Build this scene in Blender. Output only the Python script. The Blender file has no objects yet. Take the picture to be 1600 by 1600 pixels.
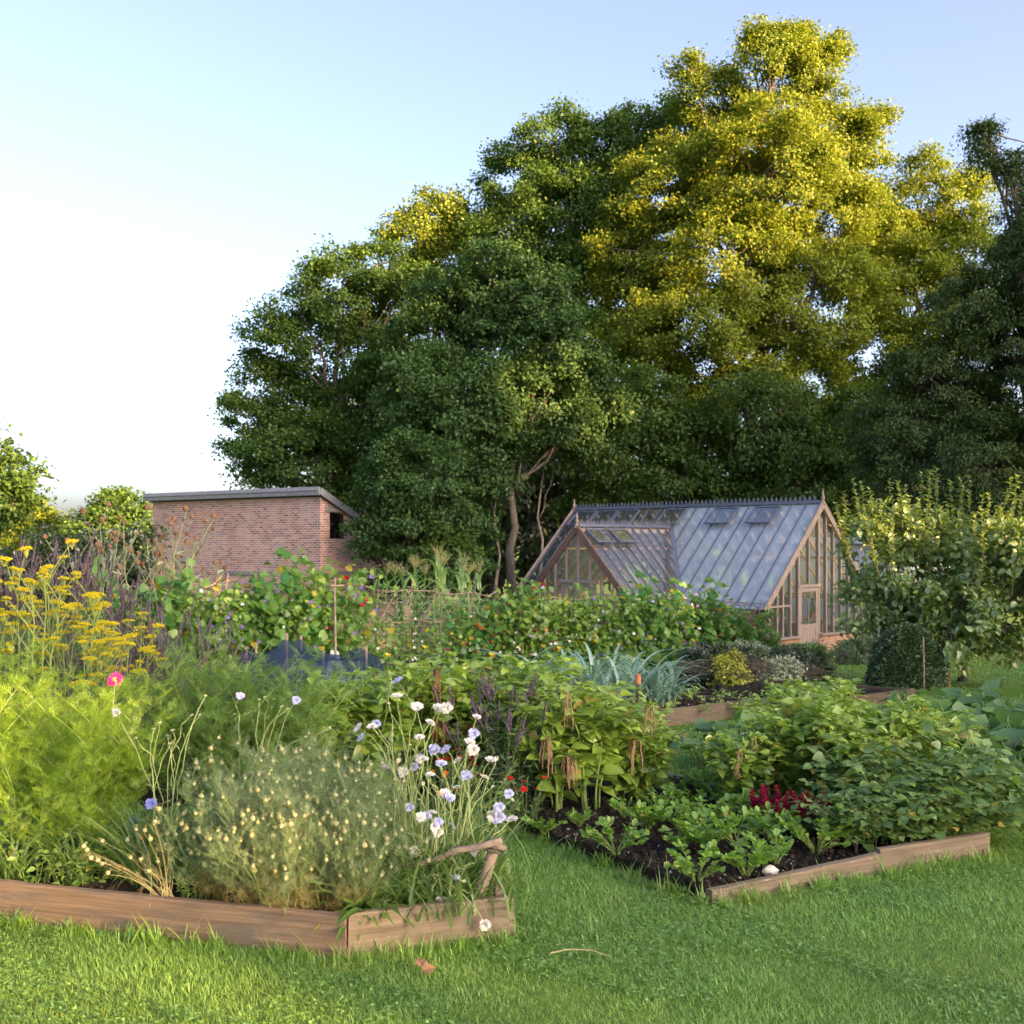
import bpy, bmesh, math, random
import numpy as np
from mathutils import Vector, Matrix

# ------------------------------------------------------------------ camera, sky, sun, exposure
sc = bpy.context.scene
R = math.radians
F = 1672.0                      # focal length in photograph pixels
EYE = 1.6
HOR = 845.0
cam = bpy.data.cameras.new('camera')
cam.sensor_width = 36.0
cam.lens = F / 1600 * 36.0
cam.shift_y = (HOR - 800) / 1600
cam.clip_start = 0.05
cam.clip_end = 3000
cam.dof.use_dof = True
cam.dof.focus_distance = 6.6
cam.dof.aperture_fstop = 5.6
camo = bpy.data.objects.new('camera', cam)
sc.collection.objects.link(camo)
camo.location = (0, 0, EYE)
camo.rotation_euler = (R(90), 0, 0)
sc.camera = camo

SUN_EL, SUN_ROT = 13.0, 128.0
world = bpy.data.worlds.new('World')
sc.world = world
world.use_nodes = True
_nt = world.node_tree
_sky = _nt.nodes.new('ShaderNodeTexSky')
_sky.sky_type = 'NISHITA'
_sky.sun_disc = False
_sky.sun_elevation = R(SUN_EL)
_sky.sun_rotation = R(SUN_ROT)
_sky.air_density, _sky.dust_density, _sky.ozone_density = 0.5, 3.8, 0.0
_wb = _nt.nodes.new('ShaderNodeMix')          # white balance of the daylight
_wb.data_type, _wb.blend_type = 'RGBA', 'MULTIPLY'
_wb.inputs['Factor'].default_value = 1.0
_wb.inputs['B'].default_value = (1.05, 0.985, 0.98, 1)
_nt.links.new(_sky.outputs[0], _wb.inputs['A'])
_nt.links.new(_wb.outputs['Result'], _nt.nodes['Background'].inputs[0])
_nt.nodes['Background'].inputs[1].default_value = 0.115
sun = bpy.data.lights.new('sun', 'SUN')
sun.energy = 5.0
sun.angle = R(0.5)
sun.color = (1.0, 0.57, 0.22)
suno = bpy.data.objects.new('sun', sun)
sc.collection.objects.link(suno)
SD = Vector((math.sin(R(SUN_ROT)) * math.cos(R(SUN_EL)), math.cos(R(SUN_ROT)) * math.cos(R(SUN_EL)), math.sin(R(SUN_EL))))
suno.rotation_euler = SD.to_track_quat('Z', 'Y').to_euler()
suno.location = SD * 60
sc.view_settings.view_transform = 'Standard'
sc.view_settings.look = 'None'
sc.view_settings.exposure = 2.6
sc.view_settings.gamma = 1.0
cy = sc.cycles
cy.max_bounces = 8
cy.diffuse_bounces = 4
cy.glossy_bounces = 3
cy.transmission_bounces = 5
cy.transparent_max_bounces = 16
cy.use_denoising = True
cy.denoiser = 'OPENIMAGEDENOISE'
cy.denoising_input_passes = 'RGB_ALBEDO_NORMAL'
cy.denoising_prefilter = 'ACCURATE'
cy.use_adaptive_sampling = False
cy.sample_clamp_indirect = 6.0
cy.caustics_reflective = cy.caustics_refractive = False

# ------------------------------------------------------------------ helpers
COL = sc.collection
rng = np.random.default_rng(7)
random.seed(7)


def gz(x, y):
    """height of the garden's slope"""
    return -0.057 * np.clip(y, -6.0, 62.0)


def at(px, py, Y):
    """the point seen at photograph pixel (px, py) at distance Y"""
    return np.array([(px - 800) / F * Y, Y, EYE - (py - HOR) / F * Y])


def ground_at(px, py):
    Y = EYE / ((py - HOR) / F - 0.057)
    return np.array([(px - 800) / F * Y, Y, gz(0, Y)])


def nrm(a):
    a = np.asarray(a, float)
    return a / np.maximum(np.linalg.norm(a, axis=-1, keepdims=True), 1e-9)


class MB:
    """collects triangles and links them as one mesh object"""

    def __init__(s):
        s.v, s.t, s.m, s.n = [], [], [], 0

    def add(s, V, T, mat=0):
        V = np.asarray(V, float).reshape(-1, 3)
        T = np.asarray(T, int).reshape(-1, 3)
        s.v.append(V)
        s.t.append(T + s.n)
        s.m.append(np.full(len(T), mat, int))
        s.n += len(V)
        return s

    def join(s, o):
        for V, T, M in zip(o.v, o.t, o.m):
            s.v.append(V)
        off = s.n
        for T, M in zip(o.t, o.m):
            s.t.append(T + off)
            s.m.append(M)
        s.n += o.n
        return s

    def quads(s, V, Q, mat=0):
        Q = np.asarray(Q, int).reshape(-1, 4)
        return s.add(V, np.vstack([Q[:, [0, 1, 2]], Q[:, [0, 2, 3]]]), mat)

    def xform(s, M):
        M = np.array(M)
        s.v = [v @ M[:3, :3].T + M[:3, 3] for v in s.v]
        return s

    def box(s, c, d, rz=0.0, mat=0, bev=0.0, axes=None):
        """box with centre c and size d; axes gives its three directions; bev chamfers the edges"""
        d = np.asarray(d, float) / 2
        A = np.eye(3) if axes is None else np.asarray(axes, float)
        if rz:
            A = np.array([[math.cos(rz), math.sin(rz), 0], [-math.sin(rz), math.cos(rz), 0], [0, 0, 1]])
        if bev <= 0:
            P = np.array([[x, y, z] for z in (-1, 1) for y in (-1, 1) for x in (-1, 1)]) * d
            Q = [[0, 2, 3, 1], [4, 5, 7, 6], [0, 1, 5, 4], [2, 6, 7, 3], [0, 4, 6, 2], [1, 3, 7, 5]]
            return s.quads(P @ A + np.asarray(c), Q, mat)
        P, Q, T = chamfer(d, bev)
        s.add(P @ A + np.asarray(c), T, mat)
        return s

    def bar(s, a, b, w, h, up=(0, 0, 1), mat=0, bev=0.0):
        """bar of section w x h from a to b"""
        a, b = np.asarray(a, float), np.asarray(b, float)
        x = b - a
        L = np.linalg.norm(x)
        x = x / L
        z = np.asarray(up, float) - x * np.dot(up, x)
        z = z / np.linalg.norm(z)
        y = np.cross(z, x)
        return s.box((a + b) / 2, (L, w, h), axes=np.array([x, y, z]), mat=mat, bev=bev)

    def tube(s, pts, rad, n=6, mat=0, cap=True):
        P = np.asarray(pts, float)
        k = len(P)
        r = np.full(k, rad) if np.isscalar(rad) else np.asarray(rad, float)
        T = np.gradient(P, axis=0)
        T = nrm(T)
        ref = np.array([0, 0, 1.0]) if abs(T[:, 2]).mean() < 0.8 else np.array([1.0, 0, 0])
        X = nrm(np.cross(np.broadcast_to(ref, T.shape), T))
        Y = np.cross(T, X)
        a = np.arange(n) * 2 * math.pi / n
        V = P[:, None, :] + r[:, None, None] * (np.cos(a)[None, :, None] * X[:, None, :] + np.sin(a)[None, :, None] * Y[:, None, :])
        i, j = np.meshgrid(np.arange(k - 1), np.arange(n), indexing='ij')
        j2 = (j + 1) % n
        Q = np.stack([i * n + j, i * n + j2, (i + 1) * n + j2, (i + 1) * n + j], -1).reshape(-1, 4)
        s.quads(V.reshape(-1, 3), Q, mat)
        if cap:
            t = [[0, q + 1, q] for q in range(1, n - 1)] + [[(k - 1) * n, (k - 1) * n + q, (k - 1) * n + q + 1] for q in range(1, n - 1)]
            s.t.append(np.array(t, int) + s.n - k * n)
            s.m.append(np.full(len(t), mat, int))
        return s

    def tubes(s, P, rad, n=4, mat=0):
        """many tubes at once: P (m,k,3), rad (k,) or (m,k)"""
        P = np.asarray(P, float)
        m, k, _ = P.shape
        r = np.broadcast_to(np.asarray(rad, float), (m, k))
        T = nrm(np.gradient(P, axis=1))
        ref = np.array([0.37, 0.21, 0.05])
        X = nrm(np.cross(np.broadcast_to(ref, T.shape), T))
        Y = np.cross(T, X)
        a = np.arange(n) * 2 * math.pi / n
        V = P[:, :, None, :] + r[:, :, None, None] * (np.cos(a)[:, None] * X[:, :, None, :] + np.sin(a)[:, None] * Y[:, :, None, :])
        i, j = np.meshgrid(np.arange(k - 1), np.arange(n), indexing='ij')
        j2 = (j + 1) % n
        Q = np.stack([i * n + j, i * n + j2, (i + 1) * n + j2, (i + 1) * n + j], -1).reshape(-1, 4)
        Q = (Q[None] + (np.arange(m) * k * n)[:, None, None]).reshape(-1, 4)
        return s.quads(V.reshape(-1, 3), Q, mat)

    def leaves(s, tmpl, P, D, N, S, W=1.0, mat=0):
        """copies of a leaf shape: at P, along D, facing N, of length S"""
        tv, tt = tmpl
        P = np.asarray(P, float)
        m = len(P)
        if m == 0:
            return s
        X = nrm(np.broadcast_to(D, (m, 3)))
        N = np.broadcast_to(N, (m, 3)) + 1e-4
        Z = nrm(N - X * np.sum(N * X, 1, keepdims=True))
        Y = np.cross(Z, X)
        S = np.broadcast_to(S, (m,))[:, None, None]
        W = np.broadcast_to(W, (m,))[:, None, None]
        V = P[:, None, :] + S * (tv[None, :, 0:1] * X[:, None, :] + W * tv[None, :, 1:2] * Y[:, None, :] + tv[None, :, 2:3] * Z[:, None, :])
        T = (tt[None] + (np.arange(m) * len(tv))[:, None, None]).reshape(-1, 3)
        return s.add(V.reshape(-1, 3), T, mat)

    def mesh(s, name, mats, smooth=False, uv=False):
        V = np.vstack(s.v).astype(np.float32)
        T = np.vstack(s.t).astype(np.int32)
        M = np.concatenate(s.m).astype(np.int32)
        me = bpy.data.meshes.new(name)
        me.vertices.add(len(V))
        me.vertices.foreach_set('co', V.ravel())
        me.loops.add(len(T) * 3)
        me.loops.foreach_set('vertex_index', T.ravel())
        me.polygons.add(len(T))
        me.polygons.foreach_set('loop_start', np.arange(0, len(T) * 3, 3, dtype=np.int32))
        for m in (mats if isinstance(mats, (list, tuple)) else [mats]):
            me.materials.append(m)
        me.polygons.foreach_set('material_index', M)
        me.polygons.foreach_set('use_smooth', np.full(len(T), bool(smooth)))
        if uv:
            a, b, c = V[T[:, 0]], V[T[:, 1]], V[T[:, 2]]
            n = nrm(np.cross(b - a, c - a))
            flat = np.abs(n[:, 2]) > 0.7
            tan = nrm(np.stack([-n[:, 1], n[:, 0], np.zeros(len(n))], 1) + 1e-9)
            co = V[T]
            U = np.where(flat[:, None], co[:, :, 0], np.sum(co * tan[:, None, :], 2))
            W = np.where(flat[:, None], co[:, :, 1], co[:, :, 2])
            lay = me.uv_layers.new(name='UVMap')
            lay.data.foreach_set('uv', np.stack([U, W], -1).astype(np.float32).ravel())
        me.update(calc_edges=True)
        return me

    def build(s, name, mats, parent=None, smooth=False, uv=False, loc=None):
        o = bpy.data.objects.new(name, s.mesh(name, mats, smooth, uv))
        COL.objects.link(o)
        if parent is not None:
            o.parent = parent
        if loc is not None:
            o.location = loc
        return o


def chamfer(d, b):
    bm = bmesh.new()
    bmesh.ops.create_cube(bm, size=2)
    for v in bm.verts:
        v.co = Vector((v.co.x * d[0], v.co.y * d[1], v.co.z * d[2]))
    bmesh.ops.bevel(bm, geom=bm.edges[:], offset=b, segments=1, affect='EDGES')
    bmesh.ops.triangulate(bm, faces=bm.faces[:])
    bm.verts.index_update()
    P = np.array([v.co[:] for v in bm.verts])
    T = np.array([[v.index for v in f.verts] for f in bm.faces])
    bm.free()
    return P, None, T


def tag(o, label=None, cat=None, group=None, kind=None):
    if label:
        o['label'] = label
    if cat:
        o['category'] = cat
    if group:
        o['group'] = group
    if kind:
        o['kind'] = kind
    return o


def thing(name, label, cat, loc=(0, 0, 0), rz=0.0, group=None, s=1.0):
    o = bpy.data.objects.new(name, None)
    o.empty_display_size = 0.1
    COL.objects.link(o)
    o.location = loc
    o.rotation_euler = (0, 0, rz)
    o.scale = (s, s, s) if np.isscalar(s) else s
    return tag(o, label, cat, group)


def part(name, me, parent, loc=(0, 0, 0), rot=(0, 0, 0), s=1.0):
    o = bpy.data.objects.new(name, me)
    COL.objects.link(o)
    o.parent = parent
    o.location = loc
    o.rotation_euler = rot
    o.scale = (s, s, s) if np.isscalar(s) else s
    return o


# ------------------------------------------------------------------ materials
def new_mat(name):
    m = bpy.data.materials.new(name)
    m.use_nodes = True
    nt = m.node_tree
    for n in list(nt.nodes):
        nt.nodes.remove(n)
    out = nt.nodes.new('ShaderNodeOutputMaterial')
    return m, nt, out


def nd(nt, kind, **kw):
    n = nt.nodes.new('ShaderNode' + kind)
    for k, v in kw.items():
        if k.startswith('i_'):
            n.inputs[k[2:].replace('_', ' ')].default_value = v
        else:
            setattr(n, k, v)
    return n


def ramp(nt, fac, stops):
    r = nt.nodes.new('ShaderNodeValToRGB')
    e = r.color_ramp.elements
    while len(e) < len(stops):
        e.new(0.5)
    for k, (p, c) in enumerate(stops):
        e[k].position = p
        e[k].color = (*c, 1)
    nt.links.new(fac, r.inputs[0])
    return r.outputs[0]


def mixc(nt, fac, a, b, mode='MIX'):
    m = nt.nodes.new('ShaderNodeMix')
    m.data_type = 'RGBA'
    m.blend_type = mode
    for sock, v in ((m.inputs['Factor'], fac), (m.inputs['A'], a), (m.inputs['B'], b)):
        if isinstance(v, bpy.types.NodeSocket):
            nt.links.new(v, sock)
        elif isinstance(v, (int, float)):
            sock.default_value = v
        else:
            sock.default_value = (*v, 1)
    return m.outputs['Result']


def noise(nt, scale, detail=3.0, coord='Object', vec=None, stretch=None, rough=0.55):
    tc = nt.nodes.new('ShaderNodeTexCoord')
    src = tc.outputs[coord]
    if stretch:
        mp = nt.nodes.new('ShaderNodeMapping')
        mp.inputs['Scale'].default_value = stretch
        nt.links.new(src, mp.inputs['Vector'])
        src = mp.outputs[0]
    n = nt.nodes.new('ShaderNodeTexNoise')
    n.inputs['Scale'].default_value = scale
    n.inputs['Detail'].default_value = detail
    n.inputs['Roughness'].default_value = rough
    nt.links.new(src, n.inputs['Vector'])
    return n.outputs['Fac']


def bump(nt, h, strength, dist=0.01):
    b = nt.nodes.new('ShaderNodeBump')
    b.inputs['Strength'].default_value = strength
    b.inputs['Distance'].default_value = dist
    nt.links.new(h, b.inputs['Height'])
    return b.outputs[0]


def leafmat(name, dark, mid, light, trans=0.4, gloss=0.05, rough=0.45, tcol=None, patch=None, old=None):
    """leaf: per-leaf colour variation, a translucent share and a thin waxy gloss"""
    m, nt, out = new_mat(name)
    geo = nd(nt, 'NewGeometry')
    col = ramp(nt, geo.outputs['Random Per Island'], [(0.0, dark), (0.5, mid), (1.0, light)] if not old else [(0.0, dark), (0.5, mid), (0.962, light), (0.972, old)])
    if patch:
        f = noise(nt, patch[0], 2.0)
        fr = ramp(nt, f, [(0.4, (0, 0, 0)), (0.65, (1, 1, 1))])
        col = mixc(nt, fr, col, patch[1])
    dif = nd(nt, 'BsdfDiffuse')
    nt.links.new(col, dif.inputs['Color'])
    tr = nd(nt, 'BsdfTranslucent')
    tc = mixc(nt, 1.0, col, tcol or (1.0, 0.95, 0.45), 'MULTIPLY')
    tc = mixc(nt, 1.0, tc, (1.5, 1.5, 1.5), 'MULTIPLY')
    nt.links.new(tc, tr.inputs['Color'])
    mx = nd(nt, 'MixShader')
    mx.inputs[0].default_value = trans
    nt.links.new(dif.outputs[0], mx.inputs[1])
    nt.links.new(tr.outputs[0], mx.inputs[2])
    gl = nd(nt, 'BsdfGlossy')
    gl.inputs['Roughness'].default_value = rough
    gl.inputs['Color'].default_value = (1, 1, 1, 1)
    mg = nd(nt, 'MixShader')
    mg.inputs[0].default_value = gloss
    nt.links.new(mx.outputs[0], mg.inputs[1])
    nt.links.new(gl.outputs[0], mg.inputs[2])
    nt.links.new(mg.outputs[0], out.inputs[0])
    return m


def plainmat(name, a, b, scale=8.0, rough=0.7, stretch=None, bmp=0.2, bdist=0.005, metal=0.0, spec=0.4, stain=None, detail=4.0):
    """two-tone noise surface with a little relief"""
    m, nt, out = new_mat(name)
    f = noise(nt, scale, detail, stretch=stretch)
    col = ramp(nt, f, [(0.3, a), (0.7, b)])
    if stain:
        f2 = noise(nt, stain[0], 5.0, stretch=stretch and tuple(x ** .5 for x in stretch))
        fr = ramp(nt, f2, [(stain[2], (0, 0, 0)), (stain[2] + 0.15, (1, 1, 1))])
        col = mixc(nt, fr, col, stain[1])
    p = nd(nt, 'BsdfPrincipled')
    p.inputs['Roughness'].default_value = rough
    p.inputs['Metallic'].default_value = metal
    p.inputs['Specular IOR Level'].default_value = spec
    nt.links.new(col, p.inputs['Base Color'])
    if bmp:
        nt.links.new(bump(nt, f, bmp, bdist), p.inputs['Normal'])
    nt.links.new(p.outputs[0], out.inputs[0])
    return m


def brickmat(name, cols, mortar, bw=0.225, bh=0.075, stain=None):
    m, nt, out = new_mat(name)
    uvn = nd(nt, 'UVMap')
    br = nd(nt, 'TexBrick')
    br.offset = 0.5
    br.inputs['Color1'].default_value = (0, 0, 0, 1)
    br.inputs['Color2'].default_value = (1, 1, 1, 1)
    br.inputs['Mortar'].default_value = (0, 0, 0, 1)
    br.inputs['Scale'].default_value = 1.0
    br.inputs['Brick Width'].default_value = bw
    br.inputs['Row Height'].default_value = bh
    br.inputs['Mortar Size'].default_value = 0.009
    br.inputs['Mortar Smooth'].default_value = 0.3
    br.inputs['Bias'].default_value = 0.0
    nt.links.new(uvn.outputs[0], br.inputs['Vector'])
    n = len(cols)
    col = ramp(nt, br.outputs['Color'], [(k / (n - 1) * 0.9 + 0.05, c) for k, c in enumerate(cols)])
    f1 = noise(nt, 0.9, 4.0)
    col = mixc(nt, 0.35, col, ramp(nt, f1, [(0.35, (0.75, 0.7, 0.7)), (0.65, (1.15, 1.1, 1.05))]), 'MULTIPLY')
    mcol = mixc(nt, 0.5, mortar, ramp(nt, noise(nt, 25.0, 2.0), [(0.3, (0.6, 0.58, 0.55)), (0.7, (1.1, 1.05, 1.0))]), 'MULTIPLY')
    col = mixc(nt, br.outputs['Fac'], col, mcol)
    if stain:
        col = mixc(nt, ramp(nt, noise(nt, 0.7, 5.0, rough=0.65), [(0.5, (0, 0, 0)), (0.75, (0.45, 0.45, 0.45))]), col, stain)
    p = nd(nt, 'BsdfPrincipled')
    p.inputs['Roughness'].default_value = 0.9
    p.inputs['Specular IOR Level'].default_value = 0.2
    nt.links.new(col, p.inputs['Base Color'])
    inv = nd(nt, 'Math', operation='SUBTRACT')
    inv.inputs[0].default_value = 1.0
    nt.links.new(br.outputs['Fac'], inv.inputs[1])
    nt.links.new(bump(nt, inv.outputs[0], 0.6, 0.008), p.inputs['Normal'])
    nt.links.new(p.outputs[0], out.inputs[0])
    return m


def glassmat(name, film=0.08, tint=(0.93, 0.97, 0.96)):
    """thin pane: clear, reflecting by angle, with a film of dust and painted blue sky sheen"""
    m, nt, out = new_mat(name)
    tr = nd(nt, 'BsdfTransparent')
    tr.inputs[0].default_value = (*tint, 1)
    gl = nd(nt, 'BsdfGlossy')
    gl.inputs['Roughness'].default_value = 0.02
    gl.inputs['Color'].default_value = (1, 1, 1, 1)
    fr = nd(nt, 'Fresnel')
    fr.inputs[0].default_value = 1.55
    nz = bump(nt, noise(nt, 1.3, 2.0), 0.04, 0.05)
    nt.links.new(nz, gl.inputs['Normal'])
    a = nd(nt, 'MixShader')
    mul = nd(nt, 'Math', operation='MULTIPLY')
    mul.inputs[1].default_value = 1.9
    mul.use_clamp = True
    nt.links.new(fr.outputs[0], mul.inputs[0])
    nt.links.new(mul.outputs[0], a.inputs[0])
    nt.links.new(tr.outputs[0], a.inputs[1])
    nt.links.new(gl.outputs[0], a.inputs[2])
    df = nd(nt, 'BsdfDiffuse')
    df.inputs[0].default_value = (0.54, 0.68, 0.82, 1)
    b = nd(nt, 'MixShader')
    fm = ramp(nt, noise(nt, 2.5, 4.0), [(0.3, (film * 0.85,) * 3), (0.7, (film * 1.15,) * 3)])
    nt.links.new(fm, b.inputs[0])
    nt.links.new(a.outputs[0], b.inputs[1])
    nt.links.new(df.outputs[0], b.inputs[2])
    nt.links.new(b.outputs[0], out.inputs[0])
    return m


# ------------------------------------------------------------------ leaf shapes (length 1 along x, face up z)
def tri_fan(n0):
    return np.array([[0, k, k + 1] for k in range(1, n0 - 1)])


def shape_rhomb(w=0.3):
    return np.array([[0, 0, 0], [0.45, w, 0.06], [1, 0, -0.05], [0.45, -w, 0.06]], float), np.array([[0, 2, 1], [0, 3, 2]])


def shape_ovate(w=0.3, droop=0.15, fold=0.08, tip=0.06, petiole=0.0):
    xs = [0.0, 0.14, 0.38, 0.66, 0.88, 1.0]
    ws = [0.02, 0.75, 1.0, 0.68, 0.28, 0.0]
    V, T = [], []
    for x, q in zip(xs, ws):
        z = -droop * x * x
        X = petiole + x * (1 - petiole)
        V += [[X, 0, z], [X, w * q, z + fold * q], [X, -w * q, z + fold * q]]
    for k in range(5):
        a, b = 3 * k, 3 * k + 3
        T += [[a, b, b + 1], [a, b + 1, a + 1], [a, b + 2, b], [a, a + 2, b + 2]]
    if petiole > 0:
        n = len(V)
        V += [[0, 0.012, 0], [0, -0.012, 0], [petiole, 0, 0]]
        T += [[n, n + 1, n + 2]]
    return np.array(V, float), np.array(T)


def shape_strap(w=0.05, n=7, curve=0.6, rise=0.0, fold=0.3, taper=1.0):
    """long narrow blade that arches over"""
    V, T = [], []
    x = z = 0.0
    for k in range(n):
        u = k / (n - 1)
        q = w * (1 - u ** 2.2) ** taper + 0.001
        V += [[x, q, z + q * fold], [x, 0, z], [x, -q, z + q * fold]]
        ang = rise - curve * 2.4 * u
        x += math.cos(ang) / (n - 1)
        z += math.sin(ang) / (n - 1)
    for k in range(n - 1):
        a, b = 3 * k, 3 * k + 3
        T += [[a, a + 1, b + 1], [a, b + 1, b], [a + 1, a + 2, b + 2], [a + 1, b + 2, b + 1]]
    return np.array(V, float), np.array(T)


def shape_lobed(pts, cup=0.1, wave=0.0):
    """fan from the stalk joint through an outline [(x, y)] of one half"""
    half = list(pts)
    out = half + [(x, -y) for x, y in reversed(half[:-1])]
    V = [[0.12, 0, -cup * 0.6]]
    for k, (x, y) in enumerate(out):
        r = math.hypot(x - 0.12, y)
        V.append([x, y, cup * r * r + wave * (1 if k % 2 else -1)])
    T = [[0, k, k + 1] for k in range(1, len(V) - 1)] + [[0, len(V) - 1, 1]]
    return np.array(V, float), np.array(T)


def shape_threads(n=16, pairs=True, w=0.012, sub=True, seed=1, spread=0.95):
    """feathery leaf: a rib with thread-like side threads"""
    r = np.random.default_rng(seed)
    V, T = [], []

    def th(p, d, L, ww):
        d = np.array(d) / np.linalg.norm(d)
        s = np.cross(d, [0, 0, 1.0]) if r.random() < 0.5 else np.cross(d, [0.3, 0.2, 1.0])
        s = s / np.linalg.norm(s) * ww
        k = len(V)
        V.extend([list(p + s), list(p - s), list(np.array(p) + d * L)])
        T.append([k, k + 1, k + 2])

    th(np.zeros(3), (1, 0, 0), 1.0, w)
    for k in range(n):
        u = 0.12 + 0.83 * k / n
        p = np.array([u, 0, 0])
        L = 0.5 * (1 - u * 0.75) * r.uniform(0.75, 1.1)
        for sgn in (1, -1):
            d = np.array([0.75, sgn * spread, r.uniform(-0.45, 0.45)])
            th(p, d, L, w * 0.8)
            if sub:
                d /= np.linalg.norm(d)
                for f in (0.35, 0.6):
                    d2 = np.array([d[0] + r.uniform(-.1, .5), d[1] + r.uniform(-.9, .9), r.uniform(-.6, .6)])
                    th(p + d * L * f, d2, L * 0.45, w * 0.65)
    return np.array(V, float), np.array(T)


def rand_dirs(n, r, up=0.0, spread=1.0):
    d = r.normal(size=(n, 3)) * spread
    d[:, 2] += up
    return nrm(d)

# ------------------------------------------------------------------ surface materials
def groundmat(name, a, b, c, s1=0.6, s2=9.0, bd=0.03, rough=0.95):
    m, nt, out = new_mat(name)
    f1, f2 = noise(nt, s1, 4.0), noise(nt, s2, 5.0, rough=0.7)
    col = mixc(nt, f1, a, b)
    col = mixc(nt, ramp(nt, f2, [(0.45, (0, 0, 0)), (0.75, (1, 1, 1))]), col, c)
    p = nd(nt, 'BsdfPrincipled')
    p.inputs['Roughness'].default_value = rough
    p.inputs['Specular IOR Level'].default_value = 0.15
    nt.links.new(col, p.inputs['Base Color'])
    nt.links.new(bump(nt, f2, 0.9, bd), p.inputs['Normal'])
    nt.links.new(p.outputs[0], out.inputs[0])
    return m


M = {}
M['lawn'] = groundmat('lawn', (0.065, 0.13, 0.022), (0.11, 0.19, 0.03), (0.05, 0.10, 0.02))
M['soil'] = groundmat('soil', (0.014, 0.011, 0.010), (0.028, 0.021, 0.017), (0.05, 0.04, 0.033), 2.0, 34.0, 0.05)
M['brick'] = brickmat('shed_brick', [(0.17, 0.125, 0.13), (0.30, 0.165, 0.145), (0.40, 0.20, 0.16), (0.42, 0.24, 0.195), (0.45, 0.28, 0.235), (0.25, 0.165, 0.17)],
                      (0.66, 0.58, 0.55), stain=(0.60, 0.49, 0.48))
M['brick2'] = brickmat('plinth_brick', [(0.25, 0.11, 0.07), (0.36, 0.17, 0.10), (0.42, 0.23, 0.14), (0.28, 0.15, 0.12)], (0.5, 0.44, 0.38), stain=(0.5, 0.42, 0.36))
M['fascia'] = plainmat('lead_fascia', (0.13, 0.14, 0.165), (0.24, 0.25, 0.28), 3.0, 0.6, stretch=(6, 6, 0.6), bmp=0.15)
M['concrete'] = plainmat('lintel_concrete', (0.14, 0.135, 0.135), (0.26, 0.25, 0.24), 9.0, 0.85)
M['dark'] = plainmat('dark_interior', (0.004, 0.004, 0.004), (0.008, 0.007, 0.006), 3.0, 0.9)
M['cedar'] = plainmat('cedar', (0.21, 0.17, 0.145), (0.35, 0.285, 0.24), 3.0, 0.6, stretch=(8, 8, 1.2), bmp=0.15)
M['cedar_dark'] = plainmat('dark_cedar', (0.11, 0.06, 0.042), (0.19, 0.11, 0.078), 3.0, 0.5, stretch=(8, 8, 1.2), bmp=0.15)
M['pinewood'] = plainmat('pine_rafter', (0.42, 0.27, 0.15), (0.56, 0.38, 0.22), 3.0, 0.6, stretch=(6, 6, 2), bmp=0.1)
M['cap'] = plainmat('blue_grey_metal', (0.075, 0.092, 0.15), (0.12, 0.14, 0.21), 5.0, 0.35, bmp=0.05, spec=0.6)
M['castiron'] = plainmat('brown_castiron', (0.055, 0.03, 0.022), (0.10, 0.055, 0.04), 6.0, 0.4, bmp=0.1)
M['glass'] = glassmat('greenhouse_glass', 0.045)
M['glass_sheen'] = glassmat('sky_sheen_glass', 0.38)  # stronger pale blue film, painted in as the sky's reflection
M['glass_wall'] = glassmat('window_glass', 0.03)
M['white_board'] = plainmat('white_board', (0.62, 0.63, 0.64), (0.78, 0.79, 0.8), 2.0, 0.6, stretch=(1, 1, 5), bmp=0.1)
M['bark'] = plainmat('grey_bark', (0.045, 0.038, 0.030), (0.14, 0.12, 0.10), 5.0, 0.95, stretch=(3, 3, 0.7), bmp=0.8, bdist=0.03)
M['bark_pale'] = plainmat('pale_bark', (0.15, 0.13, 0.11), (0.30, 0.27, 0.23), 4.0, 0.9, stretch=(3, 3, 1), bmp=0.5, bdist=0.02)

# ------------------------------------------------------------------ ground
g = MB()
ys = np.concatenate([[-150, -60, -20], np.arange(-6, 62, 2.0), [62, 80, 140, 300, 900]])
xs = np.concatenate([[-900, -200, -60], np.arange(-30, 31, 3.0), [60, 200, 900]])
XX, YY = np.meshgrid(xs, ys)
ZZ = gz(XX, YY)
nx, ny = len(xs), len(ys)
i, j = np.meshgrid(np.arange(ny - 1), np.arange(nx - 1), indexing='ij')
g.quads(np.stack([XX, YY, ZZ], -1).reshape(-1, 3), np.stack([i * nx + j, i * nx + j + 1, (i + 1) * nx + j + 1, (i + 1) * nx + j], -1).reshape(-1, 4))
tag(g.build('lawn', M['lawn'], smooth=True), 'gently sloping green lawn of the kitchen garden', 'lawn', kind='structure')


def sheet(name, pts, lift, mat, label, cat='soil'):
    V = [(x, y, gz(x, y) + lift) for x, y in pts]
    m = MB().add(V, tri_fan(len(V)))
    return tag(m.build(name, mat), label, cat, kind='structure')


sheet('soil', [(-14, 8.3), (-1.75, 8.3), (-0.9, 10.9), (0.4, 12.6), (1.5, 14.4), (3.6, 17.5), (6.6, 27.5), (-2, 34), (-16, 30)], 0.004, M['soil'], 'dark cultivated soil between the vegetable rows')

# ------------------------------------------------------------------ brick shed
A_SH = math.atan2(-0.583, 0.812)
SHX, SHY = np.array([0.812, -0.583, 0]), np.array([0.583, 0.812, 0])
Csh = np.array([-6.2, 34.6, 0])
SL, SW = 8.8, 4.4
o = Csh - SHX * SL
shed = thing('brick_shed', 'old red brick shed with sloping lead edged roof and small dark window', 'shed', (o[0], o[1], -2.4), A_SH)
SH = 5.72


def shz(y):
    return SH - 0.30 - 0.48 * max(0.0, y)


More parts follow.
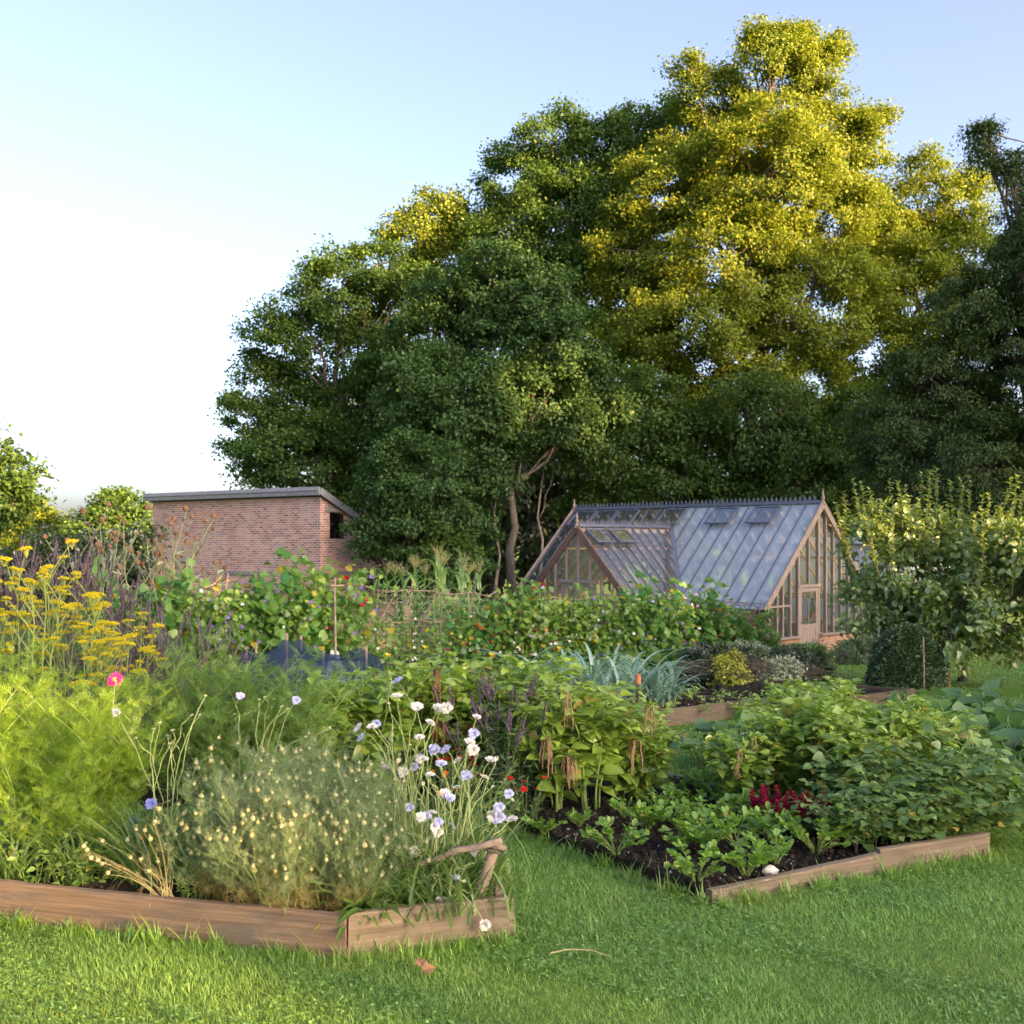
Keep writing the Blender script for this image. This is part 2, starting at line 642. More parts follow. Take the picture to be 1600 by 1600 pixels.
b = MB()
th_ = 0.22
# front wall, with two low doorways under a stone band
b.box((SL / 2, th_ / 2, (2.86 + SH - 0.3) / 2), (SL, th_, SH - 0.3 - 2.86))
for x0, x1 in ((0, SL),):
    b.box(((x0 + x1) / 2, th_ / 2, 2.68), (x1 - x0, th_, 0.36 - 0.002))
b.box((SL / 2, th_ / 2, 1.05), (SL, th_, 2.9))
# gable wall on the right, built round the window opening
wy0, wy1, wz0, wz1 = 0.42, 1.13, 4.06, 4.94


def wallpoly(b, pts, x0, x1):
    n = len(pts)
    V = [(x0, y, z) for y, z in pts] + [(x1, y, z) for y, z in pts]
    T = [[0, k + 1, k] for k in range(1, n - 1)] + [[n, n + k, n + k + 1] for k in range(1, n - 1)]
    for k in range(n):
        k2 = (k + 1) % n
        T += [[k, k2, n + k2], [k, n + k2, n + k]]
    b.add(V, T)


X0, X1 = SL - th_, SL
wallpoly(b, [(th_, 2.86), (wy0, 2.86), (wy0, shz(wy0)), (th_, shz(th_))], X0, X1)
wallpoly(b, [(wy0, 2.86), (wy1, 2.86), (wy1, wz0), (wy0, wz0)], X0, X1)
wallpoly(b, [(wy0, wz1), (wy1, wz1), (wy1, shz(wy1)), (wy0, shz(wy0))], X0, X1)
wallpoly(b, [(wy1, 2.86), (SW, 2.86), (SW, shz(SW)), (wy1, shz(wy1))], X0, X1)
wallpoly(b, [(th_, -0.4), (0.55, -0.4), (0.55, 2.86), (th_, 2.86)], X0, X1)
wallpoly(b, [(0.55, 2.5), (SW, 2.5), (SW, 2.86), (0.55, 2.86)], X0, X1)
wallpoly(b, [(0.55, -0.4), (SW, -0.4), (SW, 2.5), (0.55, 2.5)], X0, X1)
wallpoly(b, [(th_, -0.4), (SW, -0.4), (SW, shz(SW)), (th_, shz(th_))], 0, th_)
b.box((SL / 2, SW - th_ / 2, (shz(SW) - 0.4) / 2), (SL - 2 * th_ - 0.002, th_, shz(SW) + 0.4))
b.build('wall', M['brick'], shed, uv=True)
r = MB()
sl = math.atan(0.48)
ax = np.array([[1, 0, 0], [0, math.cos(sl), -math.sin(sl)], [0, math.sin(sl), math.cos(sl)]])
rc = np.array([SL / 2, (SW - 0.05) / 2, shz((SW - 0.05) / 2) + 0.13])
r.box(rc, (SL + 0.36, (SW + 0.5) / math.cos(sl), 0.15), axes=ax, bev=0.015)
rf = r.build('roof', M['fascia'], shed)
r = MB()
r.box((SL / 2, -0.245, SH - 0.135), (SL + 0.44, 0.05, 0.24), bev=0.008)
for k in range(46):
    r.box((-0.1 + k * 0.2, -0.274, SH - 0.14), (0.012, 0.008, 0.21))
r.bar((SL + 0.2, -0.22, SH - 0.10), (SL + 0.2, SW, SH - 0.10 - 0.48 * (SW + 0.22)), 0.04, 0.22, bev=0.006)
r.build('fascia', M['fascia'], rf)
w = MB()
w.box((SL + 0.012, (wy0 + wy1) / 2 + 0.05, wz1 + 0.09), (0.07, 1.25, 0.19), bev=0.008)
w.build('lintel', M['concrete'], shed)
w = MB()
w.box((SL + 0.01, 1.15, 2.89), (0.08, 1.9, 0.14), bev=0.01)
w.build('stone_band', M['concrete'], shed)
w = MB()
w.box((5.4, -0.01, 2.89), (2.6, 0.08, 0.14), bev=0.01)
w.build('stone_band', M['concrete'], shed)
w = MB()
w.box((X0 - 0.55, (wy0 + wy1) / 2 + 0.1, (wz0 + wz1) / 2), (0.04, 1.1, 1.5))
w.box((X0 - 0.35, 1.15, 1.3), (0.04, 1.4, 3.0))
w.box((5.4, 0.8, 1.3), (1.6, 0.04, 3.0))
w.build('dark_backing', M['dark'], shed)  # near-black sheets standing in for the unlit inside of the shed
w = MB()
w.box((SL - 0.12, (wy0 + wy1) / 2, wz0 + 0.03), (0.16, wy1 - wy0, 0.05))
for yy in (wy0 + 0.025, wy1 - 0.025):
    w.box((SL - 0.12, yy, (wz0 + wz1) / 2 + 0.02), (0.07, 0.05, wz1 - wz0 - 0.06))
w.build('window', M['dark'], shed)

# ------------------------------------------------------------------ greenhouse
GX, GY = np.array([0.678, -0.735, 0]), np.array([0.735, 0.678, 0])
LG, WG, EAVE, K = 10.0, 5.54, 1.57, 1.018
RID = EAVE + K * WG / 2
A0 = np.array([6.98, 29.2, -1.70])
o = A0 - GX * LG
gh = thing('greenhouse', 'timber greenhouse on a brick plinth with glass porch and spiked ridge', 'greenhouse', tuple(o), math.atan2(-0.735, 0.678))
XC, PW, PO = LG - 5.04, 2.1, 2.24
PR = EAVE + K * PW
# brick plinth
b = MB()
ph = 0.55
t_ = 0.20
b.box((XC / 2 - PW / 2, t_ / 2, -0.15), (XC - PW, t_, 2 * ph + 0.3))
b.box(((LG + XC + PW) / 2, t_ / 2, -0.15), (LG - XC - PW, t_, 2 * ph + 0.3))
for y0, y1 in ((t_, 1.60), (2.62, WG - t_)):
    b.box((LG - t_ / 2, (y0 + y1) / 2, -0.15), (t_, y1 - y0, 2 * ph + 0.3))
b.box((t_ / 2, WG / 2, -0.15), (t_, WG - 2 * t_, 2 * ph + 0.3))
b.box((LG / 2, WG - t_ / 2, -0.15), (LG, t_, 2 * ph + 0.3))
for sx in (-1, 1):
    b.box((XC + sx * (PW - t_ / 2), -PO / 2 + t_ / 2, -0.15), (t_, PO - t_, 2 * ph + 0.3))
    b.box((XC + sx * (PW / 2 + 0.3), -PO + t_ / 2, -0.15), (PW - 0.6, t_, 2 * ph + 0.3))
b.build('brick_plinth', M['brick2'], gh, uv=True)
s_ = MB()
zs = ph - 0.15 + 0.15 + 0.03
zs = ph + 0.03
s_.box((LG - 0.08, 0.80, zs), (0.34, 1.62, 0.055), bev=0.008)
s_.box((LG - 0.08, (2.62 + WG) / 2, zs), (0.34, WG - 2.62, 0.055), bev=0.008)
s_.box(((LG + XC + PW) / 2 - 0.1, 0.06, zs), (LG - XC - PW - 0.4, 0.30, 0.055), bev=0.008)
s_.box(((XC - PW) / 2, 0.06, zs), (XC - PW, 0.30, 0.055), bev=0.008)
s_.box((LG / 2, WG - 0.06, zs), (LG - 0.4, 0.3, 0.055), bev=0.008)
s_.build('sill', M['cedar'], gh)


def gable_h(y):
    return EAVE + K * min(y, WG - y) - 0.06


# right gable: mullions, door frame, rails
f = MB()
for y in (0.06, WG - 0.06):
    f.box((LG - 0.06, y, (ph + 0.06 + EAVE) / 2), (0.11, 0.11, EAVE - ph - 0.06), bev=0.006)
for y in (0.5, 0.78, 1.16, 1.57, 2.62, 3.02, 3.42, 3.84, 4.26, 4.68, 5.1):
    z0 = ph + 0.06 if (y < 1.56 or y > 2.63) else 0.0
    wd = 0.09 if y in (1.57, 2.62) else 0.055
    f.box((LG - 0.06, y, (z0 + gable_h(y)) / 2), (0.09, wd, gable_h(y) - z0))
f.box((LG - 0.06, 2.1, (1.99 + gable_h(2.1)) / 2 + 0.04), (0.08, 0.05, gable_h(2.1) - 2.07))
f.box((LG - 0.055, 2.095, 2.01), (0.12, 1.16, 0.08), bev=0.006)
f.box((LG - 0.05, 0.62, 1.48), (0.10, 1.02, 0.05))
f.box((LG - 0.05, 0.13, 1.02), (0.10, 0.045, 0.9))
f.box((LG - 0.05, 4.48, 1.56), (0.10, 1.66, 0.055))
f.build('gable_frame', M['cedar'], gh)
f = MB()
for y0, z0, y1, z1 in ((-0.18, EAVE - 0.19, WG / 2, RID - 0.01), (WG + 0.18, EAVE - 0.19, WG / 2, RID - 0.01)):
    f.bar((LG + 0.03, y0, z0), (LG + 0.03, y1, z1), 0.045, 0.17, up=(0, 0, 1))
f.build('bargeboard', M['cedar'], gh)
f = MB()
V = [(LG - 0.06, 0.1, ph), (LG - 0.06, 1.56, ph), (LG - 0.06, 1.56, 0.02), (LG - 0.06, 2.62, 0.02)]
gl = MB()
gl.add([(LG - 0.07, 0.1, ph), (LG - 0.07, 1.56, ph), (LG - 0.07, 1.56, gable_h(1.56)), (LG - 0.07, 0.1, gable_h(0.1))], tri_fan(4))
gl.add([(LG - 0.07, 1.58, 2.04), (LG - 0.07, 2.60, 2.04), (LG - 0.07, 2.60, gable_h(2.60)), (LG - 0.07, 1.58, gable_h(1.58))], tri_fan(4))
gl.add([(LG - 0.07, 2.63, ph), (LG - 0.07, WG - 0.1, ph), (LG - 0.07, WG - 0.1, gable_h(WG - 0.1)), (LG - 0.07, 2.77, gable_h(2.77)), (LG - 0.07, 2.63, gable_h(2.63))], tri_fan(5))
gl.build('gable_glass', M['glass_wall'], gh)


def door(parent, name, cx, cy, w_, h_, ax_x, mat, hinge=1):
    """ledged door: boarded lower half, gothic arched glazing above"""
    d = bpy.data.objects.new(name, None)
    COL.objects.link(d)
    d.parent = parent
    d.location = (cx, cy, 0)
    d.rotation_euler = (0, 0, ax_x)
    m = MB()
    for sx in (-1, 1):
        m.box((sx * (w_ / 2 - 0.055), 0, h_ / 2), (0.11, 0.05, h_ - 0.01))
    for z, hh in ((0.09, 0.16), (0.86, 0.11), (h_ - 0.06, 0.11)):
        m.box((0, 0, z), (w_ - 0.22, 0.046, hh))
    n = 7
    for k in range(n):
        bw = (w_ - 0.22) / n
        m.box((-(w_ - 0.22) / 2 + bw * (k + 0.5), 0.004, 0.49), (bw - 0.008, 0.03, 0.64))
    iw = (w_ - 0.22) / 2
    for k in (-1, 0, 1):
        m.box((k * iw * 0.667 / 1.0 if k else 0, 0, 1.2), (0.022, 0.03, 0.58)) if k == 0 else None
    for c in (-iw / 2, iw / 2):
        a = iw
        for sg in (-1, 1):
            P = [(c - sg * a / 2 + sg * a * math.cos(t), 0, 1.42 + a * math.sin(t)) for t in np.linspace(0, R(62), 7)]
            m.tube(P, 0.013, 5)
    m.build('door_frame', mat, d)
    q = MB().add([(-w_ / 2 + 0.1, 0.0, 0.9), (w_ / 2 - 0.1, 0.0, 0.9), (w_ / 2 - 0.1, 0, h_ - 0.1), (-w_ / 2 + 0.1, 0, h_ - 0.1)], tri_fan(4))
    q.build('door_glass', M['glass_wall'], d)
    q = MB()
    q.tube([(hinge * (w_ / 2 - 0.05), -0.03, 0.98), (hinge * (w_ / 2 - 0.05), -0.075, 0.98), (hinge * (w_ / 2 - 0.14), -0.075, 0.98)], 0.011, 6)
    q.build('handle', M['castiron'], d)
    return d


door(gh, 'door', LG - 0.05, 2.095, 0.96, 1.96, R(90), M['cedar'], -1)

# long front wall and the back wall: posts, eave plate, panes
f = MB()
nb = 20
sp = LG / nb
for k in range(nb + 1):
    x = min(max(k * sp, 0.05), LG - 0.12)
    if abs(x - XC) > PW - 0.02 and k < nb:
        f.box((x, 0.05, (ph + 0.06 + EAVE) / 2 - 0.02), (0.06, 0.08, EAVE - ph - 0.1))
    f.box((x, WG - 0.05, (ph + 0.06 + EAVE) / 2 - 0.02), (0.06, 0.08, EAVE - ph - 0.1))
for x0, x1 in ((0, XC - PW), (XC + PW, LG - 0.12)):
    f.box(((x0 + x1) / 2, 0.05, EAVE - 0.03), (x1 - x0, 0.12, 0.10))
    f.box(((x0 + x1) / 2, 0.045, 1.16), (x1 - x0, 0.05, 0.04))
f.box((LG / 2, WG - 0.05, EAVE - 0.03), (LG - 0.24, 0.12, 0.16))
f.build('wall_frame', M['cedar'], gh)
gl = MB()
for x0, x1 in ((0.05, XC - PW), (XC + PW, LG - 0.1)):
    gl.add([(x0, 0.07, ph), (x1, 0.07, ph), (x1, 0.07, EAVE - 0.05), (x0, 0.07, EAVE - 0.05)], tri_fan(4))
gl.add([(0.1, WG - 0.07, ph), (LG - 0.1, WG - 0.07, ph), (LG - 0.1, WG - 0.07, EAVE), (0.1, WG - 0.07, EAVE)], tri_fan(4))
gl.add([(0.05, 0.1, ph), (0.05, WG - 0.1, ph), (0.05, WG - 0.1, EAVE), (0.05, WG / 2, RID - 0.1), (0.05, 0.1, EAVE)], tri_fan(5))
gl.build('wall_glass', M['glass_wall'], gh)
f = MB()
for y in np.arange(0.46, WG, 0.46):
    f.box((0.05, y, (ph + gable_h(y)) / 2), (0.07, 0.05, gable_h(y) - ph))
for y0 in (-0.18, WG + 0.18):
    f.bar((-0.03, y0, EAVE - 0.19), (-0.03, WG / 2, RID - 0.01), 0.045, 0.17)
f.build('far_gable_frame', M['cedar'], gh)

# roof: rafters below the glass, metal caps above it
FN = nrm(np.array([0, -K, 1.0]))     # front slope normal
BN = nrm(np.array([0, K, 1.0]))


def front(x, s, lift=0.0):
    return np.array([x, s, EAVE + K * s]) + FN * lift


def back(x, s, lift=0.0):
    return np.array([x, WG - s, EAVE + K * s]) + BN * lift


raf, cap = MB(), MB()
S0 = -0.15
for k in range(nb + 1):
    x = k * sp if 0 < k < nb else (0.02 if k == 0 else LG - 0.02)
    d = abs(x - XC)
    s0 = S0 if d >= PW else max(PW - d, 0) + 0.02
    raf.bar(front(x, s0, -0.06), front(x, WG / 2, -0.06), 0.042, 0.10, up=FN)
    cap.bar(front(x, s0, 0.012), front(x, WG / 2, 0.012), 0.034 if k not in (0, nb) else 0.07, 0.020, up=FN)
    raf.bar(back(x, S0, -0.06), back(x, WG / 2, -0.06), 0.042, 0.10, up=BN)
    cap.bar(back(x, S0, 0.012), back(x, WG / 2, 0.012), 0.034, 0.020, up=BN)
for x0, x1 in ((0, XC - PW), (XC + PW, LG)):
    raf.bar(front(x0, 1.15, -0.15), front(x1, 1.15, -0.15), 0.05, 0.06, up=FN)
raf.bar(back(0, 1.3, -0.15), back(LG, 1.3, -0.15), 0.05, 0.08, up=BN)
raf.bar(front(0, 2.25, -0.14), front(LG, 2.25, -0.14), 0.05, 0.06, up=FN)
raf.bar(back(0, 2.25, -0.14), back(LG, 2.25, -0.14), 0.05, 0.06, up=BN)
raf.bar((0, WG / 2, RID - 0.12), (LG, WG / 2, RID - 0.12), 0.05, 0.16)
for x in np.arange(sp * 4, LG, sp * 4):
    raf.bar((x, 0.1, EAVE + 0.02), (x, WG - 0.1, EAVE + 0.02), 0.02, 0.02)
    raf.bar((x, 1.3, EAVE + 1.3 * K - 0.1), (x, WG - 1.3, EAVE + 1.3 * K - 0.1), 0.045, 0.11)
# porch slopes
for sx in (-1, 1):
    PN = nrm(np.array([sx * K, 0, 1.0]))

    def pr(d_, y, lift=0.0):
        return np.array([XC + sx * d_, y, EAVE + K * (PW - d_)]) + PN * lift
    for y in np.arange(-PO, PW - 0.1, 0.40):
        d1 = PW + 0.10 if y < -0.02 else PW - y - 0.02
        raf.bar(pr(0.02, y, -0.06), pr(d1, y, -0.06), 0.042, 0.10, up=PN)
        cap.bar(pr(0.02, y, 0.012), pr(d1, y, 0.012), 0.034 if y > -PO else 0.07, 0.020, up=PN)
    raf.bar(pr(0.55, -PO, -0.14), pr(0.55, 1.4, -0.14), 0.05, 0.06, up=PN)
    cap.bar((XC + sx * PW, 0.0, EAVE + 0.03), (XC, PW, PR + 0.03), 0.16, 0.02)
    raf.bar((XC + sx * PW, 0.0, EAVE - 0.10), (XC, PW, PR - 0.10), 0.06, 0.12)
raf.bar((XC, -PO, PR - 0.1), (XC, PW, PR - 0.1), 0.05, 0.14)
rb = raf.build('rafters', M['pinewood'], gh)
cb = cap.build('glazing_bars', M['cap'], gh)
gl = MB()
gl.add([front(0, S0), front(XC - PW, S0), front(XC - PW, 0), front(XC, PW), front(XC, WG / 2 - 0.02), front(0, WG / 2 - 0.02)][::1], [[0, 1, 2], [0, 2, 5], [2, 3, 5], [3, 4, 5]])
gl.build('roof_glass', M['glass'], gh)
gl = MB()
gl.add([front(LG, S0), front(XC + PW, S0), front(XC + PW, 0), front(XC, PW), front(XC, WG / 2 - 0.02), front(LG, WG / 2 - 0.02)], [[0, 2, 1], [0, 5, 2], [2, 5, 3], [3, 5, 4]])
gl.build('roof_glass', M['glass_sheen'], gh)
gl = MB()
gl.add([back(0, S0), back(LG, S0), back(LG, WG / 2 - 0.02), back(0, WG / 2 - 0.02)], tri_fan(4))
gl.build('roof_glass', M['glass'], gh)
gl = MB()
for sx in (-1, 1):
    gl.add([(XC + sx * (PW + 0.1), -PO, EAVE - 0.1 * K), (XC + sx * (PW + 0.1), 0, EAVE - 0.1 * K), (XC + sx * PW, 0, EAVE), (XC, PW, PR), (XC, -PO, PR)],
           [[0, 1, 2], [0, 2, 4], [2, 3, 4]])
gl.build('porch_roof_glass', M['glass'], gh)
# roof vents near the ridges
def vent(p, xdir, sdir, nrm_, w_, l_):
    v = bpy.data.objects.new('roof_vent', None)
    COL.objects.link(v)
    v.parent = gh
    m = MB()
    p, xdir, sdir = np.array(p), np.array(xdir, float), nrm(sdir)
    up = np.array(nrm_) * 0.055
    for a, bq in (((-.5, 0), (.5, 0)), ((-.5, 1), (.5, 1)), ((-.5, 0), (-.5, 1)), ((.5, 0), (.5, 1))):
        m.bar(p + xdir * a[0] * w_ + sdir * a[1] * l_ + up * (2.4 - 1.4 * a[1]), p + xdir * bq[0] * w_ + sdir * bq[1] * l_ + up * (2.4 - 1.4 * bq[1]), 0.05, 0.045, up=nrm_)
    m.build('vent_frame', M['cap'], v)
    q = MB().add([p - xdir * .5 * w_ + up * 2.4, p + xdir * .5 * w_ + up * 2.4, p + xdir * .5 * w_ + sdir * l_ + up, p - xdir * .5 * w_ + sdir * l_ + up], tri_fan(4))
    q.build('vent_pane', M['glass'], v)
    q = MB()
    q.bar(p + up * 2.2, p - np.array([0, 0, 0.12]) + sdir * 0.15, 0.02, 0.02, up=nrm_)
    q.build('stay', M['castiron'], v)


SD_ = np.array([0, 1, K])
for k in (1, 3, 5, 9, 13, 16):
    vent(front(min(k * sp + sp / 2, LG - .5), WG / 2 - 0.62), (1, 0, 0), SD_, FN, sp * 1.75, 0.74)
for y in (-1.85, -0.85):
    PN = nrm(np.array([K, 0, 1.0]))
    vent(np.array([XC + 0.52, y + 0.2, EAVE + K * (PW - 0.52)]), (0, 1, 0), (-1, 0, K), PN, 0.74, 0.58)


def cresting(p0, p1, step):
    m = MB()
    p0, p1 = np.array(p0, float), np.array(p1, float)
    L = np.linalg.norm(p1 - p0)
    d = (p1 - p0) / L
    m.bar(p0 + [0, 0, 0.03], p1 + np.array([0, 0, 0.03]), 0.13, 0.05)
    m.bar(p0 + [0, 0, 0.075], p1 + np.array([0, 0, 0.075]), 0.03, 0.045)
    for k in range(int(L / step)):
        c = p0 + d * (k + 0.5) * step + np.array([0, 0, 0.09])
        m.add([c - d * 0.012, c + d * 0.012, c + d * 0.05 + [0, 0, 0.085], c + d * 0.02 + [0, 0, 0.085], c + [0, 0, 0.16], c - d * 0.02 + [0, 0, 0.085], c - d * 0.05 + [0, 0, 0.085]],
              [[0, 1, 3], [0, 3, 5], [1, 2, 3], [0, 5, 6], [5, 3, 4]])
        m.bar(c - d * 0.06 + [0, 0, 0.03], c + d * 0.06 + np.array([0, 0, 0.03]), 0.014, 0.014)
        m.box(c + [0, 0, 0.06], (0.02, 0.02, 0.13), rz=0.7)
    return m


cresting((0.05, WG / 2, RID), (LG - 0.05, WG / 2, RID), 0.163).build('ridge_cresting', M['cap'], gh)
cresting((XC, -PO + 0.05, PR), (XC, PW - 0.05, PR), 0.15).build('porch_cresting', M['cap'], gh)


def finial(x, y, z):
    m = MB()
    prof = [(0.0, 0.05), (0.12, 0.05), (0.14, 0.075), (0.2, 0.075), (0.22, 0.045), (0.30, 0.04), (0.34, 0.06), (0.38, 0.035), (0.48, 0.028), (0.60, 0.006)]
    m.tube([(x, y, z - 0.12 + h) for h, r_ in prof], [r_ for h, r_ in prof], 8)
    m.build('finial', M['cedar'], gh)


finial(LG + 0.02, WG / 2, RID - 0.05)
finial(XC, -PO - 0.02, PR - 0.05)
finial(0, WG / 2, RID - 0.05)
# porch front gable
f, fd = MB(), MB()
for sx in (-1, 1):
    fd.bar((XC + sx * (PW + 0.25), -PO - 0.05, EAVE - 0.25 * K - 0.06), (XC, -PO - 0.05, PR - 0.03), 0.05, 0.19)
fd.build('porch_bargeboard', M['cedar_dark'], gh)
for k in range(-4, 5):
    x = XC + k * 0.47
    top = EAVE + K * (PW - abs(k) * 0.47) - 0.08
    z0 = 2.14 if abs(k) < 2 else ph + 0.05
    f.box((x, -PO + 0.03, (z0 + top) / 2), (0.06, 0.07, top - z0))
f.box((XC - 0.62, -PO + 0.03, 1.05), (0.08, 0.09, 2.1))
f.box((XC + 0.62, -PO + 0.03, 1.05), (0.08, 0.09, 2.1))
f.box((XC, -PO, 2.11), (1.5, 0.13, 0.09))
for sx in (-1, 1):
    f.box((XC + sx * (PW / 2 + 0.3), -PO + 0.03, 1.75), (PW - 0.75, 0.06, 0.05))
    f.box((XC + sx * (PW / 2 + 0.3), -PO + 0.02, ph + 0.03), (PW - 0.6, 0.25, 0.055))
    for kx in (0.86, 1.2):
        for sg in (-1, 1):
            P = [(XC + sx * kx - sg * 0.13 + sg * 0.26 * math.cos(t), -PO + 0.03, 1.42 + 0.26 * math.sin(t)) for t in np.linspace(0, R(60), 6)]
            f.tube(P, 0.014, 5)
f.build('porch_frame', M['cedar'], gh)
for sx in (-1, 1):
    door(gh, 'porch_door', XC + sx * 0.285, -PO + 0.03, 0.56, 2.06, 0.0, M['cedar'], -sx)
gl = MB()
gl.add([(XC - PW + .1, -PO + .05, ph), (XC - .62, -PO + .05, ph), (XC - .62, -PO + .05, 2.1), (XC - PW + .1, -PO + .05, EAVE)], tri_fan(4))
gl.add([(XC + PW - .1, -PO + .05, ph), (XC + .62, -PO + .05, ph), (XC + .62, -PO + .05, 2.1), (XC + PW - .1, -PO + .05, EAVE)], tri_fan(4))
gl.add([(XC - PW + 0.5, -PO + .05, 2.12), (XC + PW - 0.5, -PO + .05, 2.12), (XC, -PO + .05, PR - 0.1)], tri_fan(3))
gl.build('porch_glass', M['glass_wall'], gh)
# gutter and downpipe
for x0, x1 in ((-0.1, XC - PW), (XC + PW, LG + 0.12)):
    m = MB()
    a = np.linspace(math.pi, 2 * math.pi, 7)
    V = [(x, -0.2 + 0.06 * math.cos(t), EAVE - 0.15 + 0.06 * math.sin(t)) for x in (x0, x1) for t in a]
    m.quads(V, [[k, k + 1, 8 + k, 7 + k] for k in range(6)])
    m.bar((x0, -0.262, EAVE - 0.15), (x1, -0.262, EAVE - 0.15), 0.02, 0.025)
    m.build('gutter', M['castiron'], gh)
m = MB()
m.tube([(LG + 0.05, -0.2, EAVE - 0.2), (LG + 0.05, -0.2, EAVE - 0.32), (LG + 0.08, -0.1, EAVE - 0.45), (LG + 0.1, 0.02, EAVE - 0.55), (LG + 0.1, 0.03, EAVE - 0.7), (LG + 0.1, 0.03, -0.2)], 0.038, 8)
m.box((LG + 0.1, 0.03, 0.75), (0.1, 0.1, 0.05))
m.box((LG + 0.1, 0.03, 0.1), (0.1, 0.1, 0.05))
m.build('downpipe', M['castiron'], gh)

# white boarded outbuilding right behind the greenhouse
wb = thing('white_outbuilding', 'low white boarded building standing close behind the greenhouse', 'outbuilding', tuple(A0 + GY * (WG + 1.0) - GX * 4.2), math.atan2(-0.735, 0.678))
m = MB()
for k in range(19):
    m.box((2.4, 0.02 + 0.012 * (k % 2), -0.2 + 0.19 * k), (4.8, 0.03, 0.186))
    m.box((4.79 + 0.012 * (k % 2), 1.6, -0.2 + 0.19 * k), (0.03, 3.1, 0.186))
m.box((0.02, 1.6, 1.5), (0.04, 3.1, 3.6))
m.box((2.4, 3.2, 1.5), (4.8, 0.04, 3.6))
m.build('wall', M['white_board'], wb)
m = MB()
m.box((2.4, 1.6, 3.36), (5.1, 3.6, 0.09), bev=0.01)
m.box((2.4, -0.2, 3.30), (5.1, 0.03, 0.18))
m.build('roof', M['white_board'], wb)

# ------------------------------------------------------------------ trees
def crown_mesh(lobes, leaf, clump, per, cover, r, droop=0.35, flat=0.6, wide=1.0, tmpl=None, dense=1.0):
    """leaf sprays spread through lobes (x,y,z,rx,ry,rz): clumps on and under each lobe's skin"""
    L = np.array(lobes, float)
    C, RR, OUT = [], [], []
    for q in L:
        rm = (q[3] * q[4] * q[5]) ** (1 / 3)
        n = max(8, int(9 * rm * rm / (clump * clump) * cover))
        d = rand_dirs(n, r, 0.25)
        fr = 1.02 - 0.55 * r.random(n) ** 1.6
        fr *= 1 + 0.2 * np.sin(d[:, 0] * 5 + q[0]) * np.cos(d[:, 2] * 6 + q[1]) + 0.14 * (r.random(n) ** 4)
        p = q[:3] + d * fr[:, None] * q[3:6]
        # drop clumps buried in a neighbouring lobe
        keep = np.ones(n, bool)
        for o_ in L:
            if o_ is not q:
                u = (p - o_[:3]) / o_[3:6]
                keep &= ~((np.sum(u * u, 1) < 0.45) & (r.random(n) < 0.75))
        C.append(p[keep])
        OUT.append(d[keep])
    C, OUT = np.vstack(C), np.vstack(OUT)
    n = len(C)
    cs = clump * r.uniform(0.65, 1.3, n)
    per = int(per * 1.7 * dense)
    k = np.repeat(np.arange(n), per)
    m = len(k)
    g_ = np.clip(r.normal(size=(m, 3)) * 0.46, -.95, .95)
    g_[:, 2] *= flat
    # sprays stretch outward and hang at their ends
    along = r.random(m) ** 1.2
    hor = OUT[k].copy()
    hor[:, 2] *= 0.4
    P = C[k] + g_ * cs[k][:, None] + hor * (along * cs[k] * 0.7)[:, None]
    P[:, 2] -= along ** 2 * cs[k] * droop
    D = OUT[k] * 0.6 + r.normal(size=(m, 3)) * 0.65
    D[:, 2] -= droop
    N = OUT[k] * 0.65 + r.normal(size=(m, 3)) * 0.32
    N[:, 2] += 0.75
    mb = MB()
    mb.leaves(tmpl or shape_rhomb(0.36), P, D, N, leaf * r.uniform(0.65, 1.3, m), wide)
    return mb, C


def limb(a, b, r, n=7, sag=0.0, wob=0.06):
    a, b = np.array(a, float), np.array(b, float)
    L = np.linalg.norm(b - a)
    t = np.linspace(0, 1, n)[:, None]
    P = a + (b - a) * t
    P[:, 2] += np.sin(t[:, 0] * math.pi) * sag * L
    P[1:-1] += r.normal(size=(n - 2, 3)) * wob * L * 0.5
    return P


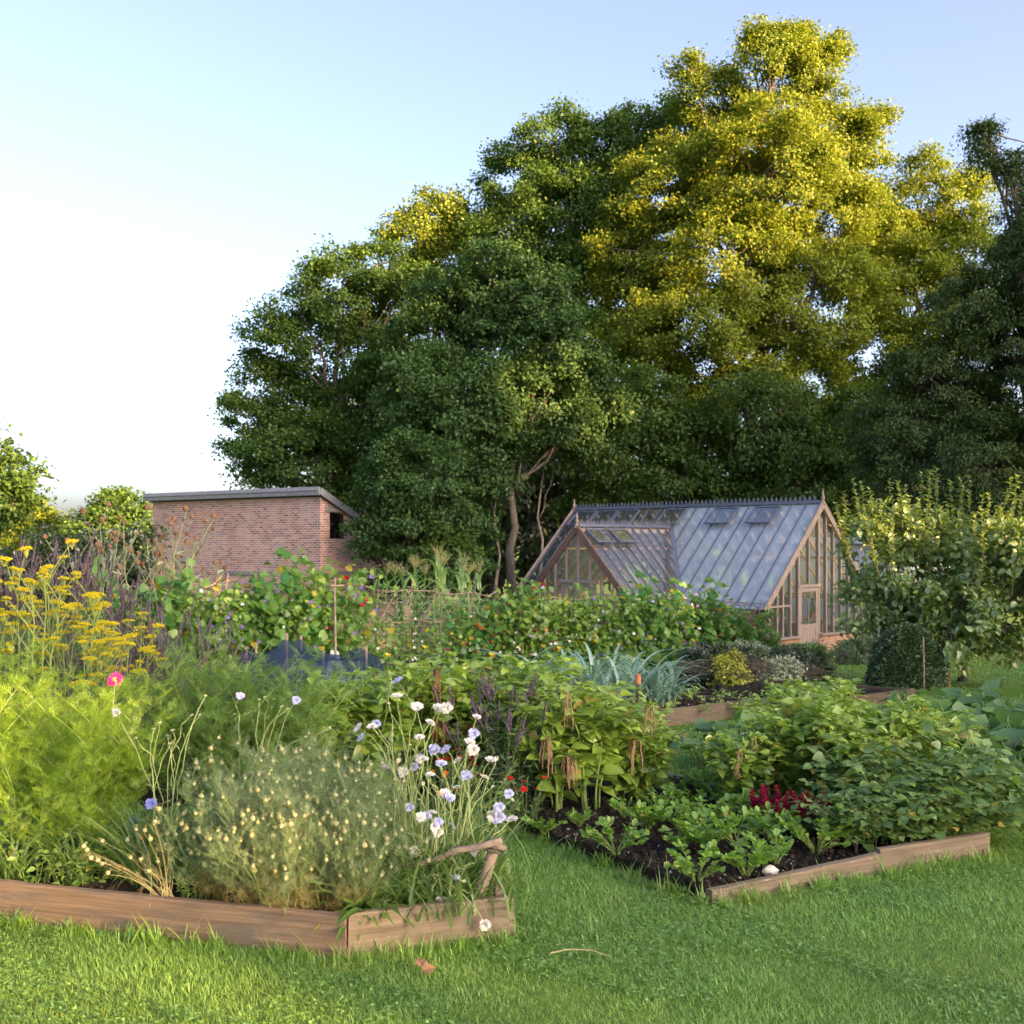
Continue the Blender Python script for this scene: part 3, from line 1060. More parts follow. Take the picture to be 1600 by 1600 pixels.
def tree(name, label, cat, base, lobes, leafm, barkm, leaf=0.26, clump=0.8, per=46, cover=1.0, trunk=0.35, seed=1, group=None, droop=0.35, flat=0.6,
         top=None, stems=1, tmpl=None, wide=1.0, fork=0.28, dense=1.0, holes=()):
    r = np.random.default_rng(seed)
    base = np.array(base, float)
    L = np.array(lobes, float)
    L[:, :3] -= base
    t = thing(name, label, cat, tuple(base), 0, group)
    mb, C = crown_mesh(L, leaf, clump, per, cover, r, droop, flat, wide, tmpl, dense)
    if holes:
        k = len((tmpl or shape_rhomb())[0])
        c = mb.v[0].reshape(-1, k, 3).mean(1) + base
        keep = np.ones(len(c), bool)
        for h in holes:
            keep &= ~h(c)
        mb.v, mb.t, mb.m = [mb.v[0].reshape(-1, k, 3)[keep].reshape(-1, 3)], [mb.t[0][: 2 * keep.sum()]], [mb.m[0][: 2 * keep.sum()]]
        mb.n = len(mb.v[0])
    mb.build('crown', leafm, t)
    ztop = L[:, 2].max() if top is None else top
    w = MB()
    for sI in range(stems):
        off = r.normal(size=3) * 0.5 * (sI > 0)
        off[2] = 0
        cx, cy_ = L[:, 0].mean() * 0.7, L[:, 1].mean() * 0.7
        T = limb(off + [0, 0, -0.3], (cx + off[0] * 2, cy_ + off[1] * 2, ztop * 0.86), r, 11, 0, 0.025)
        rad = np.linspace(trunk, trunk * 0.12, 11)
        rad[0] *= 1.35
        w.tube(T, rad, 10)
        for q in L[r.permutation(len(L))[: 26 if stems == 1 else 8]]:
            h0 = np.clip(q[2] * r.uniform(0.45, 0.8), ztop * fork, ztop * 0.8)
            k = np.interp(h0, T[:, 2], np.arange(11))
            a = np.array([np.interp(k, np.arange(11), T[:, c]) for c in range(3)])
            r0 = np.interp(k, np.arange(11), rad) * 0.55
            B = limb(a, q[:3], r, 7, 0.06, 0.05)
            w.tube(B, np.linspace(r0, min(0.03, trunk * .15), 7), 6)
            near = C[np.argsort(np.sum((C - q[:3]) ** 2, 1))[:60]]
            for c in near[r.permutation(len(near))[:9]]:
                w.tube(limb(B[r.integers(3, 7)], c, r, 5, 0.05, 0.06), np.linspace(min(0.035, trunk * .22), min(0.008, trunk * .06), 5), 4, cap=False)
    w.build('trunk', barkm, t, smooth=True)
    return t


def lobes_px(Y, arr, yd=0.85, s0=.92, s1=1.08):
    """lobes measured on the photograph at one distance, with the same depth as width"""
    out = []
    rr = np.random.default_rng(int(Y * 10))
    for px, py, rp, *e in arr:
        dy = e[0] if e else rr.uniform(-1, 1) * rp / F * Y * 0.9
        rp = rp * rr.uniform(s0, s1)
        p = at(px, py, Y)
        rm = rp / F * Y
        out.append((p[0], p[1] + dy, p[2], rm, rm * yd, rm * 0.92))
    return out


def gbase(px, Y):
    x = (px - 800) / F * Y
    return (x, Y, float(gz(x, Y)))


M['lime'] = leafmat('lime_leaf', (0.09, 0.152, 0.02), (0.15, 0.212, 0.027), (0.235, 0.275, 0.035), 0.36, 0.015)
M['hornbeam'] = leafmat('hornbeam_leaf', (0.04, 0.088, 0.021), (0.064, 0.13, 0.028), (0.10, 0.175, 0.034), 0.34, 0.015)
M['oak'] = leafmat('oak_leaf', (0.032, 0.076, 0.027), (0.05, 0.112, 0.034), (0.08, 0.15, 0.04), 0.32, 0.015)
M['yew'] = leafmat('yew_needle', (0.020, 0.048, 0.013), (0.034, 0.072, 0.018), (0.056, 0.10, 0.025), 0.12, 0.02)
M['bark_oak'] = plainmat('oak_bark', (0.06, 0.053, 0.045), (0.15, 0.135, 0.115), 4.0, 0.9, stretch=(3, 3, 1), bmp=0.5, bdist=0.02)
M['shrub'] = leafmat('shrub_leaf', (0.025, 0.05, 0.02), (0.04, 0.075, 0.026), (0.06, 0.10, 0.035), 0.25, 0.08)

T5 = [(1300, 72, 20), (1376, 192, 20), (1362, 232, 24), (1078, 112, 20), (972, 330, 26), (955, 390, 24), (1335, 305, 30), (1328, 420, 34), (1250, 66, 20), (1178, 66, 18), (1160, 520, 40), (1215, 380, 50), (1195, 95, 55), (1265, 90, 40), (1210, 76, 28), (1120, 140, 55), (1230, 180, 80), (1100, 230, 75), (1180, 290, 100), (1300, 210, 65), (1345, 205, 32), (1040, 300, 75), (1290, 330, 85),
      (1010, 400, 75), (1130, 420, 100), (1250, 460, 90), (1060, 520, 85), (1180, 560, 95), (1000, 560, 80), (1260, 600, 80), (1090, 650, 90)]
T4 = [(870, 212, 42), (815, 265, 60), (900, 260, 65), (1000, 195, 45), (960, 250, 65), (1040, 185, 30), (800, 330, 55), (880, 350, 80), (960, 370, 85), (790, 400, 60), (870, 450, 95), (970, 480, 95), (900, 560, 80), (1030, 300, 70)]
T2 = [(690, 340, 40), (662, 375, 40), (720, 365, 42), (700, 420, 60), (660, 450, 50)]
T1 = [(590, 415, 36), (540, 448, 52), (480, 500, 45), (440, 540, 45), (620, 470, 65), (420, 595, 42), (392, 645, 38), (540, 560, 85), (455, 640, 68), (388, 702, 36), (425, 720, 48), (560, 660, 90), (500, 725, 75), (640, 600, 75), (620, 720, 80)]
T3 = [(775, 435, 52), (715, 470, 62), (830, 470, 62), (680, 530, 62), (780, 540, 90), (865, 540, 60), (650, 610, 62), (735, 640, 85), (850, 630, 68), (900, 600, 46), (660, 700, 55), (755, 715, 55), (955, 640, 40), (720, 765, 40), (900, 680, 42)]
T6 = [(1440, 268, 40), (1400, 310, 55), (1480, 310, 50), (1515, 352, 32), (1430, 380, 85), (1370, 370, 55), (1500, 420, 65), (1400, 470, 85), (1350, 560, 85), (1450, 560, 85), (1330, 440, 60)]
T8 = [(1000, 640, 66), (1080, 690, 76), (1180, 670, 85), (1280, 670, 76), (1350, 650, 58), (950, 725, 60), (1050, 755, 66), (1150, 750, 76), (1250, 745, 76), (1340, 740, 60), (925, 785, 34)]
T7 = [(1540, 200, 11), (1556, 228, 17), (1578, 262, 26), (1612, 330, 44), (1672, 285, 50), (1590, 400, 36), (1640, 430, 80), (1500, 470, 50), (1560, 530, 75), (1455, 590, 58), (1540, 650, 85), (1400, 680, 52), (1480, 735, 75),
      (1600, 735, 85), (1680, 620, 100), (1390, 740, 40), (1640, 520, 70), (1700, 380, 90)]
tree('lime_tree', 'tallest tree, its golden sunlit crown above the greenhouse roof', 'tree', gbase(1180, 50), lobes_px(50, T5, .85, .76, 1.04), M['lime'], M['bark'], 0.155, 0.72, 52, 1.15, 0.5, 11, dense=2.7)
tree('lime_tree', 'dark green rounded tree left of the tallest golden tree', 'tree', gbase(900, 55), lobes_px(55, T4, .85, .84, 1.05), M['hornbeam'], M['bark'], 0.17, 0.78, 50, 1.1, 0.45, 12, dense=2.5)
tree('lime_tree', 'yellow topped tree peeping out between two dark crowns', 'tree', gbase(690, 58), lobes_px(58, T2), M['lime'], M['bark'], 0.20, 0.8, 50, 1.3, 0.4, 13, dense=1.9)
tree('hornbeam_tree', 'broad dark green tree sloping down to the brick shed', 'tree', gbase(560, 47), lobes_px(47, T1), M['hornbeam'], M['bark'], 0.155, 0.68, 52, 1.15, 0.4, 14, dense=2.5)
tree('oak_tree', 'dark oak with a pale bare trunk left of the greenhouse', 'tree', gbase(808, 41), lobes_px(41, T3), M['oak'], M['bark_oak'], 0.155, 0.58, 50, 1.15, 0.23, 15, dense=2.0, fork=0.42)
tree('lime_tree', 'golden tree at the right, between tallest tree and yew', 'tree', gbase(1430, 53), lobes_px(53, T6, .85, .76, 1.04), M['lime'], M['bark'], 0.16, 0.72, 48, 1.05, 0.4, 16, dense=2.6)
tree('hornbeam_tree', 'low dense green tree spreading right behind the greenhouse ridge', 'tree', gbase(1150, 45), lobes_px(45, T8), M['hornbeam'], M['bark'], 0.17, 0.68, 50, 1.1, 0.3, 17, droop=0.5, dense=1.9)
tree('yew_tree', 'very dark yew with hanging sprays at the right edge', 'tree', gbase(1640, 36), lobes_px(36, T7), M['yew'], M['bark'], 0.13, 0.5, 60, 1.1, 0.45, 18, droop=0.75, flat=0.4, wide=0.6, dense=2.2)
TB = [(600, 800, 90), (700, 840, 90), (800, 820, 90), (900, 830, 90), (760, 700, 90), (880, 740, 80), (960, 660, 90), (1060, 800, 90), (1200, 800, 90), (1350, 800, 90), (1480, 820, 90), (1600, 820, 90), (640, 700, 80), (1340, 690, 90), (1420, 700, 90), (1550, 700, 90)]
tree('thicket_tree', 'shaded thicket tree deep behind the oak trunk', 'tree', gbase(760, 60), lobes_px(60, TB[:7] + TB[12:13]), M['shrub'], M['bark'], 0.4, 1.1, 42, 1.1, 0.2, 19, stems=3)
tree('thicket_tree', 'shaded thicket tree deep behind the greenhouse and apple trees', 'tree', gbase(1350, 61), lobes_px(61, TB[7:12] + TB[13:]), M['shrub'], M['bark'], 0.4, 1.1, 42, 1.1, 0.2, 20, stems=3)
# slim bare stems between the oak and the greenhouse
for k, (px, Y, h, lean, lab) in enumerate([(832, 43, 9, 0.4, 'thin leaning bare trunk just right of the pale oak trunk'), (778, 44, 8, -0.5, 'thin grey sapling stem left of the pale oak trunk'),
                                     (745, 45, 7, -0.8, 'spindly shaded sapling leaning towards the brick shed')]):
    b0 = gbase(px, Y)
    tree('sapling', lab, 'tree', b0, [(b0[0] + lean, b0[1], b0[2] + h, 1.1, 1.1, 0.9), (b0[0] + lean + 0.8, b0[1], b0[2] + h * 0.85, 0.9, 0.9, 0.7)], M['hornbeam'], M['bark_pale'], 0.22, 0.6, 34, 0.8, 0.10, 30 + k, top=h * 1.1)
H1 = [(618, 770, 46), (640, 832, 50), (612, 868, 28), (690, 800, 56), (665, 745, 60), (625, 730, 46), (584, 768, 22), (720, 850, 50), (632, 890, 36), (580, 822, 20), (575, 850, 14)]
tree('holly_bush', 'dense dark bush growing against the right end of the brick shed', 'bush', gbase(625, 34.2), lobes_px(34.2, H1, .6), M['oak'], M['bark'], 0.13, 0.45, 60, 1.2, 0.1, 40, stems=3, dense=1.5)
tree('elder_bush', 'small light green bush behind the sweetcorn', 'bush', gbase(700, 33), lobes_px(33, [(700, 845, 26), (725, 862, 24), (680, 865, 24), (705, 880, 34)]), M['hornbeam'], M['bark'], 0.15, 0.4, 46, 1.0, 0.05, 41, stems=3)
# far left
tree('ash_tree', 'loose green tree cut off by the left edge', 'tree', gbase(-20, 36), lobes_px(36, [(5, 732, 32), (26, 748, 26), (-20, 705, 40), (0, 770, 42), (-40, 760, 60), (30, 785, 26), (-60, 700, 60), (15, 800, 34)]), M['hornbeam'], M['bark'], 0.19, 0.6, 40, 0.95, 0.25, 42)
tree('ash_tree', 'round sunlit tree far away beside the shed roof', 'tree', gbase(190, 140), lobes_px(140, [(185, 812, 38), (160, 830, 34), (212, 822, 34), (190, 850, 44), (150, 860, 30), (225, 855, 30), (190, 795, 26)]), M['hornbeam'], M['bark'], 0.5, 1.5, 50, 1.3, 0.3, 43)
tree('ash_tree', 'pale sunlit trees in the distance behind the left tree', 'tree', gbase(60, 150), lobes_px(150, [(60, 810, 24), (40, 800, 24), (80, 825, 20), (100, 845, 26), (20, 830, 30), (60, 850, 30), (120, 855, 24)]), M['lime'], M['bark'], 0.5, 1.6, 50, 1.3, 0.3, 44)
tree('laurel_bush', 'dark green bush below the distant round tree', 'bush', gbase(110, 27), lobes_px(27, [(95, 848, 24), (130, 860, 26), (170, 858, 24), (205, 848, 18), (80, 860, 26), (150, 875, 34), (200, 865, 28), (110, 885, 36)]), M['shrub'], M['bark'], 0.13, 0.4, 50, 1.2, 0.06, 45, stems=3)
tree('far_hedge', 'distant hedge closing the garden at the left', 'hedge', gbase(80, 70), lobes_px(70, [(x, 905, 42) for x in range(-120, 330, 45)]), M['shrub'], M['bark'], 0.4, 1.1, 40, 1.2, 0.1, 46, stems=2)

# unseen trees added behind the viewer to shade the garden, with gaps for sun
SH2 = nrm(np.array([SD.x, SD.y]))        # horizontal direction to the sun
SP2 = np.array([-SH2[1], SH2[0]])        # across it
M['far_leaf'] = leafmat('beech_leaf', (0.045, 0.085, 0.022), (0.07, 0.125, 0.03), (0.11, 0.165, 0.035), 0.3, 0.03)
def hole(u0, h0, du, dh):
    """an opening in the belt's foliage"""
    def f(c):
        u = c[:, 0] * SP2[0] + c[:, 1] * SP2[1]
        q = ((u - u0) / du) ** 2 + ((c[:, 2] - h0) / dh) ** 2
        return q < 1
    return f


def gap(px, py, Y, du, dh):
    """the opening that lets the sun reach the point seen at (px, py)"""
    p = at(px, py, Y)
    return hole(p[0] * SP2[0] + p[1] * SP2[1], p[2] + (60 - p[0] * SH2[0] - p[1] * SH2[1]) * math.tan(R(SUN_EL)), du, dh)


HOLES = [gap(1420, 785, 20, 1.0, 1.4), gap(1350, 775, 20.5, .6, 1.2), gap(1585, 790, 19.3, 1.0, 1.3), gap(1490, 850, 19.6, .6, .9), gap(1345, 900, 20, .4, .7), gap(523, 930, 14.3, .22, 1.2), gap(880, 940, 20.2, .35, 1.2), gap(690, 862, 20.3, .7, 1.0), gap(1420, 1062, 21.5, 1.0, .35), gap(1560, 1060, 21, .8, .3),
         gap(840, 600, 39, 1.8, 2.2), gap(970, 630, 40, 1.6, 1.8), gap(690, 650, 40, .5, 1.0), gap(800, 400, 41, 1.3, 1.2), gap(1210, 545, 46, 1.2, 1.2), gap(1110, 610, 44, .6, .9), gap(60, 885, 8.3, .5, .8), gap(1310, 1005, 29.9, .15, .6), gap(35, 742, 36, .6, .6)]
SHADE = [(6.1, 44, 14.5, 1.9), (8.0, 58, 19, 3.4), (12, 60, 20.5, 3.6), (17, 60, 23, 3.8), (22, 60, 25.5, 3.8), (27, 60, 30, 4.0), (32, 60, 34, 4.0), (37, 60, 31, 3.8), (42, 60, 30.5, 3.7), (47, 60, 32, 3.7), (52, 60, 33, 3.6), (57, 60, 33.5, 3.8)]
for k, (u, a, h, rad_) in enumerate(SHADE):
    p = SH2 * a + SP2 * u
    z0 = float(gz(p[0], p[1]))
    rr = np.random.default_rng(200 + k)
    lob = []
    zz = h - rad_ * 0.75
    while zz > 1.0:
        lob.append((p[0] + rr.uniform(-.5, .5), p[1] + rr.uniform(-.5, .5), zz, rad_, rad_, rad_ * 0.85))
        zz -= rad_ * 1.15
    tree('added_shade_tree', 'unseen tall beech added behind the viewer to shade the garden', 'tree', (p[0], p[1], z0), lob, M['far_leaf'], M['bark'], 0.7, 1.3, 26 if u > 5 else 8, 1.0 if u > 5 else .45, 0.35, 210 + k, holes=HOLES, group='unseen beeches added for their shade')

# ------------------------------------------------------------------ raised beds
M['plank_warm'] = plainmat('warm_plank', (0.095, 0.066, 0.045), (0.21, 0.15, 0.105), 5.0, 0.8, stretch=(0.4, 6, 12), bmp=0.7, bdist=0.005, stain=(5.0, (0.10, 0.085, 0.07), 0.50), detail=9.0)
M['plank_grey'] = plainmat('weathered_plank', (0.085, 0.068, 0.05), (0.19, 0.155, 0.115), 5.0, 0.85, stretch=(0.4, 6, 12), bmp=0.7, bdist=0.005, stain=(9.0, (0.30, 0.28, 0.25), 0.62), detail=9.0)
M['plank_dark'] = plainmat('dark_plank', (0.06, 0.045, 0.032), (0.13, 0.10, 0.07), 4.0, 0.85, stretch=(0.35, 5, 9), bmp=0.4, bdist=0.004)
M['hazel'] = plainmat('hazel_stick', (0.13, 0.095, 0.075), (0.30, 0.235, 0.19), 9.0, 0.8, stretch=(2, 2, 1), bmp=0.4, bdist=0.003)
M['chip'] = plainmat('pale_grit', (0.28, 0.25, 0.21), (0.48, 0.45, 0.40), 30.0, 0.9, bmp=0)
M['clod'] = plainmat('soil_clod', (0.010, 0.008, 0.007), (0.035, 0.026, 0.02), 30.0, 0.95, bmp=0.3)
OCT = (np.array([[1, 0, 0], [-1, 0, 0], [0, 1, 0], [0, -1, 0], [0, 0, 1], [0, 0, -1]], float) * [.5, .5, .4],
       np.array([[0, 2, 4], [2, 1, 4], [1, 3, 4], [3, 0, 4], [2, 0, 5], [1, 2, 5], [3, 1, 5], [0, 3, 5]]))


def board(parent, a, b, z0, h, th, mat, side=1, label=None, h2=None):
    """plank from a to b (ground points), its top h above the ground; object axis runs along the plank"""
    a, b = np.array(a, float), np.array(b, float)
    d = b - a
    L = np.linalg.norm(d)
    ang = math.atan2(d[1], d[0])
    za, zb = gz(0, a[1]), gz(0, b[1])
    m = MB()
    n = max(4, int(L / 0.18))
    r = np.random.default_rng(int(abs(a[0] * 100) + abs(b[1]) * 10))
    xs_ = np.linspace(0, L, n + 1)
    wob = np.cumsum(r.normal(size=n + 1)) * 0.0022
    top = r.normal(size=n + 1) * 0.0016
    V = []
    c = 0.006
    h_ = h
    for k, x in enumerate(xs_):
        h = h_ + ((h2 if h2 is not None else h_) - h_) * x / L
        y0, y1 = wob[k], wob[k] + side * th
        for y, z in ((y0, -0.12), (y0, h - c + top[k]), (y0 + side * c, h + top[k]), (y1 - side * c, h + top[k]), (y1, h - c + top[k]), (y1, -0.12)):
            V.append((x, y, z + z0))
    Q = [[6 * k + j, 6 * k + (j + 1) % 6, 6 * k + 6 + (j + 1) % 6, 6 * k + 6 + j] for k in range(n) for j in range(6)]
    m.quads(V, Q)
    e = 6 * n
    m.t.append(np.array([[0, 2, 1], [0, 3, 2], [0, 4, 3], [0, 5, 4], [e, e + 1, e + 2], [e, e + 2, e + 3], [e, e + 3, e + 4], [e, e + 4, e + 5]]))
    m.m.append(np.zeros(8, int))
    o = m.build('board', mat, parent)
    o.location = (a[0] - parent.location.x, a[1] - parent.location.y, za - parent.location.z)
    o.rotation_euler = (0, -math.asin(np.clip((zb - za) / L, -1, 1)), ang)
    if label:
        o['label'] = label
    return o


def soil(parent, P, lift, n=(40, 40), rough=0.02, clods=0, chips=0, seed=1, size=0.03):
    """bumpy soil over the quad P (4 ground points)"""
    r = np.random.default_rng(seed)
    P = np.array(P, float)
    u, v = np.meshgrid(np.linspace(0, 1, n[0]), np.linspace(0, 1, n[1]), indexing='ij')

    def bil(u, v):
        return (P[0] * (1 - u)[..., None] * (1 - v)[..., None] + P[1] * u[..., None] * (1 - v)[..., None] + P[2] * u[..., None] * v[..., None] + P[3] * (1 - u)[..., None] * v[..., None])
    XY = bil(u, v)
    Z = gz(XY[..., 0], XY[..., 1]) + lift + r.normal(size=u.shape) * rough * 0.5 + rough * np.sin(XY[..., 0] * 9 + 1) * np.cos(XY[..., 1] * 7)
    edge = np.minimum(np.minimum(u, 1 - u), np.minimum(v, 1 - v))
    Z -= np.where(edge < 0.01, 0.10, 0)
    o = np.array(parent.location)
    V = np.concatenate([XY, Z[..., None]], -1).reshape(-1, 3) - o
    i, j = np.meshgrid(np.arange(n[0] - 1), np.arange(n[1] - 1), indexing='ij')
    m = MB().quads(V, np.stack([i * n[1] + j, (i + 1) * n[1] + j, (i + 1) * n[1] + j + 1, i * n[1] + j + 1], -1).reshape(-1, 4))
    for cnt, mt, sz in ((clods, 1, size), (chips, 2, size * 0.5)):
        if cnt:
            uv = r.random((cnt, 2)) * 0.97 + 0.015
            q = bil(uv[:, 0], uv[:, 1])
            z = gz(q[:, 0], q[:, 1]) + lift + rough * np.sin(q[:, 0] * 9 + 1) * np.cos(q[:, 1] * 7) + 0.004
            m.leaves(OCT, np.concatenate([q, z[:, None]], -1) - o, rand_dirs(cnt, r), rand_dirs(cnt, r, 0.6), sz * r.lognormal(0, 0.45, cnt), r.uniform(.5, 1.1, cnt), mt)
    return m.build('soil', [M['soil'], M['clod'], M['chip']], parent)


def g2(p):
    return (p[0], p[1], float(gz(p[0], p[1])))


# near bed
Cn, En = np.array([-0.74, 4.78]), np.array([-0.015, 5.05])
D1, D2 = np.array([-0.954, 0.299]), np.array([-0.46, 0.888])
bed1 = thing('raised_bed', 'flower bed edged with warm brown planks, nearest, sunlit front corner', 'raised bed', g2(Cn))
board(bed1, Cn + D1 * 3.2, Cn + D1 * 0.0, 0, 0.20, 0.045, M['plank_warm'], 1)
board(bed1, Cn + np.array([0.006, 0.002]), En, 0, 0.205, 0.045, M['plank_grey'], 1)
board(bed1, En + D2 * 0.02 + np.array([0.035, 0.03]), En + D2 * 3.2, 0, 0.20, 0.045, M['plank_grey'], 1)
m = MB().box((En[0] - 0.03 + 0.74 - 0.02, En[1] - 4.78 + 0.085, 0.05), (0.05, 0.05, 0.36), rz=0.35, bev=0.004)
m.build('corner_post', M['plank_grey'], bed1)
soil(bed1, [Cn + D1 * 3.2 + [0, .05], Cn + [0, .05], En + D2 * 0.05 + [-.03, 0], En + D2 * 3.1], 0.15, (40, 40), 0.02, 900, 60, 3)
# bed with the celeriac
C2 = np.array([1.06, 5.63])
F2, L2 = np.array([0.875, 0.483]), np.array([-0.465, 0.885])
bed2 = thing('raised_bed', 'dark soil bed of young celeriac edged in front by two grey planks', 'raised bed', g2(C2))
board(bed2, C2 + L2 * 0.01, C2 + F2 * 1.24, 0, 0.075, 0.05, M['plank_grey'], 1, None, 0.13)
board(bed2, C2 + F2 * 1.26 + L2 * 0.02, C2 + F2 * 2.22 + L2 * 0.02, 0, 0.15, 0.05, M['plank_grey'], 1, 'paler plank at the potato end')
board(bed2, C2 + F2 * 2.2, C2 + F2 * 2.2 + L2 * 4.4, 0, 0.06, 0.05, M['plank_grey'], 1)
soil(bed2, [C2 + L2 * 0.06 - F2 * 0.02, C2 + F2 * 2.17 + L2 * 0.06, C2 + F2 * 2.17 + L2 * 4.4, C2 + L2 * 4.4 - F2 * 0.12], 0.06, (70, 90), 0.018, 4200, 520, 4, 0.026)
# beds further back
C3 = np.array([1.35, 13.15])
GA, GB = np.array([0.735, 0.678]), np.array([-0.678, 0.735])
bed3 = thing('raised_bed', 'half empty raised bed of seedlings beside the leeks', 'raised bed', g2(C3))
board(bed3, C3, C3 + GA * 3.1, 0, 0.22, 0.05, M['plank_grey'], 1)
board(bed3, C3 + GA * 3.1 + GB * 0.06, C3 + GA * 3.1 + GB * 3.6, 0, 0.2, 0.05, M['plank_dark'], 1)
board(bed3, C3 + GB * 3.6, C3 + GB * 0.06, 0, 0.2, 0.05, M['plank_dark'], 1)
soil(bed3, [C3 + GB * 0.05, C3 + GA * 3.05 + GB * 0.05, C3 + GA * 3.05 + GB * 3.6, C3 + GB * 3.6], 0.15, (40, 40), 0.03, 1500, 160, 5, 0.045)
C4 = np.array([6.5, 17.2])
bed4 = thing('raised_bed', 'dark boarded bed in front of the clipped box dome', 'raised bed', g2(C4))
board(bed4, C4 - GA * 2.6, C4, 0, 0.2, 0.05, M['plank_dark'], 1)
board(bed4, C4 + GB * 0.06, C4 + GB * 2.9, 0, 0.2, 0.05, M['plank_dark'], 1)
soil(bed4, [C4 - GA * 2.6 + GB * 0.05, C4 + GB * 0.05, C4 + GB * 2.9, C4 + GB * 2.9 - GA * 2.6], 0.13, (24, 24), 0.03, 400, 40, 6, 0.045)

# ------------------------------------------------------------------ plant makers
LM = {
    'amaranth': leafmat('amaranth_leaf', (0.161, 0.278, 0.047), (0.242, 0.387, 0.061), (0.336, 0.484, 0.084), 0.4, 0.08, 0.4, old=(0.34, 0.30, 0.07)),
    'cosmos': leafmat('cosmos_leaf', (0.163, 0.291, 0.026), (0.244, 0.393, 0.035), (0.341, 0.479, 0.047), 0.5, 0.04),
    'fennel': leafmat('feathery_leaf', (0.091, 0.192, 0.035), (0.142, 0.264, 0.045), (0.192, 0.324, 0.061), 0.45, 0.04),
    'nigella': leafmat('nigella_leaf', (0.130, 0.208, 0.110), (0.195, 0.286, 0.156), (0.286, 0.363, 0.221), 0.4, 0.03),
    'nigella_dry': leafmat('dry_thread_leaf', (0.208, 0.168, 0.065), (0.286, 0.233, 0.078), (0.389, 0.311, 0.130), 0.35, 0.03),
    'weed': leafmat('weed_leaf', (0.079, 0.172, 0.033), (0.118, 0.229, 0.044), (0.174, 0.300, 0.061), 0.4, 0.045, 0.45, old=(0.34, 0.30, 0.07)),
    'blade': leafmat('grassy_blade', (0.092, 0.178, 0.049), (0.138, 0.247, 0.066), (0.230, 0.345, 0.088), 0.4, 0.045, 0.45),
    'celery': leafmat('celery_leaf', (0.104, 0.229, 0.033), (0.159, 0.315, 0.044), (0.238, 0.414, 0.066), 0.4, 0.045, 0.45, old=(0.34, 0.30, 0.07)),
    'potato': leafmat('potato_leaf', (0.077, 0.159, 0.049), (0.114, 0.213, 0.061), (0.169, 0.276, 0.077), 0.35, 0.045, 0.45, old=(0.34, 0.30, 0.07)),
    'pumpkin': leafmat('pumpkin_leaf', (0.068, 0.165, 0.061), (0.100, 0.213, 0.077), (0.153, 0.276, 0.093), 0.35, 0.045, 0.45),
    'squash': leafmat('squash_leaf', (0.095, 0.200, 0.044), (0.143, 0.271, 0.055), (0.205, 0.358, 0.066), 0.4, 0.07, 0.4, old=(0.34, 0.30, 0.07)),
    'leek': leafmat('leek_leaf', (0.130, 0.260, 0.208), (0.195, 0.351, 0.286), (0.311, 0.468, 0.389), 0.25, 0.045, 0.45),
    'corn': leafmat('corn_leaf', (0.117, 0.246, 0.078), (0.182, 0.338, 0.110), (0.273, 0.428, 0.156), 0.4, 0.045, 0.45),
    'tassel': leafmat('corn_tassel', (0.20, 0.235, 0.11), (0.28, 0.31, 0.15), (0.36, 0.38, 0.21), 0.4, 0.02),
    'spiky': leafmat('loosestrife_leaf', (0.045, 0.103, 0.045), (0.072, 0.143, 0.058), (0.103, 0.195, 0.072), 0.35, 0.06),
    'climber': leafmat('climber_leaf', (0.085, 0.193, 0.049), (0.130, 0.261, 0.061), (0.198, 0.345, 0.037), 0.42, 0.03, old=(0.34, 0.30, 0.03)),
    'silver': leafmat('cardoon_leaf', (0.182, 0.246, 0.182), (0.260, 0.325, 0.233), (0.363, 0.416, 0.311), 0.25, 0.05),
    'greyleaf': leafmat('grey_shrub_leaf', (0.208, 0.273, 0.195), (0.325, 0.389, 0.286), (0.493, 0.546, 0.428), 0.3, 0.05),
    'golden': leafmat('golden_leaf', (0.260, 0.311, 0.039), (0.416, 0.468, 0.052), (0.546, 0.597, 0.091), 0.4, 0.06),
    'box': leafmat('box_leaf', (0.032, 0.078, 0.023), (0.052, 0.110, 0.031), (0.078, 0.150, 0.039), 0.25, 0.10, 0.35),
    'apple': leafmat('apple_leaf', (0.121, 0.209, 0.050), (0.187, 0.297, 0.077), (0.319, 0.418, 0.165), 0.4, 0.08, 0.4),
    'bean': leafmat('bean_leaf', (0.037, 0.178, 0.044), (0.114, 0.241, 0.055), (0.169, 0.316, 0.066), 0.42, 0.03, old=(0.34, 0.30, 0.03)),
}


def stemmat(name, a, b):
    return plainmat(name, a, b, 12.0, 0.55, bmp=0)


SM = {
    'green': stemmat('green_stem', (0.10, 0.17, 0.04), (0.17, 0.25, 0.07)),
    'pale': stemmat('pale_stem', (0.22, 0.30, 0.11), (0.32, 0.40, 0.17)),
    'straw': stemmat('straw_stem', (0.22, 0.21, 0.10), (0.34, 0.32, 0.17)),
    'dark': stemmat('dark_stem', (0.04, 0.06, 0.03), (0.08, 0.10, 0.05)),
    'yellow': stemmat('yellow_stem', (0.14, 0.20, 0.05), (0.22, 0.28, 0.07)),
    'sage': stemmat('sage_stem', (0.13, 0.16, 0.09), (0.20, 0.23, 0.13)),
}


def petalmat(name, a, b, trans=0.3):
    return leafmat(name, a, tuple((x + y) / 2 for x, y in zip(a, b)), b, trans, 0.02, 0.6, tcol=(1, 1, 1))


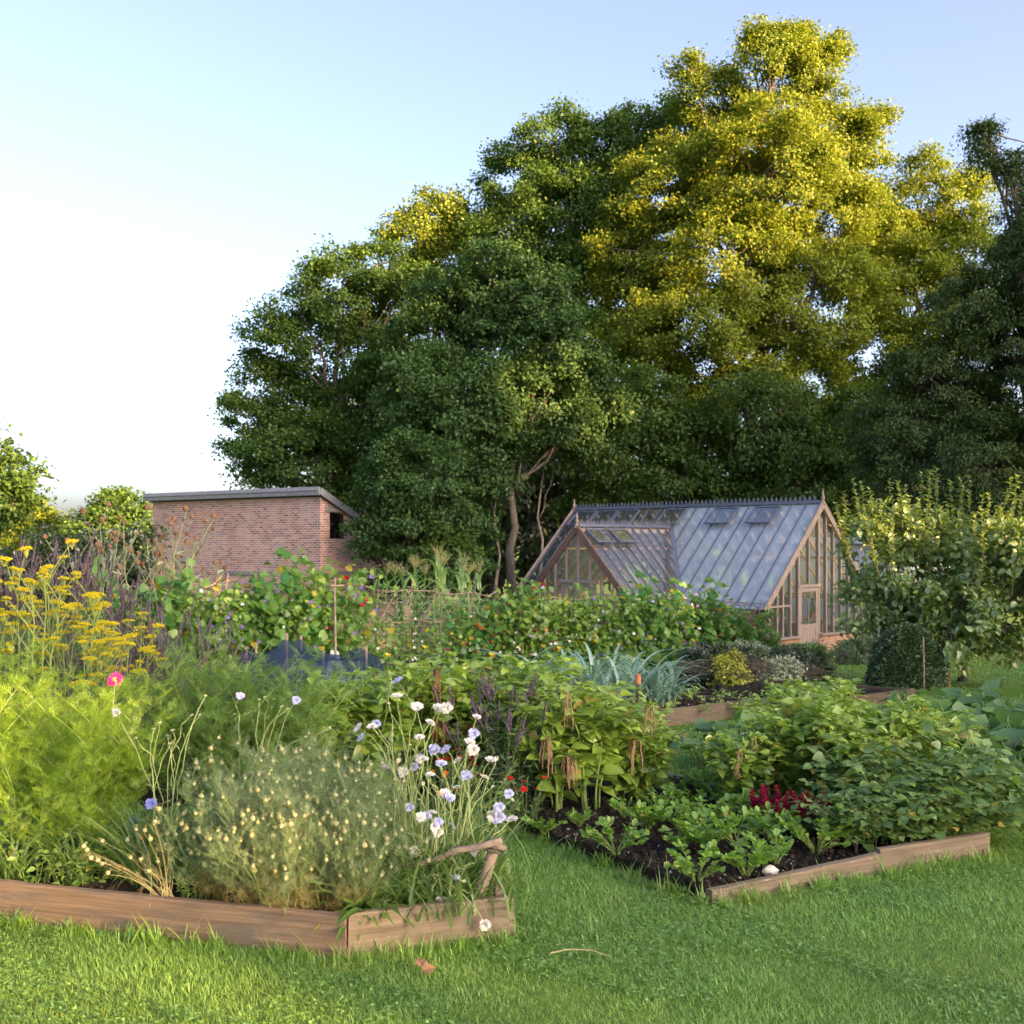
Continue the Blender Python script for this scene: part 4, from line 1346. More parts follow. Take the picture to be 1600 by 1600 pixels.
PM = {
    'lavender': petalmat('lavender_petal', (0.48, 0.51, 0.72), (0.64, 0.67, 0.84)),
    'white': petalmat('white_petal', (0.62, 0.62, 0.64), (0.78, 0.78, 0.76)),
    'blue': petalmat('blue_petal', (0.20, 0.26, 0.62), (0.34, 0.40, 0.75)),
    'cream': petalmat('cream_seedhead', (0.48, 0.47, 0.30), (0.66, 0.64, 0.46)),
    'pink': petalmat('magenta_petal', (0.50, 0.02, 0.16), (0.66, 0.04, 0.26)),
    'yellow': petalmat('yellow_petal', (0.62, 0.46, 0.02), (0.80, 0.62, 0.04)),
    'umbel': petalmat('golden_umbel', (0.34, 0.31, 0.008), (0.50, 0.46, 0.015), 0.2),
    'red': petalmat('red_petal', (0.42, 0.012, 0.01), (0.62, 0.03, 0.015)),
    'maroon': petalmat('crimson_petal', (0.22, 0.005, 0.03), (0.36, 0.012, 0.06)),
    'purple': petalmat('purple_petal', (0.15, 0.10, 0.32), (0.26, 0.18, 0.48)),
    'mauve': petalmat('dusky_mauve_spike', (0.055, 0.042, 0.06), (0.105, 0.08, 0.115), 0.1),
    'rust': petalmat('rusty_tassel', (0.12, 0.04, 0.028), (0.20, 0.08, 0.05), 0.1),
    'rust_pale': petalmat('faded_tassel', (0.21, 0.12, 0.08), (0.30, 0.19, 0.13), 0.1),
    'lime': petalmat('lime_tassel', (0.30, 0.40, 0.12), (0.42, 0.52, 0.20), 0.2),
    'brown': petalmat('thistle_scale', (0.14, 0.085, 0.05), (0.25, 0.15, 0.08), 0.1),
    'pod': petalmat('nigella_pod', (0.27, 0.38, 0.17), (0.44, 0.52, 0.29), 0.35),
    'podstripe': petalmat('nigella_stripe', (0.30, 0.19, 0.14), (0.40, 0.26, 0.18), 0.2),
    'orange': petalmat('orange_petal', (0.62, 0.20, 0.01), (0.75, 0.30, 0.02)),
}
OV = shape_ovate(0.30, 0.22, 0.10, petiole=0.16)
OVW = shape_ovate(0.42, 0.2, 0.10, petiole=0.2)
LANCE = shape_ovate(0.11, 0.35, 0.06)
LANCE2 = shape_ovate(0.16, 0.3, 0.08)
PUMP = shape_lobed([(-.10, .14), (-.16, .40), (.10, .54), (.28, .45), (.50, .60), (.66, .42), (.86, .26), (1, 0)], 0.16, 0.02)
CEL = shape_lobed([(0, .04), (.22, .30), (.30, .20), (.52, .46), (.62, .28), (.84, .28), (1, 0)], 0.10, 0.02)
FEATH = shape_threads(9, True, 0.020, True, 2, 1.1)
FEATH2 = shape_threads(9, True, 0.019, True, 5, 1.1)
NIG = shape_threads(5, True, 0.016, True, 9, 1.3)
STRAP = shape_strap(0.045, 7, 0.55, 0.2)
STRAPW = shape_strap(0.06, 8, 0.75, 0.5, 0.35)
BLADE = shape_strap(0.016, 6, 0.5, 0.3, 0.5)
PETAL = shape_ovate(0.42, 0.05, 0.05)
JAG = shape_lobed([(0, .02), (.18, .10), (.2, .24), (.28, .07), (.4, .10), (.44, .26), (.52, .08), (.64, .09), (.68, .20), (.76, .06), (.88, .08), (1, 0)], 0.0, 0.01)
ZUP = np.array([0, 0, 1.0])


def mk_stems(r, n, H, R0, lean, k=6, hv=0.2, curl=0.05):
    a = r.random(n) * 2 * math.pi
    rad = R0 * np.sqrt(r.random(n))
    B = np.stack([rad * np.cos(a), rad * np.sin(a), np.zeros(n)], 1)
    a2 = a + r.normal(size=n) * 0.6
    h = H * (1 - hv * r.random(n))
    t = np.linspace(0, 1, k)
    P = np.zeros((n, k, 3))
    l = lean * H * r.uniform(0.3, 1.0, n)
    for c, f in ((0, np.cos), (1, np.sin)):
        P[:, :, c] = B[:, c:c + 1] + (l * f(a2))[:, None] * t ** 1.5
    P[:, :, 2] = h[:, None] * (t - 0.12 * (l / max(H, 1e-3))[:, None] * t ** 2)
    P[:, 1:] += r.normal(size=(n, k - 1, 3)) * curl * H / k
    return P


def along(P, i, t):
    k = P.shape[1] - 1
    x = np.clip(t, 0, 1) * k
    a = np.minimum(x.astype(int), k - 1)
    f = (x - a)[:, None]
    return P[i, a] * (1 - f) + P[i, a + 1] * f


def leafy(mb, r, P, per, t0, t1, L, tmpl, up=0.3, mat=0, W=1.0, tip=0.6, jit=0.25, nflat=0.9):
    """leaves up each stem, turning round it, smaller towards the top"""
    n = len(P)
    i = np.repeat(np.arange(n), per)
    t = np.tile(np.linspace(t0, t1, per), n) + r.normal(size=n * per) * 0.03
    q = along(P, i, t)
    a = np.tile(np.arange(per) * 2.4, n) + i * 1.7 + r.normal(size=n * per) * 0.4
    u = up + r.normal(size=n * per) * jit
    D = np.stack([np.cos(a), np.sin(a), u], 1)
    N = r.normal(size=(n * per, 3)) * 0.35
    N[:, 2] += nflat
    s = L * r.uniform(0.7, 1.2, n * per) * (1 - (1 - tip) * np.clip((t - t0) / (t1 - t0 + 1e-6), 0, 1))
    return mb.leaves(tmpl, q, D, N, s, W, mat)


def flower_disc(n, R, petal=PETAL, W=1.0, cup=0.25, rings=((1.0, 0.0), (0.6, 0.4)), centre=0.25, mats=(0, 1), r=None, dome=0.5):
    mb = MB()
    r = r or np.random.default_rng(3)
    for s, up in rings:
        a = np.arange(n) * 2 * math.pi / n + up * 3 + r.normal(size=n) * 0.08
        D = np.stack([np.cos(a), np.sin(a), np.full(n, cup + up) + r.normal(size=n) * 0.08], 1)
        mb.leaves(petal, np.zeros((n, 3)) + [0, 0, up * 0.1 * R], D, np.array([0, 0, 1.0]) + r.normal(size=(n, 3)) * 0.15, R * s * r.uniform(.85, 1.1, n), W, mats[0])
    if centre:
        k = 26
        d = rand_dirs(k, r, 0.9)
        d[:, 2] = np.abs(d[:, 2])
        mb.leaves(OCT, d * [R * centre, R * centre, R * centre * dome], d, ZUP, R * 0.16, 1.0, mats[1])
    return mb


def put(name, label, cat, loc, parts, rz=0.0, s=1.0, group=None):
    t = thing(name, label, cat, loc, rz, group, s)
    for nm, me in parts:
        part(nm, me, t)
    return t


def gp(x, y, lift=0.0):
    return (float(x), float(y), float(gz(x, y)) + lift)


def nth(k):
    return ['first', 'second', 'third', 'fourth', 'fifth', 'sixth', 'seventh', 'eighth', 'ninth', 'tenth', 'eleventh', 'twelfth', 'thirteenth', 'fourteenth'][k]


# ---- makers: each returns its parts as (name, mesh)
def make_feathery(r, H, spread, n, per, L, leafm, tmpl):
    P = mk_stems(r, n, H, 0.10, spread, 7, 0.35)
    st = MB().tubes(P, np.linspace(0.005, 0.0015, 7), 4)
    # side shoots
    i = np.repeat(np.arange(n), 8)
    t = r.uniform(0.2, 0.95, len(i))
    q = along(P, i, t)
    a = r.random(len(i)) * 6.28
    l = H * 0.26 * r.uniform(0.6, 1.2, len(i))
    B = np.stack([q + np.stack([np.cos(a) * l * u * .8, np.sin(a) * l * u * .8, l * u * (1.0 - 0.2 * u)], 1) for u in (0, .33, .66, 1.0)], 1)
    st.tubes(B, np.linspace(0.0028, 0.001, 4), 3)
    fo = MB()
    leafy(fo, r, P, per, 0.18, 1.0, L, tmpl, 0.55, tip=0.8)
    leafy(fo, r, B, max(5, per // 2), 0.2, 1.0, L * 0.9, tmpl, 0.6, tip=0.8)
    return [('stems', st.mesh('feathery_stems', SM['green'])), ('foliage', fo.mesh('feathery_foliage', leafm))]


def make_amaranth(r, H, n=7, per=20, L=0.19, leafm='amaranth', spread=0.3):
    P = mk_stems(r, n, H, 0.07, spread, 7, 0.35)
    st = MB().tubes(P, np.linspace(0.010, 0.003, 7), 5)
    i = np.repeat(np.arange(n), 4)
    q = along(P, i, r.uniform(0.3, 0.8, len(i)))
    a = r.random(len(i)) * 6.28
    l = H * 0.32 * r.uniform(0.6, 1.2, len(i))
    B = np.stack([q + np.stack([np.cos(a) * l * u, np.sin(a) * l * u, l * u * (0.8 - 0.25 * u)], 1) for u in (0, .33, .66, 1.0)], 1)
    st.tubes(B, np.linspace(0.006, 0.002, 4), 4)
    fo = MB()
    leafy(fo, r, P, per, 0.2, 1.0, L, OV, 0.12, tip=0.55)
    leafy(fo, r, B, 10, 0.25, 1.0, L * 0.85, OV, 0.1, tip=0.65)
    # little top rosettes
    tip = np.concatenate([P[:, -1], B[:, -1]])
    k = np.repeat(np.arange(len(tip)), 5)
    a = r.random(len(k)) * 6.28
    fo.leaves(OV, tip[k], np.stack([np.cos(a), np.sin(a), r.uniform(0.2, 0.9, len(k))], 1), ZUP, L * 0.5 * r.uniform(.7, 1.2, len(k)), 0.9)
    return [('stems', st.mesh('amaranth_stems', SM['green'])), ('foliage', fo.mesh('amaranth_foliage', LM[leafm], smooth=True))], np.concatenate([P[:, -1], B[:, -1]])


def tassel_mesh(r, L, n, mat, w=0.0048):
    """bundle of hanging ropes of tiny flowers"""
    mb = MB()
    for k in range(n):
        a = r.random() * 6.28
        l = L * r.uniform(0.55, 1.0)
        t = np.linspace(0, 1, 9)
        o_ = 0.06 * L / 0.3 * r.uniform(.5, 1.2)
        P = np.stack([np.cos(a) * o_ * np.sin(t * 1.7) + r.normal(size=9) * .0015, np.sin(a) * o_ * np.sin(t * 1.7) + r.normal(size=9) * .0015, 0.06 * np.sin(t * 3.0) * (t < .5) - l * t ** 1.6], 1)
        rad = w * (0.6 + 0.6 * np.sin(np.clip(t * 3.0, 0, 3.1))) * r.uniform(.8, 1.3, 9)
        mb.tube(P, rad, 6)
        q = along(P[None], np.zeros(34, int), r.random(34))
        mb.leaves(OCT, q + r.normal(size=(34, 3)) * w * 0.6, rand_dirs(34, r), rand_dirs(34, r), w * 1.7)
    return mb.mesh('tassel', mat)


def make_celery(r, H=0.25, n=14):
    P = mk_stems(r, n, H, 0.025, 0.9, 5, 0.55, 0.05)
    st = MB().tubes(P, np.linspace(0.006, 0.003, 5), 5)
    fo = MB()
    for t0, per, sz in ((1.0, 3, 1.1), (0.88, 2, 1.0), (0.76, 2, 0.95), (0.63, 2, 0.8), (0.5, 2, .6)):
        i = np.repeat(np.arange(n), per)
        q = along(P, i, np.full(len(i), t0))
        d = nrm(P[i, -1] - P[i, -2])
        sd = nrm(np.cross(d, ZUP))
        off = np.tile(np.array([-1, 1, 0.1])[:per] if per == 3 else np.array([-1, 1.0]), n)[:, None]
        D = d * np.where(np.abs(off) < .5, 1.3, 0.55) + sd * off * 0.9 + r.normal(size=(len(i), 3)) * 0.2
        fo.leaves(CEL, q, D, ZUP + r.normal(size=(len(i), 3)) * 0.45, H * 0.23 * sz * r.uniform(.7, 1.2, len(i)), 1.0)
    return [('stalks', st.mesh('celery_stalks', SM['green'], smooth=True)), ('foliage', fo.mesh('celery_foliage', LM['celery']))]


def make_potato(r, H=0.5, n=12):
    P = mk_stems(r, n, H, 0.14, 0.75, 6, 0.4)
    st = MB().tubes(P, np.linspace(0.007, 0.003, 6), 4)
    # compound leaves: a rib with pairs of leaflets
    i = np.repeat(np.arange(n), 8)
    t = np.tile(np.linspace(0.2, 1.0, 8), n)
    q = along(P, i, t)
    a = np.tile(np.arange(8) * 2.4, n) + i * 2.1
    m = len(i)
    up = r.uniform(0.05, 0.6, m)
    D = nrm(np.stack([np.cos(a), np.sin(a), up], 1))
    L = 0.20 * r.uniform(.7, 1.15, m)
    tt = np.array([0, .5, 1.0])
    Rb = q[:, None, :] + D[:, None, :] * L[:, None, None] * tt[None, :, None]
    Rb[:, 2, 2] -= 0.03
    st.tubes(Rb, [0.003, 0.002, 0.0015], 3)
    fo = MB()
    S = nrm(np.cross(D, ZUP))
    for f, sg, sz in ((.35, 1, .7), (.35, -1, .7), (.62, 1, .85), (.62, -1, .85), (.86, 1, .9), (.86, -1, .9), (1.0, 0, 1.15)):
        p = along(Rb, np.arange(m), np.full(m, f))
        d = D * (0.5 if sg else 1.0) + S * sg + r.normal(size=(m, 3)) * 0.15
        d[:, 2] -= 0.15
        fo.leaves(OVW, p, d, ZUP + r.normal(size=(m, 3)) * 0.3, 0.085 * sz * r.uniform(.75, 1.2, m), 0.95)
    return [('stems', st.mesh('potato_stems', SM['green'])), ('foliage', fo.mesh('potato_foliage', LM['potato'], smooth=True))]


def make_bigleaf(r, n=22, H=0.55, L=0.23, leafm='pumpkin', R0=0.35):
    """squash or pumpkin: broad lobed leaves on long hollow stalks"""
    P = mk_stems(r, n, H, R0, 0.5, 5, 0.5, 0.03)
    st = MB().tubes(P, np.linspace(0.009, 0.006, 5), 5)
    d = P[:, -1] - P[:, -2]
    D = np.stack([d[:, 0], d[:, 1], -0.05 * np.ones(n)], 1) + r.normal(size=(n, 3)) * [.1, .1, .03]
    N = np.array([0, -0.25, 1.0]) + r.normal(size=(n, 3)) * 0.28
    fo = MB().leaves(PUMP, P[:, -1], D, N, L * r.uniform(.6, 1.2, n), r.uniform(.9, 1.1, n))
    m = n // 2
    Q = mk_stems(r, m, H * 0.6, R0, 0.5, 5, 0.5, 0.03)
    st.tubes(Q, np.linspace(0.007, 0.005, 5), 5)
    fo.leaves(PUMP, Q[:, -1], np.stack([Q[:, -1, 0], Q[:, -1, 1], 0 * Q[:, -1, 0]], 1) + 1e-3, ZUP + r.normal(size=(m, 3)) * 0.3, L * 0.8 * r.uniform(.6, 1.1, m))
    return [('stalks', st.mesh('leaf_stalks', SM['green'])), ('foliage', fo.mesh('big_leaves', LM[leafm], smooth=True))]


def make_leek(r, H=0.75):
    n = 14
    fo = MB()
    side = np.where(np.arange(n) % 2 == 0, 1, -1)
    a = r.normal(size=n) * 0.5 + np.where(side > 0, 0, math.pi)
    P = np.stack([np.zeros(n), np.zeros(n), 0.10 + np.arange(n) * 0.022], 1)
    D = np.stack([np.cos(a), np.sin(a), r.uniform(0.7, 2.4, n)], 1)
    N = np.stack([-np.cos(a), -np.sin(a), np.full(n, 0.5)], 1)
    fo.leaves(shape_strap(0.026, 9, 0.72, 0.25, 0.5), P, D, N, H * r.uniform(.6, 1.1, n))
    st = MB().tube([(0, 0, -0.02), (0, 0, 0.15), (0, 0, 0.32)], [0.02, 0.02, 0.012], 8)
    return [('stalk', st.mesh('leek_stalk', SM['pale'], smooth=True)), ('foliage', fo.mesh('leek_leaves', LM['leek'], smooth=True))]


def make_corn(r, H=2.0):
    P = mk_stems(r, 1, H, 0, 0.05, 8, 0.0, 0.03)
    st = MB().tubes(P, np.linspace(0.016, 0.006, 8), 6)
    fo = MB()
    n = 13
    t = np.linspace(0.12, 0.93, n)
    a = np.where(np.arange(n) % 2 == 0, 0, math.pi) + r.normal(size=n) * 0.45
    D = np.stack([np.cos(a), np.sin(a), r.uniform(0.5, 1.1, n)], 1)
    N = np.stack([-np.cos(a) * .5, -np.sin(a) * .5, np.ones(n)], 1)
    fo.leaves(STRAPW, along(P, np.zeros(n, int), t), D, N, r.uniform(.55, .85, n) * (1 - 0.3 * np.abs(t - .5)))
    ta = MB()
    k = 18
    a = r.random(k) * 6.28
    top = P[0, -1]
    u = np.linspace(0, 1, 6)
    lean = r.uniform(.1, .75, k)
    l = r.uniform(.22, .36, k)
    T = np.stack([top[None] + np.stack([np.cos(a) * lean * l * v, np.sin(a) * lean * l * v, l * v * (1 - lean * v * 0.6) + 0.04 * r.random(k)], 1) for v in u], 1)
    ta.tubes(T, np.array([.0025, .004, .0045, .0042, .0035, .002]), 4)
    return [('stalk', st.mesh('corn_stalk', SM['green'])), ('foliage', fo.mesh('corn_leaves', LM['corn'], smooth=True)), ('tassel', ta.mesh('corn_tassel', LM['tassel']))]


def make_spiky(r, H=1.2, n=16, leafm='spiky', spike='mauve', L=0.12, spread=0.35, sl=0.22):
    """loosestrife or vervain: leafy stems ending in slim flower spikes"""
    P = mk_stems(r, n, H, 0.14, spread, 7, 0.35)
    st = MB().tubes(P, np.linspace(0.005, 0.002, 7), 3)
    fo = MB()
    leafy(fo, r, P, 16, 0.1, 0.85, L, LANCE, 0.35, tip=0.5)
    sp = [MB() for _ in range(n)]
    for c in range(3):
        i = np.arange(n)
        a = r.random(n) * 6.28
        d = nrm(P[:, -1] - P[:, -2]) + np.stack([np.cos(a), np.sin(a), 0 * a], 1) * (0.0 if c == 0 else 0.45)
        l = sl * r.uniform(.6, 1.1, n) * (1 if c == 0 else 0.7)
        b0 = along(P, i, np.full(n, 1.0 if c == 0 else 0.93))
        S = b0[:, None] + nrm(d)[:, None] * l[:, None, None] * np.linspace(0, 1, 5)[None, :, None]
        for j in range(n):
            sp[j].tube(S[j], np.array([.004, .0075, .0065, .005, .0015]), 5)
            q = along(S[j:j + 1], np.zeros(16, int), r.random(16))
            sp[j].leaves(OCT, q + r.normal(size=q.shape) * 0.004, rand_dirs(16, r), rand_dirs(16, r), 0.013)
    return [('stems', st.mesh('spike_stems', SM['dark'])), ('foliage', fo.mesh('spike_foliage', LM[leafm]))] + [('flower_spike', s_.mesh('flower_spike', PM[spike])) for s_ in sp]


def make_climber(r, H=1.7, wdt=0.5, dens=780, L=0.09, leafm='climber', tmpl=None):
    """sweet pea or bean climbing a trellis: twining stems and hanging leaves in a flat mass"""
    n = 9
    P = mk_stems(r, n, H, 0.08, 0.16, 9, 0.35, 0.25)
    P[:, :, 0] = P[:, :, 0] * 1.4 + np.linspace(-wdt / 2, wdt / 2, n)[:, None]
    st = MB().tubes(P, np.linspace(0.005, 0.002, 9), 3)
    fo = MB()
    k = r.integers(0, n, dens * n // 6)
    t = r.random(len(k)) ** 0.75
    q = along(P, k, t) + r.normal(size=(len(k), 3)) * [.13, .13, .07]
    D = r.normal(size=(len(k), 3)) * [.8, .8, .4] + [0, -0.15, -0.25]
    N = r.normal(size=(len(k), 3)) * .45 + [0, -0.7, 0.6]
    fo.leaves(tmpl or OVW, q, D, N, L * r.uniform(.6, 1.35, len(k)), 1.0)
    return [('stems', st.mesh('vine_stems', SM['green'])), ('foliage', fo.mesh('vine_leaves', LM[leafm], smooth=True))], P


def make_weed(r, n=9, H=0.35, per=10, L=0.07, tmpl=None, leafm='weed', spread=0.5):
    P = mk_stems(r, n, H, 0.08, spread, 6, 0.5)
    st = MB().tubes(P, np.linspace(0.004, 0.0015, 6), 3)
    fo = MB()
    leafy(fo, r, P, per, 0.12, 1.0, L, tmpl or OV, 0.15, tip=0.6)
    return [('stems', st.mesh('weed_stems', SM['green'])), ('foliage', fo.mesh('weed_leaves', LM[leafm], smooth=True))]


def make_tuft(r, n=60, H=0.4, tmpl=None, leafm='blade', R0=0.08, up=1.3):
    a = r.random(n) * 6.28
    rad = R0 * np.sqrt(r.random(n))
    P = np.stack([rad * np.cos(a), rad * np.sin(a), np.zeros(n)], 1)
    a2 = a + r.normal(size=n) * .5
    D = np.stack([np.cos(a2), np.sin(a2), up * r.uniform(.5, 1.8, n)], 1)
    N = np.stack([-np.cos(a2), -np.sin(a2), np.full(n, 0.6)], 1)
    return MB().leaves(tmpl or BLADE, P, D, N, H * r.uniform(.5, 1.2, n)).mesh('grass_tuft', LM[leafm], smooth=True)

# ------------------------------------------------------------------ near bed planting
def gx(px, Y):
    return (px - 800) / F * Y


def on(px, Y, lift=0.0):
    return gp(gx(px, Y), Y, lift)


RG = np.random.default_rng(77)


def rot():
    return float(RG.random() * 6.28)


# feathery cosmos at the left
cos_v = [make_feathery(np.random.default_rng(300 + k), 1.0, 0.45, 9, 13, 0.14, LM['cosmos'], FEATH) for k in range(3)]
for k, (px, Y, H, lab) in enumerate([
        (-30, 6.15, 1.12, 'feathery yellow green cosmos cut by the left edge of the photo'),
        (45, 6.0, 1.05, 'tall feathery cosmos, leftmost one standing wholly in view'),
        (112, 6.1, 1.0, 'sunlit feathery cosmos second from left in the near bed'),
        (165, 6.3, .92, 'feathery cosmos carrying the single magenta flower'),
        (20, 6.75, 1.12, 'feathery cosmos behind the leftmost cosmos, under the yellow umbels'),
        (100, 6.9, 1.0, 'feathery cosmos in the second row below the yellow umbels'),
        (160, 5.75, 0.5, 'short feathery cosmos in front, above the weeds at the left'),
        (60, 5.75, 0.55, 'short feathery cosmos low at the left front')]):
    t = put('cosmos_plant', lab, 'cosmos', on(px, Y, 0.15), cos_v[k % 3], rot(), H, 'feathery cosmos plants')
    if k == 3:
        fl = flower_disc(8, 0.045, shape_ovate(0.5, 0.03, 0.04), 1.0, 0.10, ((1.0, 0.0),), 0.28, (0, 1))
        me = fl.mesh('cosmos_flower', [PM['pink'], PM['yellow']])
        top = at(180, 1062, 5.95)
        mx = Matrix.Translation(t.location) @ Matrix.Rotation(t.rotation_euler.z, 4, 'Z') @ Matrix.Diagonal((H, H, H, 1))
        q = mx.inverted() @ Vector(top)
        f_ = part('flower', me, t, tuple(q), (R(58), 0, -t.rotation_euler.z), 1.15)
        part('flower_stalk', MB().tube([(q.x * .5, q.y * .5, 0.5), (q.x * .8, q.y * .8, q.z * .85), tuple(q)], 0.003, 5).mesh('flower_stalk', SM['pale']), t)
fen_v = [make_feathery(np.random.default_rng(320 + k), 1.0, 0.42, 10, 14, 0.125, LM['fennel'], FEATH2) for k in range(2)]
for k, (px, Y, H, lab) in enumerate([
        (300, 7.4, 1.0, 'soft green feathery bush, left end of the middle clump'),
        (318, 7.5, 1.20, 'soft green feathery bush, tall left middle of the clump'),
        (368, 7.3, 1.22, 'soft green feathery bush, tallest middle of the clump'),
        (418, 7.45, 1.18, 'soft green feathery bush beside the blue net'),
        (455, 7.25, 1.05, 'soft green feathery bush, right end of the middle clump'),
        (375, 7.0, 0.95, 'low green feathery bush in front of the middle clump')]):
    put('fennel_plant', lab, 'fennel', on(px, Y, 0.03), fen_v[k % 2], rot(), H, 'feathery fennel bushes')


# love-in-a-mist with its papery pods
def make_pod():
    mb = MB()
    zs_ = np.linspace(0, 1, 7)
    rad = 0.011 * np.array([.25, .75, 1.0, 1.0, .82, .5, .15])
    mb.tube([(0, 0, 0.024 * z) for z in zs_], rad, 10, 0)
    for k in range(5):
        a = k * 1.2566
        mb.tube([(math.cos(a) * r_ * 1.03, math.sin(a) * r_ * 1.03, 0.024 * z) for z, r_ in zip(zs_, rad)], 0.0011, 4, 1)
        mb.tube([(0.002 * math.cos(a), 0.002 * math.sin(a), 0.023), (0.007 * math.cos(a), 0.007 * math.sin(a), 0.036)], [0.0012, 0.0005], 3, 0)
    n = 22
    a = np.arange(n) * 2.4
    D = np.stack([np.cos(a), np.sin(a), np.linspace(0.1, 1.2, n)], 1)
    mb.leaves((np.array([[0, .02, 0], [0, -.02, 0], [1, 0, .12], [.5, .015, .03]]), np.array([[0, 1, 3], [0, 3, 2], [1, 2, 3]])), np.zeros((n, 3)), D, ZUP, 0.030, 0.7, 2)
    return mb.mesh('seed_pod', [PM['pod'], PM['podstripe'], LM['nigella']], smooth=True)


pod = make_pod()


def make_nigella(r, H, n=24):
    P = mk_stems(r, n, H, 0.13, 0.62, 7, 0.6, 0.12)
    st = MB().tubes(P, np.linspace(0.0016, 0.0009, 7), 3)
    i = np.repeat(np.arange(n), 4)
    q = along(P, i, r.uniform(.2, .85, len(i)))
    a = r.random(len(i)) * 6.28
    l = H * .26 * r.uniform(.5, 1.1, len(i))
    B = np.stack([q + np.stack([np.cos(a) * l * u * .5, np.sin(a) * l * u * .5, l * u], 1) for u in (0, .33, .66, 1.0)], 1)
    st.tubes(B, [.0012, .001, .0009, .0008], 3)
    fo = MB()
    leafy(fo, r, P, 22, .3, 1.0, 0.07, NIG, 0.6, 0, tip=0.8, jit=.6)
    leafy(fo, r, B, 11, .1, 1.0, 0.06, NIG, 0.6, 0, tip=0.9, jit=.6)
    leafy(fo, r, P, 14, .02, .42, 0.075, NIG, 0.3, 1, tip=1.0, jit=.6)
    tips = np.concatenate([P[:, -1], B[:, -1]])
    return [('stems', st.mesh('nigella_stems', SM['green'])), ('foliage', fo.mesh('nigella_foliage', [LM['nigella'], LM['nigella_dry']]))], tips[r.permutation(len(tips))]


nig_v = [make_nigella(np.random.default_rng(340 + k), 0.7) for k in range(3)]
NIGS = [(340, 5.2, .72, 'pale podded love-in-a-mist, leftmost of the misty clump'), (395, 5.02, .78, 'pale podded love-in-a-mist at the front, left half'),
        (450, 4.98, .80, 'pale podded love-in-a-mist at the front, middle'), (505, 4.98, .78, 'pale podded love-in-a-mist at the front, right half'),
        (385, 5.35, .95, 'pale podded love-in-a-mist in the second row, left'), (435, 5.32, 1.05, 'pale podded love-in-a-mist in the second row, middle left'),
        (485, 5.3, 1.08, 'pale podded love-in-a-mist in the second row, middle right'), (540, 5.25, .95, 'pale podded love-in-a-mist in the second row, right'),
        (470, 5.65, 1.16, 'tallest love-in-a-mist at the back of the misty clump'), (520, 5.6, 1.10, 'tall love-in-a-mist at the back, beside the white scabious'),
        (565, 5.05, .70, 'pale podded love-in-a-mist next to the arching lance leaves'), (425, 5.65, 1.0, 'love-in-a-mist at the back left of the misty clump')]
for k, (px, Y, s, lab) in enumerate(NIGS):
    pr_, tips = nig_v[k % 3]
    rz = rot()
    t = put('nigella_plant', lab, 'nigella', on(px, Y, 0.15), pr_, rz, s, 'misty nigella plants gone to seed')
    for c in tips[:46]:
        part('seed_pod', pod, t, tuple(c), (RG.normal() * .25, RG.normal() * .25, rot()), float(RG.uniform(.65, 1.15)) / s)
# a fallen sheaf of dry stems
r = np.random.default_rng(360)
t = thing('dry_stalks', 'fallen sheaf of dry pale stalks with pods leaning left', 'dead stalks', on(262, 5.12, 0.16))
b0 = np.array(t.location)
st, fo = MB(), MB()
tips = []
for k in range(24):
    e = at(r.uniform(125, 275), r.uniform(1280, 1370), r.uniform(5.05, 5.4)) - b0
    mid = e * 0.5 + np.array([0.03, 0, 0.05 + r.uniform(-.02, .03)])
    u = np.linspace(0, 1, 6)[:, None]
    P = (1 - u) ** 2 * (r.normal(size=3) * [.03, .03, 0]) + 2 * u * (1 - u) * mid + u ** 2 * e
    st.tube(P, np.linspace(.0019, .001, 6), 4)
    tips.append(e)
    q = P[2:]
    fo.leaves(NIG, q, r.normal(size=(4, 3)) + [-.5, 0, .5], ZUP, 0.06)
st.build('stems', SM['straw'], t)
fo.build('foliage', LM['nigella_dry'], t)
for e in tips:
    part('seed_pod', pod, t, tuple(e), (r.normal() * .5, r.normal() * .5, rot()), 1.0)


# scabious: wiry stems with frilled pale heads
FR = shape_lobed([(0, .08), (.4, .30), (.75, .42), (.8, .30), (1.0, .26), (.92, .1), (1.05, 0)], 0.15, .04)
head_v = {c: flower_disc(15, 0.028, FR, 0.52, 0.12, ((1.0, 0.0), (.8, .3), (.58, .7)), 0.36, (0, 1), np.random.default_rng(5), .6).mesh('scabious_head', [PM[c], PM['white' if c != 'white' else 'cream']]) for c in ('lavender', 'white', 'blue')}
bud_me = flower_disc(9, 0.014, LANCE2, 1.2, 0.6, ((1.0, 0), (.8, .6)), 0.6, (0, 1), np.random.default_rng(6), .9).mesh('seed_head', [PM['cream'], PM['cream']])


